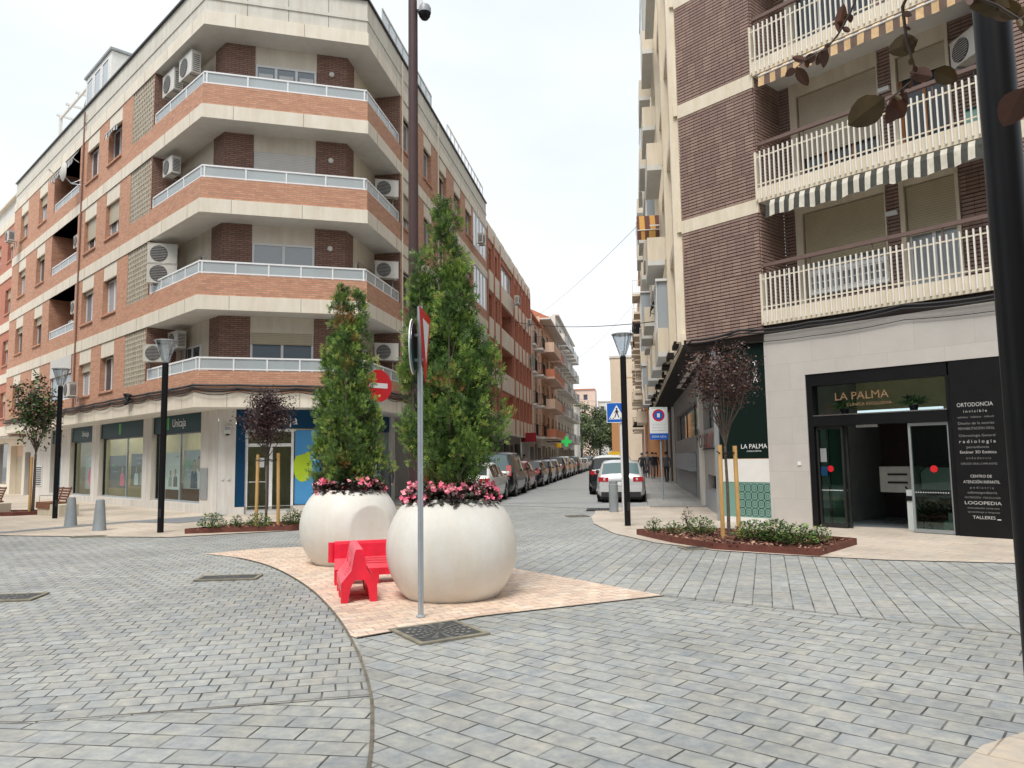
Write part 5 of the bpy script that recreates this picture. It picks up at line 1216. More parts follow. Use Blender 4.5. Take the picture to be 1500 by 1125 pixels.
# kerb/step on the right pavement corner
m = MB(); m.prism([LT(.5, 24.4), LT(2.25, 24.4), LT(2.25, 24.75), LT(.5, 24.75)], .017, .06, K['walkgrey']); m.build('pavement_step', kind='structure')
# ------------------------------------------------------------------ ironwork
def manhole(label, c, w, d, rot, ring_=True):
    t = thing('manhole_cover', label, 'manhole cover', (c[0], c[1], .006), rad(rot), 'iron covers set in the paving')
    m = MB(); f = K['ironframe']; a, b = w/2, d/2
    m.bx(-a, a, -b, -b+.05, 0, .018, f).bx(-a, a, b-.05, b, 0, .018, f).bx(-a, -a+.05, -b+.05, b-.05, 0, .018, f).bx(a-.05, a, -b+.05, b-.05, 0, .018, f); m.build('frame', t, world=False)
    m = MB(); m.bx(-a+.05, a-.05, -b+.05, b-.05, .0, .014, K['iron'])
    if ring_:
        for r in [.06+.055*k for k in range(int((min(a, b)-.08)/.055))]:
            n = 28
            for k in range(n):
                if k % 2: continue
                a0, a1 = 2*math.pi*k/n, 2*math.pi*(k+.9)/n
                m.face([(r*math.cos(a0), r*math.sin(a0), .019), ((r+.03)*math.cos(a0), (r+.03)*math.sin(a0), .019), ((r+.03)*math.cos(a1), (r+.03)*math.sin(a1), .019), (r*math.cos(a1), r*math.sin(a1), .019)], K['iron2'])
    m.build('lid', t, world=False)
manhole('square patterned iron cover in front of the right planter', (-.73, 7.32), .72, .72, 32)
manhole('iron cover in the grey paving left of the planters', (-4.05, 10.85), .85, .42, 5)
manhole('iron cover cut off at the left edge of the grey paving', (-6.25, 9.5), .7, .5, 8)
manhole('small round iron cover at the tip of the right planting bed', (3.15, 13.45), .42, .42, 10)
manhole('iron cover at the edge of the cream pavement by the left bollard', (-9.6, 17.2), .7, .25, 10, False)
manhole('flat iron cover in the street end near the right bollard', (1.75, 21.0), .6, .5, 10)
t = thing('drain_grate', 'slotted drain grate beside the grey steel bollard', 'drain grate', LT(-1.0, 23.4, .02), rad(-9))
m = MB()
for k in range(9): m.bx(-.4+k*.09, -.36+k*.09, -.35, .35, 0, .015, K['iron'])
m.bx(-.45, .45, -.40, -.35, 0, .02, K['iron']).bx(-.45, .45, .35, .40, 0, .02, K['iron']); m.bx(-.44, .44, -.35, .35, -.002, .003, K['dark']); m.build('grate', t, world=False)

# ------------------------------------------------------------------ planters
def planter(label, x, y, rotz):
    t = thing('round_planter', label, 'planter', (x, y, .012), rotz, 'white globe planters')
    R = .79; c = .565; prof = []
    a0 = math.asin(-c/R); a1 = math.asin(.585/R)
    for k in range(80):
        a = a0+(a1-a0)*k/79; prof.append((R*math.cos(a), c+R*math.sin(a)))
    rt = prof[-1][0]; zt = prof[-1][1]
    prof += [(rt-.012, zt+.012), (rt-.055, zt+.008), (rt-.062, zt-.02), (rt-.075, zt-.14)]
    m = MB(); m.lathe(prof, (0, 0, 0), K['planter'], 160)
    # pressed flat disc on one side: push vertices inside a cone to a plane
    dv = Vector((.62, -.78, .02)).normalized(); cc = Vector((0, 0, c)); lim = R*.90
    nv = []
    for v in m.v:
        p = Vector(v)-cc; h = p.dot(dv)
        if h > lim and abs(p.length-R) < .02: p = p-dv*(h-lim)
        nv.append(tuple(p+cc))
    m.v = nv; m.face([(prof[0][0]*math.cos(k*math.pi/24), prof[0][0]*math.sin(k*math.pi/24), 0) for k in range(48)][::-1], K['planter'])
    m.build('bowl', t, world=False, angle=24)
    m = MB(); m.face([((rt-.07)*math.cos(k*math.pi/24), (rt-.07)*math.sin(k*math.pi/24), zt-.10) for k in range(48)], K['mulch']); m.build('soil', t, world=False)
    m = MB(); m.bx(.10, .17, -.63, -.60, .045, .06, K['dark']); 
    m.build('drain_slot', t, world=False)
    return t, zt
P1 = (-2.66, 12.33); P2 = (-.76, 9.27)
planter('left, farther white globe planter with a round flat disc pressed in its side', *P1, 0.0)
planter('right, nearer white globe planter behind the give way sign post', *P2, 2.2)
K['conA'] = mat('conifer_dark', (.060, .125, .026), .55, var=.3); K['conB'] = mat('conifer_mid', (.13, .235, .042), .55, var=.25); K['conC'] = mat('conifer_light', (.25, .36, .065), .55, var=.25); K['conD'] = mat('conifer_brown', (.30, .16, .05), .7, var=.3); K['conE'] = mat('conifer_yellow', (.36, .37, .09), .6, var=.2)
K['petal'] = mat('begonia_petal', (.84, .17, .27), .45, var=.25); K['petal2'] = mat('begonia_petal_pale', (.90, .36, .42), .45, var=.2); K['begleaf'] = mat('begonia_leaf', (.055, .035, .032), .35, var=.4); K['begleaf2'] = mat('begonia_leaf_green', (.07, .09, .05), .35, var=.4)
def conifer(label, x, y, zb, spires, n, seed):
    """spires: (dx, dy, z0, z1, rmax) flame shaped crowns"""
    rr = random.Random(seed); t = thing('conifer_tree', label, 'tree', (x, y, zb), 0)
    m = MB(); H_ = max(s[3] for s in spires)
    for i, (dx, dy, z0, z1, rm) in enumerate(spires):
        if z1 < 1.2 and i: continue
        m.tube([(dx*.15, dy*.15, -.05), (dx*.5, dy*.5, z1*.3), (dx, dy, z1*.6), (dx, dy, z1*.95)], [.045 if i == 0 else .022, .03, .018, .005], K['bark'], 7)
    for k in range(60):
        s = rr.choice(spires); f = rr.random()**1.2; z = s[2]+(s[3]-s[2])*f*.9; a = rr.uniform(0, 6.28); r = s[4]*(1-f)**.6*.8
        m.tube([(s[0]*.7, s[1]*.7, z-.15), (s[0]+r*math.cos(a)*.6, s[1]+r*math.sin(a)*.6, z+.0), (s[0]+r*math.cos(a), s[1]+r*math.sin(a), z+.18)], [.012, .007, .003], K['bark'], 4, cap=False)
    m.build('trunk', t, world=False)
    m = MB(); tot = sum(s[4]*(s[3]-s[2]) for s in spires)
    blobs = [(Vector((rr.uniform(-.45, .45), rr.uniform(-.6, 0), rr.uniform(.3, H_*.95))), rr.uniform(.06, .13)) for _ in range(10)]
    ncl = int(n/50); sun_ = Vector((-.1, -.5, .86))
    for (dx, dy, z0, z1, rm) in spires:
        for _ in range(max(4, int(ncl*rm*(z1-z0)/tot))):
            f = rr.random()**1.05; z = z0+(z1-z0)*f; rz = rm*(min(1, (f+.06)/.2)**.6)*(1-f)**.33+.01
            a = rr.uniform(0, 6.283); q = rr.random()**.4; r = rz*q*rr.uniform(.85, 1.12)
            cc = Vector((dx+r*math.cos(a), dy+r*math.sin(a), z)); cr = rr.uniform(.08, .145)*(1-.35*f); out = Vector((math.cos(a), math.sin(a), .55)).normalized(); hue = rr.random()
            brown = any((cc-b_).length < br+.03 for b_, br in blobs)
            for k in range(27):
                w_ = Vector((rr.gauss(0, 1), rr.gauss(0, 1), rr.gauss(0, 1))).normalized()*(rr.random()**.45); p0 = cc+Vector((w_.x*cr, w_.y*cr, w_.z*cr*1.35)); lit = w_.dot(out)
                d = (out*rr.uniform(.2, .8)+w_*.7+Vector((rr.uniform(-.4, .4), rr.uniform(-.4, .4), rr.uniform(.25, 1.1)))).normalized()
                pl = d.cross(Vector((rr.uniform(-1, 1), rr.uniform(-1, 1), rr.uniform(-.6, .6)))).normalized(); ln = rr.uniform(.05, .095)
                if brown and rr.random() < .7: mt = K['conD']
                elif lit < -.1 or q < .5: mt = K['conA']  # inner and inward tufts take the dark green, shade put into the colour
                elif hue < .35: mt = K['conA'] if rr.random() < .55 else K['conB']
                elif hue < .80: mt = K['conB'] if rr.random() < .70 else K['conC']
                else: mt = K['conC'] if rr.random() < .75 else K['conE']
                m.face([tuple(p0), tuple(p0+d*ln*.5+pl*.0065), tuple(p0+d*ln), tuple(p0+d*ln*.5-pl*.0065)], mt)
                for j in range(4):
                    pp = p0+d*ln*(.08+.2*j); sgn = 1 if j % 2 else -1; bd = (d*.55+pl*sgn*.9).normalized(); bl = ln*(.58-.09*j); nn_ = bd.cross(d).cross(bd).normalized()*.0052
                    m.face([tuple(pp), tuple(pp+bd*bl*.55+nn_), tuple(pp+bd*bl), tuple(pp+bd*bl*.5-nn_)], mt)
    m.build('foliage', t, world=False)
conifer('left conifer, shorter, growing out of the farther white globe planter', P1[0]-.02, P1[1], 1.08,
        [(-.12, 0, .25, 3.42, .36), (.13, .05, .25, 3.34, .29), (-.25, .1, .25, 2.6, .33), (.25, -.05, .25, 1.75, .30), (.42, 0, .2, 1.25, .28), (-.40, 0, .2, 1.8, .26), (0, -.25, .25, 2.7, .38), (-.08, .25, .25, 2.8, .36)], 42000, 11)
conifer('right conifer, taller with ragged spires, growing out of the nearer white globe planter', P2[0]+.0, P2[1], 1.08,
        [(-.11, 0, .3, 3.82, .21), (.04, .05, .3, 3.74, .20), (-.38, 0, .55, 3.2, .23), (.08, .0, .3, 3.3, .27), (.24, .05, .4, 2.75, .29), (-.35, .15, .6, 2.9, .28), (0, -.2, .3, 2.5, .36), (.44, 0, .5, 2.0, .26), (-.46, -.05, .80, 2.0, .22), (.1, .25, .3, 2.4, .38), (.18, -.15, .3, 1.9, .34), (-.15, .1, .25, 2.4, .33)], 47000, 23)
def begonias(label, x, y, z, r, n, seed):
    rr = random.Random(seed); m = MB()
    for k in range(n):
        a = rr.uniform(0, 6.283); q = r*math.sqrt(rr.uniform(.25, 1.0)); cx, cy = x+q*math.cos(a), y+q*math.sin(a); h = rr.uniform(.0, .22)*(1.0 if q < r*.9 else .75)
        if rr.random() < .85:
            for _ in range(5):
                d = Vector((rr.uniform(-1, 1), rr.uniform(-1, 1), rr.uniform(-.1, .9))).normalized(); s = d.cross(Vector((0, 0, 1))).normalized(); l = rr.uniform(.04, .075); p = Vector((cx, cy, z+h*.9-.02)); mt = K['begleaf'] if rr.random() < .7 else K['begleaf2']
                m.face([tuple(p), tuple(p+d*l*.4+s*l*.38), tuple(p+d*l*.85+s*l*.25), tuple(p+d*l), tuple(p+d*l*.8-s*l*.3), tuple(p+d*l*.35-s*l*.35)], mt)
        else:
            c = Vector((cx, cy, z+h+.03)); mt = K['petal'] if rr.random() < .65 else K['petal2']
            for _ in range(rr.randint(2, 4)):
                c2 = c+Vector((rr.uniform(-.04, .04), rr.uniform(-.04, .04), rr.uniform(-.035, .03))); nrm = Vector((rr.uniform(-1, 1), rr.uniform(-1.2, .6), rr.uniform(0, 1))).normalized()
                u = nrm.cross(Vector((.3, .1, 1))).normalized(); v = nrm.cross(u)
                for j in range(4):
                    aa = j*math.pi/2+rr.uniform(-.3, .3); dd = u*math.cos(aa)+v*math.sin(aa)+nrm*.35; ss = -u*math.sin(aa)+v*math.cos(aa); l = rr.uniform(.024, .042)
                    m.face([tuple(c2), tuple(c2+dd*l*.6+ss*l*.5), tuple(c2+dd*l*1.1), tuple(c2+dd*l*.6-ss*l*.5)], mt)
    return m.build('begonias', kind='stuff', label=label, cat='flowers')
begonias('pink begonias with dark leaves around the foot of the left conifer', *P1, 1.10, .57, 900, 4)
begonias('pink begonias with dark leaves around the foot of the right conifer', *P2, 1.10, .59, 1000, 5)

# ------------------------------------------------------------------ red barriers
def barrier(label, x, y, rotz, L_=.95, knob=True):
    t = thing('plastic_barrier', label, 'barrier', (x, y, .012), rotz, 'red plastic barriers between the planters'); mt = K['red']
    # cross-section in local x (width), long axis local y
    prof = [(-.205, 0), (-.205, .22), (-.165, .27), (-.09, .36), (-.055, .56), (-.04, .60), (.04, .60), (.055, .56), (.09, .36), (.165, .27), (.205, .22), (.205, 0), (.125, 0), (.10, .16), (.055, .25), (-.055, .25), (-.10, .16), (-.125, 0)]
    def sect(y, k=1.0, recess=0.0):
        return [(px*k, y, pz) for px, pz in prof]
    m = MB(); n = len(prof)
    # legs at both ends, body between raised off the ground
    segs = [(-L_/2, -L_/2+.10, True), (-L_/2+.10, -.08, False), (-.08, .08, True), (.08, L_/2-.10, False), (L_/2-.10, L_/2, True)]
    for y0, y1, leg in segs:
        pr = [(a, z if (leg or z > .1) else .12) for a, z in prof]
        if not leg: pr = [(a*(.90 if .28 < z < .5 else 1), z) for a, z in pr]
        for i in range(n):
            a, b = pr[i], pr[(i+1) % n]
            m.face([(a[0], y0, a[1]), (a[0], y1, a[1]), (b[0], y1, b[1]), (b[0], y0, b[1])], K['redfade'] if (a[1] > .2 and b[1] > .2 and a[0] < -.03 and 0 < i < 6) else mt)
        for yy in (y0, y1):
            left = [pr[i] for i in (0, 1, 2, 3, 15, 16, 17)] ; top = [pr[i] for i in (3, 4, 5, 6, 7, 8, 14, 15)]; rt = [pr[i] for i in (8, 9, 10, 11, 12, 13, 14)]
            L2 = [pr[i] for i in (0, 1, 2, 3)]+[pr[15], pr[16], pr[17]]; T2 = [pr[3], pr[4], pr[5], pr[6], pr[7], pr[8], pr[14], pr[15]]; R2 = [pr[8], pr[9], pr[10], pr[11], pr[12], pr[13], pr[14]]
            for P_ in (L2, T2, R2): m.face([(a, yy, z) for a, z in P_], mt)
    m.build('body', t, world=False)
    m = MB()
    for k in range(3):
        z = .30+k*.035; w_ = .15-k*.022
        for s in (-1, 1): m.bx(min(s*w_, s*(w_+.006)), max(s*w_, s*(w_+.006)), -L_*.34, L_*.34, z-.006, z+.006, K['redfade'])
    m.build('rib', t, world=False)
    if knob:
        m = MB(); m.tube([(0, -L_/2-.035, .30), (0, -L_/2-.035, .585)], .055, mt, 14); m.bx(-.02, .02, -L_/2-.005, -L_/2+.01, .3, .56, mt); m.build('connector', t, world=False)
    m = MB()
    for s in (-.14, .14): m.tube([(-.05 if s < 0 else -.05, s, .50), (-.075, s, .42)], .018, K['redfade'], 8)
    m.build('filler_cap', t, world=False)
    return t
barrier('near red plastic barrier seen end-on, standing in front of the gap between the planters', -1.93, 9.32, rad(16), knob=False)
bb = barrier('far red plastic barrier seen side-on, partly behind the nearer white planter', -1.92, 10.35, rad(-76), L_=1.1); bb.scale = (.92, .92, .92)

# ------------------------------------------------------------------ posts, lamps, signs
def street_lamp(label, x, y, rot=0):
    t = thing('street_lamp', label, 'street lamp', (x, y, .02), rot, 'black posts with glass cone lanterns')
    m = MB(); m.tube([(0, 0, 0), (0, 0, 4.0)], .072, K['black'], 20); m.tube([(0, 0, 3.99), (0, 0, 4.03)], .05, K['grey'], 16); m.build('post', t, world=False)
    m = MB(); m.lathe([(.07, 4.03), (.09, 4.05), (.235, 4.50), (.24, 4.52), (.232, 4.52), (.082, 4.055)], (0, 0, 0), K['lglass'], 28); m.build('lantern_glass', t, world=False)
    m = MB(); m.lathe([(0, 4.565), (.2, 4.56), (.262, 4.545), (.265, 4.525), (.20, 4.52), (0, 4.52)], (0, 0, 0), K['grey'], 28); m.build('cap', t, world=False)
    m = MB()
    for k in range(3): a = k*2.1+.4; m.tube([(.07*math.cos(a), .07*math.sin(a), 4.03), (.245*math.cos(a), .245*math.sin(a), 4.53)], .010, K['grey'], 6)
    m.lathe([(0, 4.03), (.04, 4.035), (.035, 4.12), (0, 4.14)], (0, 0, 0), K['whitepaint'], 14); m.build('bracket', t, world=False)
    m = MB(); m.bx(-.035, .035, -.078, -.070, .35, .55, K['darkmetal']); m.build('access_door', t, world=False)
    return t
K['lglass'] = clear_glass('lantern_glass', (.86, .9, .93), .18)
l1 = street_lamp('black street lamp in front of the bank windows, between the planting bed and the bollards', -8.30, 17.86)
copy_tree(l1, (-13.87, 22.95, .02), .8, 'black street lamp beside the wooden bench at the far left')
copy_tree(l1, (2.67, 17.87, .02), .3, 'black street lamp by the pedestrian crossing sign at the street entrance')
copy_tree(l1, (2.125, 3.12, .02), 1.3, 'tall black lamp post close to the camera, cut off by the right edge')
t = thing('camera_mast', 'tall brown mast with a dome camera at its top, behind the right planter', 'mast', (-1.83, 13.9, .012), 0)
m = MB(); m.tube([(0, 0, 0), (0, 0, 11.6)], [.10, .09], K['brownpole'], 22); m.lathe([(.16, 0), (.16, .03), (.11, .05)], (0, 0, 0), K['brownpole'], 20); m.build('pole', t, world=False)
m = MB(); m.bx(.09, .20, -.10, .10, 10.33, 10.52, K['posterw']); m.lathe([(.0, .16), (.10, .15), (.125, .10), (.125, 0)], (.23, -.02, 10.29), K['posterg'], 18); m.build('camera_housing', t, world=False)
m = MB(); m.lathe([(.115, 0), (.11, -.06), (.07, -.12), (0, -.145)], (.23, -.02, 10.29), K['black'], 18); m.build('camera_dome', t, world=False)
def disc(mb, c, nrm, r, th, face, back, rim=None, n=36):
    nrm = Vector(nrm).normalized(); u = nrm.cross(Vector((0, 0, 1))).normalized(); v = u.cross(nrm); c = Vector(c)
    F_ = [c+nrm*th/2+(u*math.cos(2*math.pi*k/n)+v*math.sin(2*math.pi*k/n))*r for k in range(n)]; B_ = [p-nrm*th for p in F_]
    mb.face([tuple(p) for p in F_], face); mb.face([tuple(p) for p in B_[::-1]], back)
    for k in range(n): mb.face([tuple(F_[k]), tuple(F_[(k+1) % n]), tuple(B_[(k+1) % n]), tuple(B_[k])], rim or back)
def plane_poly(mb, c, nrm, pts, off, m_):
    nrm = Vector(nrm).normalized(); u = Vector((0, 0, 1)).cross(nrm).normalized(); c = Vector(c)
    mb.face([tuple(c+u*x+Vector((0, 0, 1))*z+nrm*off) for x, z in pts], m_)
# give way sign with the back of a round sign
gx, gy = -.985, 8.02
t = thing('give_way_sign', 'red and white give way triangle, nearly edge-on, on a steel post by the right planter', 'traffic sign', (gx, gy, .012))
m = MB(); m.tube([(0, 0, 0), (0, 0, 3.28)], .030, K['galv'], 16); m.lathe([(.05, 0), (.05, .01), (.03, .02)], (0, 0, 0), K['galv'], 12); m.build('post', t, world=False)
nn = (math.cos(rad(7)), -math.sin(rad(7)), 0); nn = (1, -.04, 0)
m = MB(); tri = [(-.36, .36), (.36, .36), (0, -.40)]; c = (.055, 0.05, 2.86)
def tri_plate(mb, c, nn, T, off, th, m_):
    plane_poly(mb, c, nn, T, off, m_); plane_poly(mb, c, nn, T[::-1], off-th, m_)
    for i in range(3): a, b = T[i], T[(i+1) % 3]; 
    N_ = Vector(nn).normalized(); u = Vector((0, 0, 1)).cross(N_).normalized(); C_ = Vector(c)
    for i in range(len(T)):
        a, b = T[i], T[(i+1) % len(T)]; p = C_+u*a[0]+Vector((0, 0, a[1]))+N_*off; q = C_+u*b[0]+Vector((0, 0, b[1]))+N_*off
        mb.face([tuple(p), tuple(q), tuple(q-N_*th), tuple(p-N_*th)], m_)
def rtri(T, k, cx=0, cz=0): 
    mx = sum(a for a, _ in T)/3; mz = sum(b for _, b in T)/3; return [(mx+(a-mx)*k, mz+(b-mz)*k) for a, b in T]
tri_plate(m, c, nn, tri, .0, .012, K['signred']); m.build('red_triangle', t, world=False)
m = MB(); plane_poly(m, c, nn, rtri(tri, .62), .003, K['signwhite']); m.build('white_triangle', t, world=False)
m = MB(); disc(m, (-.075, -.01, 2.84), (-1, .01, 0), .30, .012, K['signblue'], K['galv'], K['signwhite']); disc(m, (-.062, -.01, 2.84), (1, -.01, 0), .26, .006, K['teal'], K['galv']); m.build('round_plate', t, world=False)
m = MB(); m.bx(-.06, .04, -.02, .02, 2.95, 2.98, K['galv']).bx(-.06, .04, -.02, .02, 2.68, 2.71, K['galv']); m.build('clamp', t, world=False)
# no entry
t = thing('no_entry_sign', 'round red no entry sign above the left planter, turned towards the right', 'traffic sign', (-2.60, 14.25, .012))
m = MB(); m.tube([(0, 0, 0), (0, 0, 3.35)], .032, K['galv'], 14); m.build('post', t, world=False)
nn = (.72, -.70, 0); C_ = (.06, -.05, 3.03)
m = MB(); disc(m, C_, nn, .31, .012, K['signred'], K['galv'], K['galv']); m.build('disc', t, world=False)
m = MB(); plane_poly(m, C_, nn, [(-.21, -.045), (.21, -.045), (.21, .05), (-.21, .05)], .0085, K['signwhite']); m.build('white_bar', t, world=False)
m = MB(); disc(m, (-.09, .06, 2.84), (-.7, .71, 0), .28, .012, K['signred'], K['galv'], K['galv']); m.build('rear_disc', t, world=False)
# pedestrian crossing
t = thing('pedestrian_crossing_sign', 'blue square pedestrian crossing sign on a white post behind the street lamp', 'traffic sign', (3.24, 22.45, .016)); 
m = MB(); m.tube([(.0, 0, 0), (0, 0, 3.2)], .042, K['posterw'], 14); m.build('post', t, world=False)
m = MB(); c = (-.13, -.06, 2.92); nn = (-.12, -1, 0)
def plate(mb, c, nn, w, h, off, th, mm): tri_plate(mb, c, nn, [(-w/2, -h/2), (w/2, -h/2), (w/2, h/2), (-w/2, h/2)], off, th, mm)
plate(m, c, nn, .60, .60, 0, .012, K['signwhite']); plate(m, c, nn, .565, .565, .002, .0015, K['signblue']); m.build('panel', t, world=False)
m = MB(); plane_poly(m, c, nn, [(-.24, -.20), (.24, -.20), (0, .23)], .004, K['signwhite']); m.build('white_triangle', t, world=False)
m = MB(); k_ = .0055; K_b = K['signblack']
P = lambda pts: plane_poly(m, c, nn, pts, k_, K_b)
P([(.0+.028*math.cos(a*.63), .115+.028*math.sin(a*.63)) for a in range(10)]); P([(-.02, .08), (.03, .08), (.035, -.02), (-.03, -.02)]); P([(-.03, -.02), (.0, -.02), (-.045, -.15), (-.075, -.15)]); P([(.005, -.02), (.035, -.02), (.075, -.15), (.045, -.15)]); P([(-.02, .075), (-.07, .0), (-.055, -.01), (.0, .05)]); P([(.02, .075), (.07, .01), (.06, .0), (.02, .04)])
for x in (-.19, -.11, .11, .18): P([(x-.02, -.185), (x+.015, -.185), (x+.03, -.155), (x-.005, -.155)])
m.build('pictogram', t, world=False)
# blue zone sign
pz = LT(.95, 27.0, .11); t = thing('parking_zone_sign', 'white no parking board with a blue ZONA AZUL strip over the right pavement', 'traffic sign', pz, wparts=True)
m = MB(); m.tube([(pz[0]+.05, pz[1], .11), (pz[0]+.05, pz[1], 3.3)], .035, K['galv'], 12); m.build('post', t)
fz = Frame((pz[0]-.02, pz[1]-.08), (1, .0), (0, -1)); m = MB(); m.box(fz, -.32, .32, 2.42, 3.34, -.012, .0, K['signwhite']); m.build('board', t)
m = MB(); m.box(fz, -.32, .32, 2.20, 2.415, -.012, .001, K['signblue']); m.build('blue_strip', t)
def fl(mb, s, z, r, d, mm, n=24): mb.face([fz.p(s+r*math.cos(2*math.pi*k/n), z+r*math.sin(2*math.pi*k/n), d) for k in range(n)], mm)
m = MB(); fl(m, 0, 3.05, .215, .002, K['signred']); fl(m, 0, 3.05, .155, .003, K['signblue']); m.box(fz, -.05, .05, 2.98, 3.12, .0035, .005, K['signwhite']); m.box(fz, -.25, .25, 3.30, 3.315, .001, .002, K['green']); m.box(fz, -.26, .26, 2.78, 2.785, .001, .002, K['green']); m.build('roundel', t)
for z, b_ in ((2.70, 'LABORABLES 9-14 17-20'), (2.60, 'SÁBADOS 9-14'), (2.50, 'EXCEPTO RESIDENTES')): text(b_, fz, 0, z, .05, K['posterg'], 'small_lettering', t, d=.001, width=.5)
text('ZONA AZUL', fz, 0, 2.27, .10, K['signwhite'], 'lettering', t, d=.002, width=.52)
# bollards
t = thing('steel_bollard', 'grey cylindrical bollard standing beside the crossing sign post', 'bollard', (2.93, 22.25, .016)); m = MB(); m.lathe([(.135, 0), (.135, .80), (.12, .82), (.125, .84), (.12, .90), (.06, .925), (0, .93)], (0, 0, 0), K['bollard'], 24); m.build('body', t, world=False)
def cone_bollard(label, x, y):
    m = MB(); m.lathe([(.165, 0), (.155, .02), (.10, .72), (.085, .75), (0, .755)], (0, 0, 0), K['bollard'], 24); m.face([(.165*math.cos(k*math.pi/12), .165*math.sin(k*math.pi/12), 0) for k in range(24)][::-1], K['bollard'])
    return m.build('cone_bollard', loc=(x, y, .016), label=label, cat='bollard', group='tapered grey bollards')
cone_bollard('left of two tapered grey bollards, nearer the bench', -11.75, 20.15); cone_bollard('right of two tapered grey bollards, nearer the camera', -10.15, 18.62)
# benches
def bench(label, x, y, rot):
    t = thing('bench', label, 'bench', (x, y, .016), rot, 'wood and concrete benches')
    m = MB(); m.bx(-.85, .85, -.28, .28, 0, .36, K['benchblock']); m.build('base', t, world=False)
    m = MB()
    for k in range(5): m.bx(-.95, .10, -.30+k*.125, -.20+k*.125, .365, .42, K['wood'])
    m.bx(-.95, -.90, -.3, .3, .22, .364, K['wood']); m.bx(-.9, .1, -.305, -.285, .22, .364, K['wood']); m.build('seat', t, world=False)
    m = MB()
    for k in range(5):
        z = .46+k*.085; y0 = .24+k*.03; m.bx(-.85, .05, y0, y0+.03, z, z+.065, K['wood'])
    for xx in (-.7, -.1): m.tube([(xx, .26, .36), (xx, .42, .88)], .02, K['darkmetal'], 6)
    m.build('backrest', t, world=False)
    m = MB(); m.tube([(-.8, -.25, .42), (-.8, -.25, .62), (-.8, .2, .62), (-.8, .25, .42)], .012, K['chrome'], 6); m.build('armrest', t, world=False)
    return t
bn = bench('wood and concrete bench beside the far left street lamp', -14.6, 24.3, rad(-38)); bench('wood and concrete bench cut off by the left edge', -17.6, 25.6, rad(-38))
# ------------------------------------------------------------------ planting beds
def bed(label, poly, seed, nch=450):
    cx = sum(p[0] for p in poly)/len(poly); cy = sum(p[1] for p in poly)/len(poly); t = thing('planting_bed', label, 'planting bed', (cx, cy, 0), 0, 'corten edged planting beds', wparts=True)
    A_ = sum(poly[i][0]*poly[(i+1) % len(poly)][1]-poly[(i+1) % len(poly)][0]*poly[i][1] for i in range(len(poly)))
    if A_ > 0: poly = poly[::-1]   # clockwise: outward is left... keep outward consistent
    pts = poly+[poly[0], poly[1]]
    m = MB(); n = len(poly)
    for i in range(n):
        a, b = poly[i], poly[(i+1) % n]; m.band([a, b], -.006, .006, 0.0, .13, K['corten'])
    m.build('edging', t); m = MB(); m.face([(x, y, .085) for x, y in poly[::-1]], K['mulch']); m.build('mulch', t)
    rr = random.Random(seed); m = MB(); xs = [p[0] for p in poly]; ys = [p[1] for p in poly]
    def inside(x, y):
        c = False
        for i in range(n):
            (x1, y1), (x2, y2) = poly[i], poly[(i+1) % n]
            if (y1 > y) != (y2 > y) and x < (x2-x1)*(y-y1)/(y2-y1)+x1: c = not c
        return c
    k = 0
    while k < nch:
        x, y = rr.uniform(min(xs), max(xs)), rr.uniform(min(ys), max(ys))
        if not inside(x, y): continue
        k += 1; a = rr.uniform(0, 3.14); l = rr.uniform(.02, .055); w = l*.45; d = Vector((math.cos(a), math.sin(a), rr.uniform(-.5, .5))); s = Vector((-math.sin(a), math.cos(a), rr.uniform(-.4, .4))); p = Vector((x, y, .10+rr.uniform(0, .02)))
        m.face([tuple(p-d*l-s*w), tuple(p+d*l-s*w*.6), tuple(p+d*l*.8+s*w), tuple(p-d*l*.9+s*w)], rr.choice([K['chipa'], K['chipa'], K['chipb'], K['chipc']]))
    o = m.build('bark_chips', t, kind='stuff'); return t
bed('right planting bed with corten edging in front of the clinic', [(2.55, 15.85), (2.95, 14.35), (3.45, 13.25), (4.85, 12.18), (6.1, 13.6), (4.9, 15.3), (3.9, 16.1)], 3, 1500)
bed('left planting bed with corten edging in front of the bank door', [(-7.55, 17.45), (-5.25, 17.95), (-4.6, 18.6), (-4.9, 19.2), (-6.6, 19.0)], 4, 700)
bed('far left planting bed with corten edging beside the bench', [(-21.5, 24.2), (-16.05, 24.3), (-15.3, 24.9), (-15.9, 25.6), (-21.5, 25.6)], 5, 300)
def shrub(label, x, y, r, h, n, seed, mats, group):
    t = thing('shrub', label, 'shrub', (x, y, .09), 0, group); rr = random.Random(seed); m = MB()
    for k in range(9):
        a = rr.uniform(0, 6.28); q = r*rr.uniform(.2, .8); m.tube([(0, 0, 0), (q*.5*math.cos(a), q*.5*math.sin(a), h*.5), (q*math.cos(a), q*math.sin(a), h*rr.uniform(.7, 1.0))], [.006, .004, .002], K['bark'], 4, cap=False)
    m.build('stem', t, world=False); m = MB()
    for k in range(int(n*2.6)):
        a = rr.uniform(0, 6.28); f = rr.random(); q = r*1.1*math.sqrt(rr.random())*(.6+.5*math.sin(f*3.1)); p = Vector((q*math.cos(a), q*math.sin(a), h*(.08+.92*f*(1-.45*(q/r)**2)))); d = Vector((math.cos(a)+rr.uniform(-.7, .7), math.sin(a)+rr.uniform(-.7, .7), rr.uniform(-.2, .9))).normalized(); s = d.cross(Vector((rr.uniform(-.5, .5), rr.uniform(-.5, .5), 1))).normalized(); l = rr.uniform(.04, .075)
        m.face([tuple(p), tuple(p+d*l*.5+s*l*.28), tuple(p+d*l), tuple(p+d*l*.5-s*l*.25)], K[rr.choice(mats)])
    m.build('leaves', t, world=False)
gl = 'young shrubs in the planting beds'
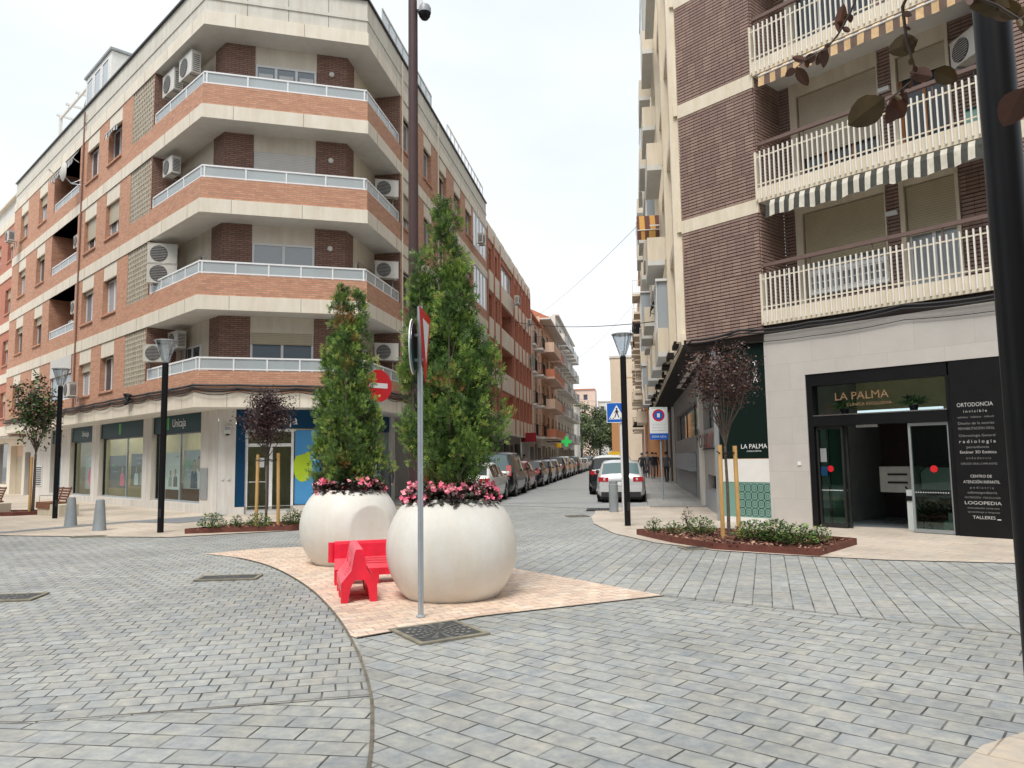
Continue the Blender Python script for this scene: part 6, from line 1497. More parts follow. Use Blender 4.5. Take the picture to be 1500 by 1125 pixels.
for i, (x, y, r, h, n, lab) in enumerate([(2.85, 15.45, .16, .30, 90, 'small sparse shrub at the far left tip of the right bed'), (3.15, 15.1, .17, .26, 80, 'low shrub second from the left tip of the right bed'), (3.62, 14.75, .26, .36, 240, 'shrub just left of the stakes in the right bed'), (3.45, 15.6, .12, .50, 70, 'tall thin reddish seedling behind the right bed shrubs'), (4.35, 13.85, .34, .36, 420, 'bushy green shrub immediately right of the stakes in the right bed'), (4.62, 13.45, .30, .40, 380, 'green shrub right of the bushy one in the right bed'), (4.85, 13.05, .30, .36, 340, 'shrub near the right end of the right bed'), (5.3, 13.2, .18, .30, 110, 'sparse shrub at the right tip of the right bed'),
        (-7.05, 17.75, .27, .38, 260, 'shrub at the left end of the left bed'), (-6.55, 17.95, .13, .30, 90, 'narrow small shrub second from the left in the left bed'), (-6.05, 18.0, .26, .34, 200, 'yellowish shrub in the middle of the left bed'), (-5.35, 18.35, .22, .40, 220, 'shrub at the foot of the purple tree in the left bed'), (-4.95, 18.35, .26, .42, 260, 'shrub at the right end of the left bed')]):
    shrub(lab, x, y, r, h, n, 40+i, ['leaf', 'leaf', 'leafdk', 'leaflt'] if i != 3 else ['purple', 'leaf'], gl) if i != 3 else None
K['purple'] = mat('purple_leaf', (.040, .016, .018), .45, var=.5); K['purple2'] = mat('dusty_purple_leaf', (.085, .042, .040), .5, var=.4); K['purple3'] = mat('bronze_leaf', (.13, .055, .03), .5, var=.3)
shrub('tall thin reddish seedling behind the right bed shrubs', 3.55, 15.55, .12, .50, 70, 43, ['purple3', 'leaf'], gl)
# ------------------------------------------------------------------ small trees
def small_tree(label, x, y, hb, zc, rx, rz, n, seed, mats, stakes, leaf=.06, name='purple_plum_tree', sparse=.0, group=None, rbase=.035):
    t = thing(name, label, 'tree', (x, y, .09), 0, group); rr = random.Random(seed); m = MB()
    m.tube([(0, 0, -.05), (.01, .0, hb*.5), (.0, .02, hb)], [rbase, rbase*.85, rbase*.7], K['bark'], 9)
    tips = []
    for k in range(22):
        a = k*2.4+rr.uniform(-.3, .3); f = rr.uniform(.25, 1.0); q = rx*f*rr.uniform(.55, .95); zt_ = zc+rz*rr.uniform(-.1, .95)*(1.15-f*.6)
        p0 = Vector((0, .02, hb+rr.uniform(-.05, .25))); p2 = Vector((q*math.cos(a), q*math.sin(a), zt_)); p1 = p0.lerp(p2, .5)+Vector((q*.12*math.cos(a), q*.12*math.sin(a), -.08))
        m.tube([p0, p1, p2], [.012, .008, .003], K['bark'], 5, cap=False); tips += [(p1, p2)]
        for _ in range(3):
            s = p1.lerp(p2, rr.random()); e = s+Vector((rr.uniform(-.25, .25), rr.uniform(-.25, .25), rr.uniform(.05, .35))); m.tube([s, e], [.005, .002], K['bark'], 4, cap=False); tips.append((s, e))
    m.build('trunk', t, world=False); m = MB()
    for k in range(n):
        if rr.random() < .55: s, e = rr.choice(tips); p = s.lerp(e, rr.uniform(.1, 1.05))+Vector((rr.gauss(0, .07), rr.gauss(0, .07), rr.gauss(0, .07)))
        else:
            u = Vector((rr.gauss(0, 1), rr.gauss(0, 1), rr.gauss(0, 1))).normalized()*(rr.random()**.4); p = Vector((u.x*rx, u.y*rx, zc+u.z*rz)); 
            if u.z < -.3 and rr.random() < .6: continue
            lump = .88+.16*math.sin(7*u.x+2*seed)*math.cos(6*u.y+5*u.z); p = Vector((p.x*lump, p.y*lump, zc+(p.z-zc)*lump))
        d = Vector((rr.uniform(-1, 1), rr.uniform(-1, 1), rr.uniform(-1, .6))).normalized(); s_ = d.cross(Vector((rr.uniform(-1, 1), rr.uniform(-1, 1), .5))).normalized(); l = leaf*rr.uniform(.6, 1.25)
        m.face([tuple(p), tuple(p+d*l*.5+s_*l*.3), tuple(p+d*l), tuple(p+d*l*.5-s_*l*.3)], K[rr.choice(mats)])
    m.build('foliage', t, world=False)
    m = MB()
    for i, (sx, sy, sh) in enumerate(stakes):
        m2 = MB(); m2.tube([(sx, sy, -.05), (sx*.92, sy, sh)], .042, K['stake'], 10); m2.build('stake', t, world=False)
    if len(stakes) > 1:
        zt2 = min(s[2] for s in stakes)-.12
        for s in stakes: m.tube([(s[0]-.04, s[1]-.045, zt2), (s[0]*.5, -.06, zt2-.05), (.03*(1 if s[0] < 0 else -1), -.05, zt2-.01)], .012, K['black'], 6)
        for s in stakes: m.tube([(s[0]-.04, s[1]+.045, zt2+.02), (s[0]*.5, .06, zt2-.03), (0, .05, zt2+.01)], .012, K['black'], 6)
        m.build('tie', t, world=False)
    return t
# right tree: stakes at px 1067 and 1087, trunk between
small_tree('purple leaved tree with sparse lower twigs tied to two stakes in the right bed', 4.10, 14.55, 1.72, 2.98, .84, .78, 4600, 5, ['purple', 'purple', 'purple2', 'purple3'], [(-.13, -.05, 1.74), (.19, -.02, 1.72)], .062, group='purple leaved trees tied to stakes')
small_tree('dense purple leaved round tree tied to two stakes in the left bed', -6.02, 18.45, 1.65, 2.58, .68, .82, 7500, 9, ['purple', 'purple', 'purple2', 'purple'], [(-.23, -.02, 1.72), (.30, .0, 1.75)], .062, group='purple leaved trees tied to stakes')
small_tree('young green leafed tree with a single stake at the far left', -15.85, 25.0, 1.9, 3.25, .85, 1.4, 3600, 14, ['leafdk', 'leafdk', 'leaf', 'purple3'], [(-.05, -.09, 1.8)], .11, name='young_tree', rbase=.05)
# near tree outside the frame whose twigs hang into the picture
K['nearleaf'] = mat('olive_purple_leaf', (.10, .062, .018), .5, var=.35, scale=20); K['nearleaf2'] = mat('maroon_leaf', (.11, .042, .022), .5, var=.3, scale=20)
t = thing('overhanging_tree', 'tree at the right edge with maroon and olive leaves hanging into the top right', 'tree', (2.6, 1.0, 0)); T0 = Vector((2.6, 1.0, 0))
def ray(px, py, dist):
    return CAMP+(CF*1100+CR*(px-750)+CU*(562.5-py)).normalized()*dist
th_ = math.atan(107.5/1100); rh_ = .0145
CAMP = Vector((0, 0, 1.65)); CF = Vector((0, math.cos(th_), math.sin(th_))); U0 = Vector((0, -math.sin(th_), math.cos(th_))); R0 = Vector((1, 0, 0)); CR = R0*math.cos(rh_)-U0*math.sin(rh_); CU = R0*math.sin(rh_)+U0*math.cos(rh_)
m = MB(); m.tube([(0, 0, 0), (.02, .02, 1.6), (-.05, .1, 2.4), (-.5, .35, 2.75)], [.06, .05, .035, .02], K['bark'], 9)
fork = T0+Vector((-.5, .35, 2.75))
def twig(pts, r0, r1):
    P_ = [fork+(Vector((0, 0, 0)))]+pts; P_ = [p-T0 for p in P_]; n = len(P_); m.tube(P_, [r0+(r1-r0)*i/(n-1) for i in range(n)], K['bark'], 6)
A1 = [(1520, -200, 2.0), (1480, -90, 1.9), (1340, -30, 1.9), (1322, 10, 1.9), (1328, 60, 1.9), (1340, 100, 1.9), (1336, 118, 1.9), (1310, 140, 1.88), (1295, 150, 1.86)]
twig([Vector(ray(*a)) for a in A1], .0055, .0014)
A2 = [(1420, -40, 2.6), (1262, -20, 2.6), (1245, 20, 2.6), (1228, 50, 2.6), (1212, 70, 2.6), (1180, 88, 2.6), (1165, 100, 2.6)]
twig([Vector(ray(*a)) for a in A2], .005, .0012)
A3 = [(1560, -20, 1.7), (1495, 30, 1.7), (1460, 8, 1.7), (1420, -8, 1.7)]
twig([Vector(ray(*a)) for a in A3], .007, .002)
A4 = [(1600, 60, 1.75), (1530, 120, 1.75), (1500, 150, 1.75)]
twig([Vector(ray(*a)) for a in A4], .008, .002)
m.build('trunk', t, world=False)
m = MB()
def leaf(a, b, w, dist, mt, tilt=0.0):
    p, q = ray(a[0], a[1], dist), ray(b[0], b[1], dist+tilt); d = q-p; l = d.length; d.normalize(); vw = (p-CAMP).normalized(); s = d.cross(vw).normalized(); nn_ = s.cross(d)
    wd = w*dist/1100/2; out = []
    prof = [(0, 0), (.12, .45), (.3, .88), (.5, 1), (.7, .85), (.88, .5), (1, 0)]
    L_ = [p+d*l*f+s*wd*k+nn_*wd*.25*k for f, k in prof]; R_ = [p+d*l*f-s*wd*k+nn_*wd*.25*k for f, k in prof]; M_ = [p+d*l*f for f, k in prof]
    for i in range(6):
        m.face([tuple(M_[i]-T0), tuple(M_[i+1]-T0), tuple(L_[i+1]-T0), tuple(L_[i]-T0)], mt, True); m.face([tuple(M_[i]-T0), tuple(R_[i]-T0), tuple(R_[i+1]-T0), tuple(M_[i+1]-T0)], mt, True)
n1, n2 = K['nearleaf'], K['nearleaf2']
leaf((1296, 142), (1242, 184), 38, 1.86, n1, .02); leaf((1328, 134), (1298, 182), 22, 1.88, n2, .03); leaf((1300, 150), (1326, 170), 26, 1.88, n2); leaf((1345, 58), (1300, 76), 26, 1.9, n1, .03); leaf((1332, 106), (1366, 112), 18, 1.9, n2, -.03); leaf((1368, 104), (1403, 118), 22, 1.9, n1, .02); leaf((1340, 62), (1322, 72), 22, 1.9, n1)
for a, b, w in (((1228, 48), (1236, 5), 14), ((1212, 70), (1195, 96), 12), ((1195, 80), (1178, 92), 12), ((1210, 72), (1206, 100), 10), ((1180, 88), (1160, 84), 9), ((1166, 98), (1184, 126), 14), ((1232, 30), (1226, 44), 8), ((1165, 100), (1150, 112), 10)): leaf(a, b, w, 2.6, n2, .03)
leaf((1480, 12), (1424, 2), 26, 1.7, n1, .02); leaf((1500, 24), (1455, 4), 20, 1.72, n1); leaf((1462, 8), (1474, 32), 18, 1.7, n2, .04); leaf((1500, 128), (1470, 186), 34, 1.75, n2, .03); leaf((1512, 50), (1497, 10), 20, 1.7, n1, .02); leaf((1460, -8), (1420, 12), 22, 1.7, n1)
rl_ = random.Random(3)
for a_, dst in ((A2, 2.6), (A3, 1.7), (A1[3:], 1.88)):
    for i in range(len(a_)-1):
        for _ in range(2):
            f = rl_.random(); px = a_[i][0]+(a_[i+1][0]-a_[i][0])*f; py = a_[i][1]+(a_[i+1][1]-a_[i][1])*f; an = rl_.uniform(.3, 2.8); ln_ = rl_.uniform(8, 15)
            if py > -40 and px > 1180: leaf((px, py), (px+ln_*math.cos(an), py+ln_*math.sin(an)), ln_*.5, dst, n2 if rl_.random() < .6 else n1, rl_.uniform(-.03, .03))
m.build('foliage', t, world=False)
# ------------------------------------------------------------------ trees at the end of the street
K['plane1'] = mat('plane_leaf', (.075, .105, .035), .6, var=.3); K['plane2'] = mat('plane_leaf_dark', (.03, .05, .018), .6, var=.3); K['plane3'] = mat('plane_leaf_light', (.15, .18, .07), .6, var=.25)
def crown_tree(label, l, t_, h, r, seed, n=6500):
    t = thing('plane_tree', label, 'tree', LT(l, t_, 0), 0, 'trees closing the end of the street'); rr = random.Random(seed); m = MB()
    m.tube([(0, 0, 0), (.1, 0, h*.3), (0, .1, h*.55)], [.28, .2, .1], K['bark'], 8)
    cl = []
    for k in range(26):
        u = Vector((rr.gauss(0, 1), rr.gauss(0, 1), rr.gauss(0, .9))).normalized()*rr.uniform(.35, .95); c = Vector((u.x*r, u.y*r, h*.55+u.z*h*.42)); cl.append((c, rr.uniform(.22, .42)*r))
        m.tube([(0, 0, h*.35), (c.x*.5, c.y*.5, h*.35+(c.z-h*.35)*.6), tuple(c)], [.09, .05, .02], K['bark'], 5, cap=False)
    m.build('trunk', t, world=False); m = MB()
    for k in range(n):
        c, cr = rr.choice(cl); u = Vector((rr.gauss(0, 1), rr.gauss(0, 1), rr.gauss(0, 1))).normalized(); p = c+u*cr*(rr.random()**.35)
        d = Vector((rr.uniform(-1, 1), rr.uniform(-1, 1), rr.uniform(-1, 1))).normalized(); s = d.cross(u+Vector((.01, 0, 0))).normalized(); l_ = rr.uniform(.22, .45)
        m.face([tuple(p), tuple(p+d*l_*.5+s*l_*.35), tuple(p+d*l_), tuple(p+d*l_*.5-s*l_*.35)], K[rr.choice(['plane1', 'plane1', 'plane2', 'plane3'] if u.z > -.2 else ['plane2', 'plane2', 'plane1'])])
    m.build('foliage', t, world=False)
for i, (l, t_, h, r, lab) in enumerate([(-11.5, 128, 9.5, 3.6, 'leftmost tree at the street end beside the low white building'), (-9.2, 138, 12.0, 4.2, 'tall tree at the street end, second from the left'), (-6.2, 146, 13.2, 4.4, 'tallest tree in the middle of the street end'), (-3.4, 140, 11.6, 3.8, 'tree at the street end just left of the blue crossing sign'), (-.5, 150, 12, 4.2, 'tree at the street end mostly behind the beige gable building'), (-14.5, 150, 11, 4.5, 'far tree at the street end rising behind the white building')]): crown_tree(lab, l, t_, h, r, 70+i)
m = MB(); rr = random.Random(5)
for k in range(2500):
    p = Vector(LT(rr.uniform(-12, 1.5), rr.uniform(121, 124), rr.uniform(0.2, 2.2 if rr.random() < .7 else 1.2))); d = Vector((rr.uniform(-1, 1), rr.uniform(-1, 1), rr.uniform(-1, 1))).normalized(); s = d.cross(Vector((0, .3, 1))).normalized(); m.face([tuple(p), tuple(p+d*.12+s*.09), tuple(p+d*.25), tuple(p+d*.12-s*.09)], K['plane2'])
m.build('hedge', kind='stuff', label='dark green hedge across the far end of the street', cat='hedge')
# ------------------------------------------------------------------ cars
K['tyre'] = mat('tyre_rubber', (.015, .015, .015), .85); K['rim'] = mat('alloy_rim', (.42, .43, .44), .3, .8); K['carglass'] = glassy('car_glass', (.012, .016, .018), .04); K['cargl2'] = glassy('car_glass_bright', (.10, .16, .17), .05); K['tail'] = glassy('tail_lamp', (.45, .008, .012), .15); K['plastic'] = mat('bumper_plastic', (.022, .022, .024), .6); K['headl'] = glassy('head_lamp', (.5, .52, .55), .08)
def paint(name, c, metal=.3):
    m, nt, b = newmat(name); b.inputs['Base Color'].default_value = rgba(c); b.inputs['Metallic'].default_value = metal; b.inputs['Roughness'].default_value = .28; b.inputs['Coat Weight'].default_value = .6; b.inputs['Coat Roughness'].default_value = .06
    return m
PT = {'silver': paint('silver_car_paint', (.66, .67, .68), .35), 'white': paint('white_car_paint', (.66, .67, .64), 0), 'black': paint('black_car_paint', (.010, .012, .016), .2), 'navy': paint('dark_blue_car_paint', (.010, .018, .035), .3), 'red': paint('red_car_paint', (.22, .012, .016), .1), 'grey': paint('grey_car_paint', (.13, .14, .15), .5), 'lgrey': paint('light_grey_car_paint', (.36, .37, .38), .5)}
TYPES = {
 'hatch': dict(L=4.05, W=.87, base=.17, top=[(0, .80), (.06, .95), (.14, 1.02), (.50, 1.36), (.62, 1.41), (1.2, 1.47), (1.9, 1.46), (2.45, 1.37), (2.55, 1.34), (3.10, 1.02), (3.16, .97), (3.6, .88), (3.88, .76), (4.0, .62), (4.05, .50)], belt=.93, gh=(.10, 3.16), rear=(.14, .50), wind=(2.55, 3.10), wh=(.68, 3.22), wr=.31),
 'wagon': dict(L=4.3, W=.86, base=.17, top=[(0, .82), (.05, .92), (.12, 1.0), (.42, 1.38), (.55, 1.43), (1.4, 1.48), (2.2, 1.45), (2.7, 1.37), (2.8, 1.33), (3.35, 1.02), (3.42, .97), (3.85, .88), (4.1, .76), (4.24, .62), (4.3, .50)], belt=.92, gh=(.10, 3.42), rear=(.12, .42), wind=(2.8, 3.35), wh=(.78, 3.42), wr=.31),
 'suv': dict(L=4.4, W=.92, base=.22, top=[(0, .95), (.05, 1.08), (.12, 1.14), (.45, 1.56), (.60, 1.62), (1.4, 1.67), (2.2, 1.64), (2.65, 1.55), (2.75, 1.50), (3.35, 1.16), (3.42, 1.10), (3.9, 1.02), (4.2, .88), (4.34, .70), (4.4, .55)], belt=1.04, gh=(.10, 3.42), rear=(.12, .45), wind=(2.75, 3.35), wh=(.80, 3.50), wr=.36),
 'mpv': dict(L=4.9, W=.93, base=.20, top=[(0, .90), (.04, 1.02), (.08, 1.08), (.24, 1.74), (.38, 1.83), (1.4, 1.87), (2.8, 1.85), (3.2, 1.76), (3.3, 1.72), (3.98, 1.18), (4.05, 1.12), (4.5, 1.0), (4.75, .85), (4.86, .68), (4.9, .55)], belt=1.02, gh=(.06, 4.05), rear=(.08, .24), wind=(3.3, 3.98), wh=(.95, 3.95), wr=.34),
 'sedan': dict(L=4.5, W=.89, base=.17, top=[(0, .78), (.05, .95), (.12, 1.0), (.55, 1.03), (.72, 1.05), (1.25, 1.38), (1.4, 1.42), (2.0, 1.45), (2.5, 1.40), (2.65, 1.36), (3.3, 1.0), (3.4, .96), (3.95, .88), (4.35, .74), (4.5, .55)], belt=.93, gh=(.60, 3.4), rear=(.72, 1.25), wind=(2.65, 3.3), wh=(.90, 3.60), wr=.32)}
def car(label, kind, col, l_right, t_rear, group='cars parked along the left kerb', flip=False, glass='carglass', detail=True, roof=None):
    T_ = TYPES[kind]; W = T_['W']; x, y = LT(l_right-W, t_rear)
    t = thing('parked_car', label, 'car', (x, y, .012), rad(-9), group)
    pm = PT[col]; g0, g1 = T_['gh']; S = T_['top']
    ys = sorted({p[0] for p in S} | ({g0+.02, 1.05, 1.12, 1.95, 2.03, g1-.1} if detail else {g0+.02}))
    def tz(yy):
        for i in range(len(S)-1):
            if S[i][0] <= yy <= S[i+1][0]: f = (yy-S[i][0])/(S[i+1][0]-S[i][0]); return S[i][1]+(S[i+1][1]-S[i][1])*f
        return S[-1][1]
    LL = T_['L']; rings = []
    for yy in ys:
        e = min(yy, LL-yy); w = W*(1-.14*max(0, 1-e/.45)**2.2); z = tz(yy); bl = T_['belt']; zb = T_['base']+(.06 if e < .2 else 0)
        ingh = g0 < yy < g1; b_ = min(bl, z-.02)
        top5 = z-.07 if ingh else b_+(z-b_)*.6
        k = max(0, min(1, (z-bl)/.45)) if ingh else 0
        wr = w*(.955-.175*k)
        rings.append([(w*.86, zb), (w*.97, zb+.10), (w*1.0, .48), (w*.995, b_*.80), (w*.965, b_), (wr, max(top5, b_+.005)), (wr*.90, max(z-.015, b_+.01)), (wr*.45, z+.012), (0, z+.018)])
    m = MB(); g = MB()
    for i in range(len(ys)-1):
        ya, yb = ys[i], ys[i+1]; ym = (ya+yb)/2
        for j in range(8):
            isg = False
            if j == 4 and g0 < ym < g1 and tz(ym) > T_['belt']+.12:
                isg = not ((1.05 < ym < 1.12) or (1.95 < ym < 2.03) or ym > g1-.1 or (T_['rear'][0] <= ym <= T_['rear'][1] and kind != 'mpv'))
            if j >= 6 and (T_['rear'][0] <= ym <= T_['rear'][1] or T_['wind'][0] <= ym <= T_['wind'][1]): isg = True
            tgt, mt = (g, K[glass]) if isg else (m, (roof if (roof and j >= 5 and g0+.4 < ym < g1-.5) else pm))
            A0, A1 = rings[i][j], rings[i][j+1]; B0, B1 = rings[i+1][j], rings[i+1][j+1]
            for s in (1, -1):
                q = [(s*A0[0], ya, A0[1]), (s*B0[0], yb, B0[1]), (s*B1[0], yb, B1[1]), (s*A1[0], ya, A1[1])]
                if s < 0: q = q[::-1]
                tgt.face(q, mt, True)
    for k, yy in ((0, 0), (-1, LL)):
        R = rings[k]; m.face([(a, yy, z) for a, z in R]+[(-a, yy, z) for a, z in R[::-1][1:]], pm)
    # weld body for smooth shading
    def weld(mb):
        idx = {}; nv = []; mp = []
        for v in mb.v:
            k = (round(v[0], 4), round(v[1], 4), round(v[2], 4))
            if k not in idx: idx[k] = len(nv); nv.append(v)
            mp.append(idx[k])
        nf = []; nm = []; ns = []
        for f, a, b in zip(mb.f, mb.fm, mb.sm):
            q = []
            for i in f:
                if mp[i] not in q: q.append(mp[i])
            if len(q) >= 3: nf.append(tuple(q)); nm.append(a); ns.append(b)
        mb.v, mb.f, mb.fm, mb.sm = nv, nf, nm, ns
    weld(m); weld(g)
    m.build('body', t, world=False, angle=38); g.build('window', t, world=False, angle=38)
    m = MB(); m.bx(-W*.84, W*.84, .12, LL-.15, T_['base']-.05, T_['base']+.04, K['plastic']); m.build('underside', t, world=False)
    wr_ = T_['wr']
    for yy in T_['wh']:
        for s in (1, -1):
            m = MB(); m.tube([(s*(W-.22), yy, wr_), (s*(W-.005), yy, wr_)], wr_, K['tyre'], 22); o = m.build('wheel', t, world=False)
            m = MB(); m.lathe([(0, .004*s), (wr_*.25, .006*s), (wr_*.62, -.004*s), (wr_*.66, .008*s)], (s*(W-.004), yy, wr_), K['rim'], 18, 'x')
            for k in range(5): a = k*2*math.pi/5; m.tube([(s*(W+.004), yy, wr_), (s*(W+.004), yy+wr_*.6*math.cos(a), wr_+wr_*.6*math.sin(a))], .022, K['rim'], 4)
            m.build('rim', o, world=False)
            m = MB(); n = 14; R1 = wr_+.055
            P_ = [(s*(W+.0015), yy+R1*math.cos(math.pi*k/n), max(wr_+R1*math.sin(math.pi*k/n), .1)) for k in range(n+1)]+[(s*(W+.0015), yy-R1, .15), (s*(W+.0015), yy+R1, .15)]
            m.face(P_, K['plastic']); m.face([(a-s*.06, b, c) for a, b, c in P_], K['plastic'])
            o2 = m.build('wheel_arch', t, world=False)
    ez = T_['belt']
    for s in (1, -1):
        m = MB()
        if kind == 'mpv': m.bx(s*W*.70 if s > 0 else -W*.93, W*.93 if s > 0 else -W*.70, -.012, .07, .88, 1.32, K['tail'])
        else: m.bx(s*W*.50 if s > 0 else -W*.90, W*.90 if s > 0 else -W*.50, -.015, .10, ez-.18, ez-.02, K['tail']); m.bx(s*W*.62 if s > 0 else -W*.70, W*.70 if s > 0 else -W*.62, -.018, -.0155, ez-.14, ez-.05, K['headl'])
        m.build('tail_light', t, world=False)
        m = MB(); m.bx(min(s*W*.5, s*W*.86), max(s*W*.5, s*W*.86), LL-.16, LL+.01, .58, .72, K['headl']); m.build('headlight', t, world=False)
        m = MB(); yy = T_['wind'][1]-.15; m.lathe([(0, -.05), (.07, -.03), (.085, .02), (.05, .05), (0, .055)], (s*(W+.09), yy, ez+.10), PT[col] if col != 'silver' else K['plastic'], 10, 'y'); m.bx(min(s*(W-.03), s*(W+.06)), max(s*(W-.03), s*(W+.06)), yy-.01, yy+.02, ez+.04, ez+.07, K['plastic']); m.build('mirror', t, world=False)
    m = MB(); m.bx(-.26, .26, -.02, -.001, .60 if kind != 'mpv' else .62, .71 if kind != 'mpv' else .73, K['plate']); m.build('number_plate', t, world=False)
    m = MB(); m.bx(-W*.80, W*.80, -.03, .10, T_['base']+.03, T_['base']+.20, K['plastic']); m.bx(-W*.82, W*.82, -.035, .02, T_['base']+.21, T_['base']+.36, pm); m.build('bumper', t, world=False)
    m = MB(); m.bx(-.3, .3, -.012, -.001, .76, .775, K['chrome']); m.build('trim', t, world=False)
    return t
cl = -4.95
car('small white hatchback nearest the camera in the left row, half hidden by the right planter', 'hatch', 'white', cl, 26.3)
car('tall black people carrier behind the white hatchback', 'mpv', 'black', cl+.05, 30.8, glass='cargl2')
car('dark red car just ahead of the black people carrier', 'hatch', 'red', cl-.1, 36.2)
seq = [('sedan', 'black', 'black saloon with red tail lights, fourth in the left row'), ('hatch', 'navy', 'dark blue hatchback ahead of the black saloon'), ('hatch', 'grey', 'grey hatchback, sixth in the left row'), ('suv', 'black', 'black off-roader, seventh in the left row'), ('suv', 'lgrey', 'light grey off-roader, eighth in the left row'), ('hatch', 'grey', 'small dark grey car, ninth in the left row'), ('suv', 'navy', 'dark blue off-roader, tenth in the left row'),
       ('sedan', 'silver', 'silver saloon, eleventh in the left row'), ('wagon', 'lgrey', 'light grey estate car, twelfth in the left row'), ('hatch', 'white', 'white hatchback, thirteenth in the left row'), ('sedan', 'grey', 'grey saloon, fourteenth in the left row'), ('hatch', 'black', 'black hatchback, fifteenth in the left row'), ('suv', 'navy', 'dark car, sixteenth in the left row'), ('hatch', 'grey', 'last grey car at the far end of the left row')]
t_ = 41.0
for i, (k, c, lab) in enumerate(seq):
    car(lab, k, c, cl-.05*(i % 3), t_, detail=i < 5); t_ += TYPES[k]['L']+.75
car('silver estate car parked rear first beside the bollard on the right', 'wagon', 'silver', .42, 26.9, 'cars parked along the right kerb', glass='cargl2')
car('black off-roader with a white roof parked ahead of the silver estate', 'suv', 'black', -.05, 32.3, 'cars parked along the right kerb', roof=PT['white'])
for i, (k, c, lab) in enumerate([('suv', 'white', 'white van-like car ahead of the black off-roader on the right'), ('hatch', 'grey', 'grey car, fourth in the right row'), ('hatch', 'black', 'black car, fifth in the right row'), ('hatch', 'silver', 'silver car, last in the right row')]):
    car(lab, k, c, .05, 38+i*5.2, 'cars parked along the right kerb', detail=False)
# ------------------------------------------------------------------ people
def person(label, x, y, z, rot, h, shirt, trousers, hairm, seed, stride=.18, carry=False, group=None):
    t = thing('person', label, 'person', (x, y, z), rot, group); s = h/1.75
    V = [(0, 0, .95), (0, 0, 1.15), (0, 0, 1.40), (0, .01, 1.50), (0, .02, 1.56), (0, .02, 1.66),
         (.10, 0, .90), (.11, stride*.6, .50), (.11, stride*.5, .08), (.11, stride*.5+.14, .03),
         (-.10, 0, .90), (-.11, -stride*.3, .50), (-.11, -stride, .10), (-.11, -stride+.13, .03),
         (.19, 0, 1.40), (.24, -.03 if not carry else .05, 1.13), (.24, .05 if not carry else .28, .90 if not carry else 1.10), (.24, .07 if not carry else .34, .83 if not carry else 1.12),
         (-.19, 0, 1.40), (-.24, -.05 if not carry else .05, 1.13), (-.23, -.01 if not carry else .28, .90 if not carry else 1.10), (-.23, .01 if not carry else .34, .83 if not carry else 1.12)]
    E_ = [(0, 1), (1, 2), (2, 3), (3, 4), (4, 5), (0, 6), (6, 7), (7, 8), (8, 9), (0, 10), (10, 11), (11, 12), (12, 13), (2, 14), (14, 15), (15, 16), (16, 17), (2, 18), (18, 19), (19, 20), (20, 21)]
    Rr = [(.15, .11), (.145, .10), (.16, .10), (.055, .055), (.075, .085), (.085, .10), (.085, .09), (.062, .065), (.045, .05), (.045, .035), (.085, .09), (.062, .065), (.045, .05), (.045, .035), (.06, .06), (.045, .045), (.034, .034), (.035, .03), (.06, .06), (.045, .045), (.034, .034), (.035, .03)]
    me = bpy.data.meshes.new('body'); me.from_pydata([tuple(c*s for c in v) for v in V], E_, [])
    ob = bpy.data.objects.new('body', me); COL.objects.link(ob); md = ob.modifiers.new('s', 'SKIN'); md.use_smooth_shade = True
    for i, (a, b) in enumerate(Rr): me.skin_vertices[0].data[i].radius = (a*s, b*s)
    me.skin_vertices[0].data[0].use_root = True
    sd = ob.modifiers.new('d', 'SUBSURF'); sd.levels = 1; sd.render_levels = 1
    m2 = bpy.data.meshes.new_from_object(ob.evaluated_get(bpy.context.evaluated_depsgraph_get())); bpy.data.objects.remove(ob)
    for mm in (K[trousers], K[shirt], K['skin'], K['tyre']): m2.materials.append(mm)
    for p in m2.polygons:
        z_ = p.center.z/s; hand = z_ < .88 and z_ > .78 and abs(p.center.x/s) > .19
        if carry: hand = p.center.y/s > .25 and z_ > 1
        p.material_index = 2 if (z_ > 1.47 or hand) else (1 if z_ > .93 or (abs(p.center.x/s) > .175 and z_ > .85) else (3 if z_ < .07 else 0)); p.use_smooth = True
    o = bpy.data.objects.new('body', m2); COL.objects.link(o); o.parent = t
    m = MB(); c = (0, .0*s, 1.665*s); m.lathe([(0, .10*s), (.06*s, .09*s), (.092*s, .045*s), (.098*s, 0), (.09*s, -.05*s)], (0, -.012*s, c[2]+.015), K[hairm], 14); m.build('hair', t, world=False)
    if carry:
        m = MB(); m.bx(-.26*s, .26*s, .26*s, .62*s, .95*s, 1.3*s, K['cardboard']); m.build('carried_box', t, world=False)
    return t
K['cardboard'] = mat('brown_cardboard', (.25, .14, .08), .8, var=.1)
K['coat1'] = mat('dark_jacket', (.02, .022, .028), .8, var=.2); K['coat2'] = mat('grey_coat', (.12, .12, .13), .8, var=.2); K['coat3'] = mat('white_shirt', (.6, .6, .6), .8); K['jeans'] = mat('blue_jeans', (.045, .065, .12), .8, var=.2)
gp = 'pedestrians on the right pavement'
for i, (l, t, rot, h, sh, tr, lab) in enumerate([(.62, 52, 170, 1.70, 'coat1', 'coat1', 'pedestrian in dark clothes at the left of the group on the right pavement'), (.98, 53, 175, 1.78, 'coat2', 'jeans', 'pedestrian in a grey top in the middle of the group on the right pavement'), (1.30, 51, 185, 1.74, 'coat1', 'coat2', 'pedestrian in a black jacket at the right of the group on the right pavement'), (1.62, 54.5, 180, 1.72, 'coat1', 'jeans', 'pedestrian behind the group, nearest the building on the right'), (1.9, 44, 10, 1.72, 'coat2', 'coat1', 'pedestrian passing the doorways beneath the blue zone sign')]):
    p = LT(l, t, .11); person(lab, *p, rad(rot), h, sh, tr, 'hair', i, group=gp)
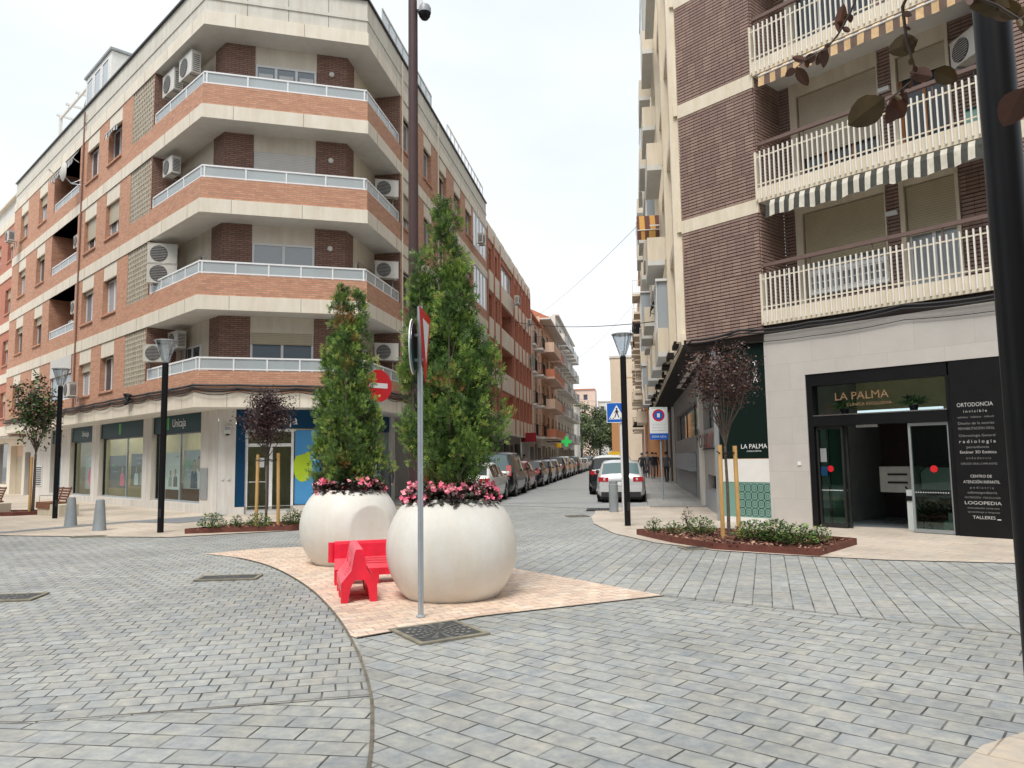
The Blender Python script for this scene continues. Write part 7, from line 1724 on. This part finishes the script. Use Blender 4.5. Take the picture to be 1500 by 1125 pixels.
for l, t, sh, lab in ((-2.9, 78, 'coat2', 'distant pedestrian in grey crossing the street'), (-2.3, 80, 'jeans', 'distant pedestrian in blue crossing the street')):
    p = LT(l, t, .02); person(lab, *p, rad(90), 1.7, sh, 'coat1', 'hair', 3, group='pedestrians crossing far up the street')
p = LT(-8.9, 62, .11); person('pedestrian in a white shirt on the left pavement beyond the black people carrier', *p, rad(0), 1.75, 'coat3', 'jeans', 'hair', 5)
pp = FS.p(7.0, .03, -.55); person('person in black standing with a brown box in the doorway beside the brown mast', *pp, rad(-60), 1.72, 'coat1', 'coat1', 'hair', 7, stride=.03, carry=True)
pp = FS.p(.95, .03, .35); person('person in a dark suit jacket standing behind the right side of the left planter', *pp, rad(150), 1.68, 'coat1', 'coat1', 'hair', 8, stride=.03)
# yellow plant pots / works stand far away
t = thing('yellow_sign_board', 'small yellow board standing at the far end of the street', 'sign', LT(-1.9, 84, .02), rad(-9)); m = MB(); m.bx(-.7, .7, -.05, .05, 1.2, 2.1, K['yellow']); m.bx(-.6, -.54, -.03, .03, 0, 1.2, K['grey']); m.bx(.54, .6, -.03, .03, 0, 1.2, K['grey']); m.build('panel', t, world=False)
# ------------------------------------------------------------------ cables across the street
cable('dark cable sagging across the street from the red brick block to the clinic building', [F2.p(5.5, 10.8, .15), FRS.p(7.5, 6.5, .2)], .018, sag=.35, seg=24, group='overhead cables across the street')
cable('thin cable climbing across the sky to the upper right', [F3.p(1, 13.6, .3), FRS.p(14, 12.2, .8)], .009, sag=.3, seg=20, group='overhead cables across the street')
cable('very thin cable low across the street farther away', [F4.p(14, 12.0, 1.2), FRS.p(34, 13.0, .6)], .009, sag=.6, seg=20, group='overhead cables across the street')
cable('faint cable crossing above the distant trees', [F4.p(10, 8.5, .3), LT(-1.0, 95, 8.3)], .010, sag=.3, seg=14, group='overhead cables across the street')
# ------------------------------------------------------------------ world, light, camera
w = bpy.data.worlds.new('World'); SC.world = w; w.use_nodes = True; nt = w.node_tree; bg = nt.nodes['Background']
SUN_EL, SUN_AZ = rad(58), rad(200)   # azimuth measured from +Y clockwise
sky = N(nt, 'ShaderNodeTexSky', sky_type='NISHITA'); sky.sun_disc = False; sky.sun_elevation = SUN_EL; sky.sun_rotation = SUN_AZ; sky.air_density = 1.0; sky.dust_density = 4.0
tc = N(nt, 'ShaderNodeTexCoord'); mp = N(nt, 'ShaderNodeMapping'); mp.inputs['Scale'].default_value = (1, 1, 2.6); L(nt, tc.outputs['Generated'], mp.inputs['Vector'])
no = N(nt, 'ShaderNodeTexNoise', Scale=1.5, Detail=5.0, Roughness=.5); L(nt, mp.outputs[0], no.inputs['Vector'])
rp = N(nt, 'ShaderNodeValToRGB'); L(nt, no.outputs['Fac'], rp.inputs['Fac']); rp.color_ramp.elements[0].position = .35; rp.color_ramp.elements[1].position = .66
rp.color_ramp.elements[0].color = (.69, .75, .80, 1); rp.color_ramp.elements[1].color = (.88, .90, .915, 1)
sc_ = N(nt, 'ShaderNodeVectorMath', operation='SCALE'); sc_.inputs['Scale'].default_value = 8.4; L(nt, rp.outputs[0], sc_.inputs[0])
mx = N(nt, 'ShaderNodeMix', data_type='RGBA'); mx.inputs[0].default_value = .93; L(nt, sky.outputs[0], mx.inputs[6]); L(nt, sc_.outputs[0], mx.inputs[7]); L(nt, mx.outputs[2], bg.inputs['Color']); bg.inputs['Strength'].default_value = .1
sd = bpy.data.lights.new('sun', 'SUN'); sd.energy = 2.1; sd.angle = rad(24); sd.color = (1, .96, .90); so = bpy.data.objects.new('sun', sd); COL.objects.link(so)
dv = Vector((math.sin(SUN_AZ)*math.cos(SUN_EL), math.cos(SUN_AZ)*math.cos(SUN_EL), math.sin(SUN_EL))); so.rotation_euler = dv.to_track_quat('Z', 'Y').to_euler(); so.location = dv*50
cd = bpy.data.cameras.new('camera'); cam = bpy.data.objects.new('camera', cd); COL.objects.link(cam); SC.camera = cam
cd.sensor_width = 36; cd.lens = 1100/1500*36; cd.clip_start = .05; cd.clip_end = 2000
M_ = Matrix((( CR.x, CU.x, -CF.x, CAMP.x), (CR.y, CU.y, -CF.y, CAMP.y), (CR.z, CU.z, -CF.z, CAMP.z), (0, 0, 0, 1))); cam.matrix_world = M_
SC.view_settings.view_transform = 'Standard'; SC.view_settings.look = 'None'; SC.view_settings.gamma = 1; SC.view_settings.exposure = 0.62; SC.view_settings.use_curve_mapping = False
SC.render.engine = 'CYCLES'
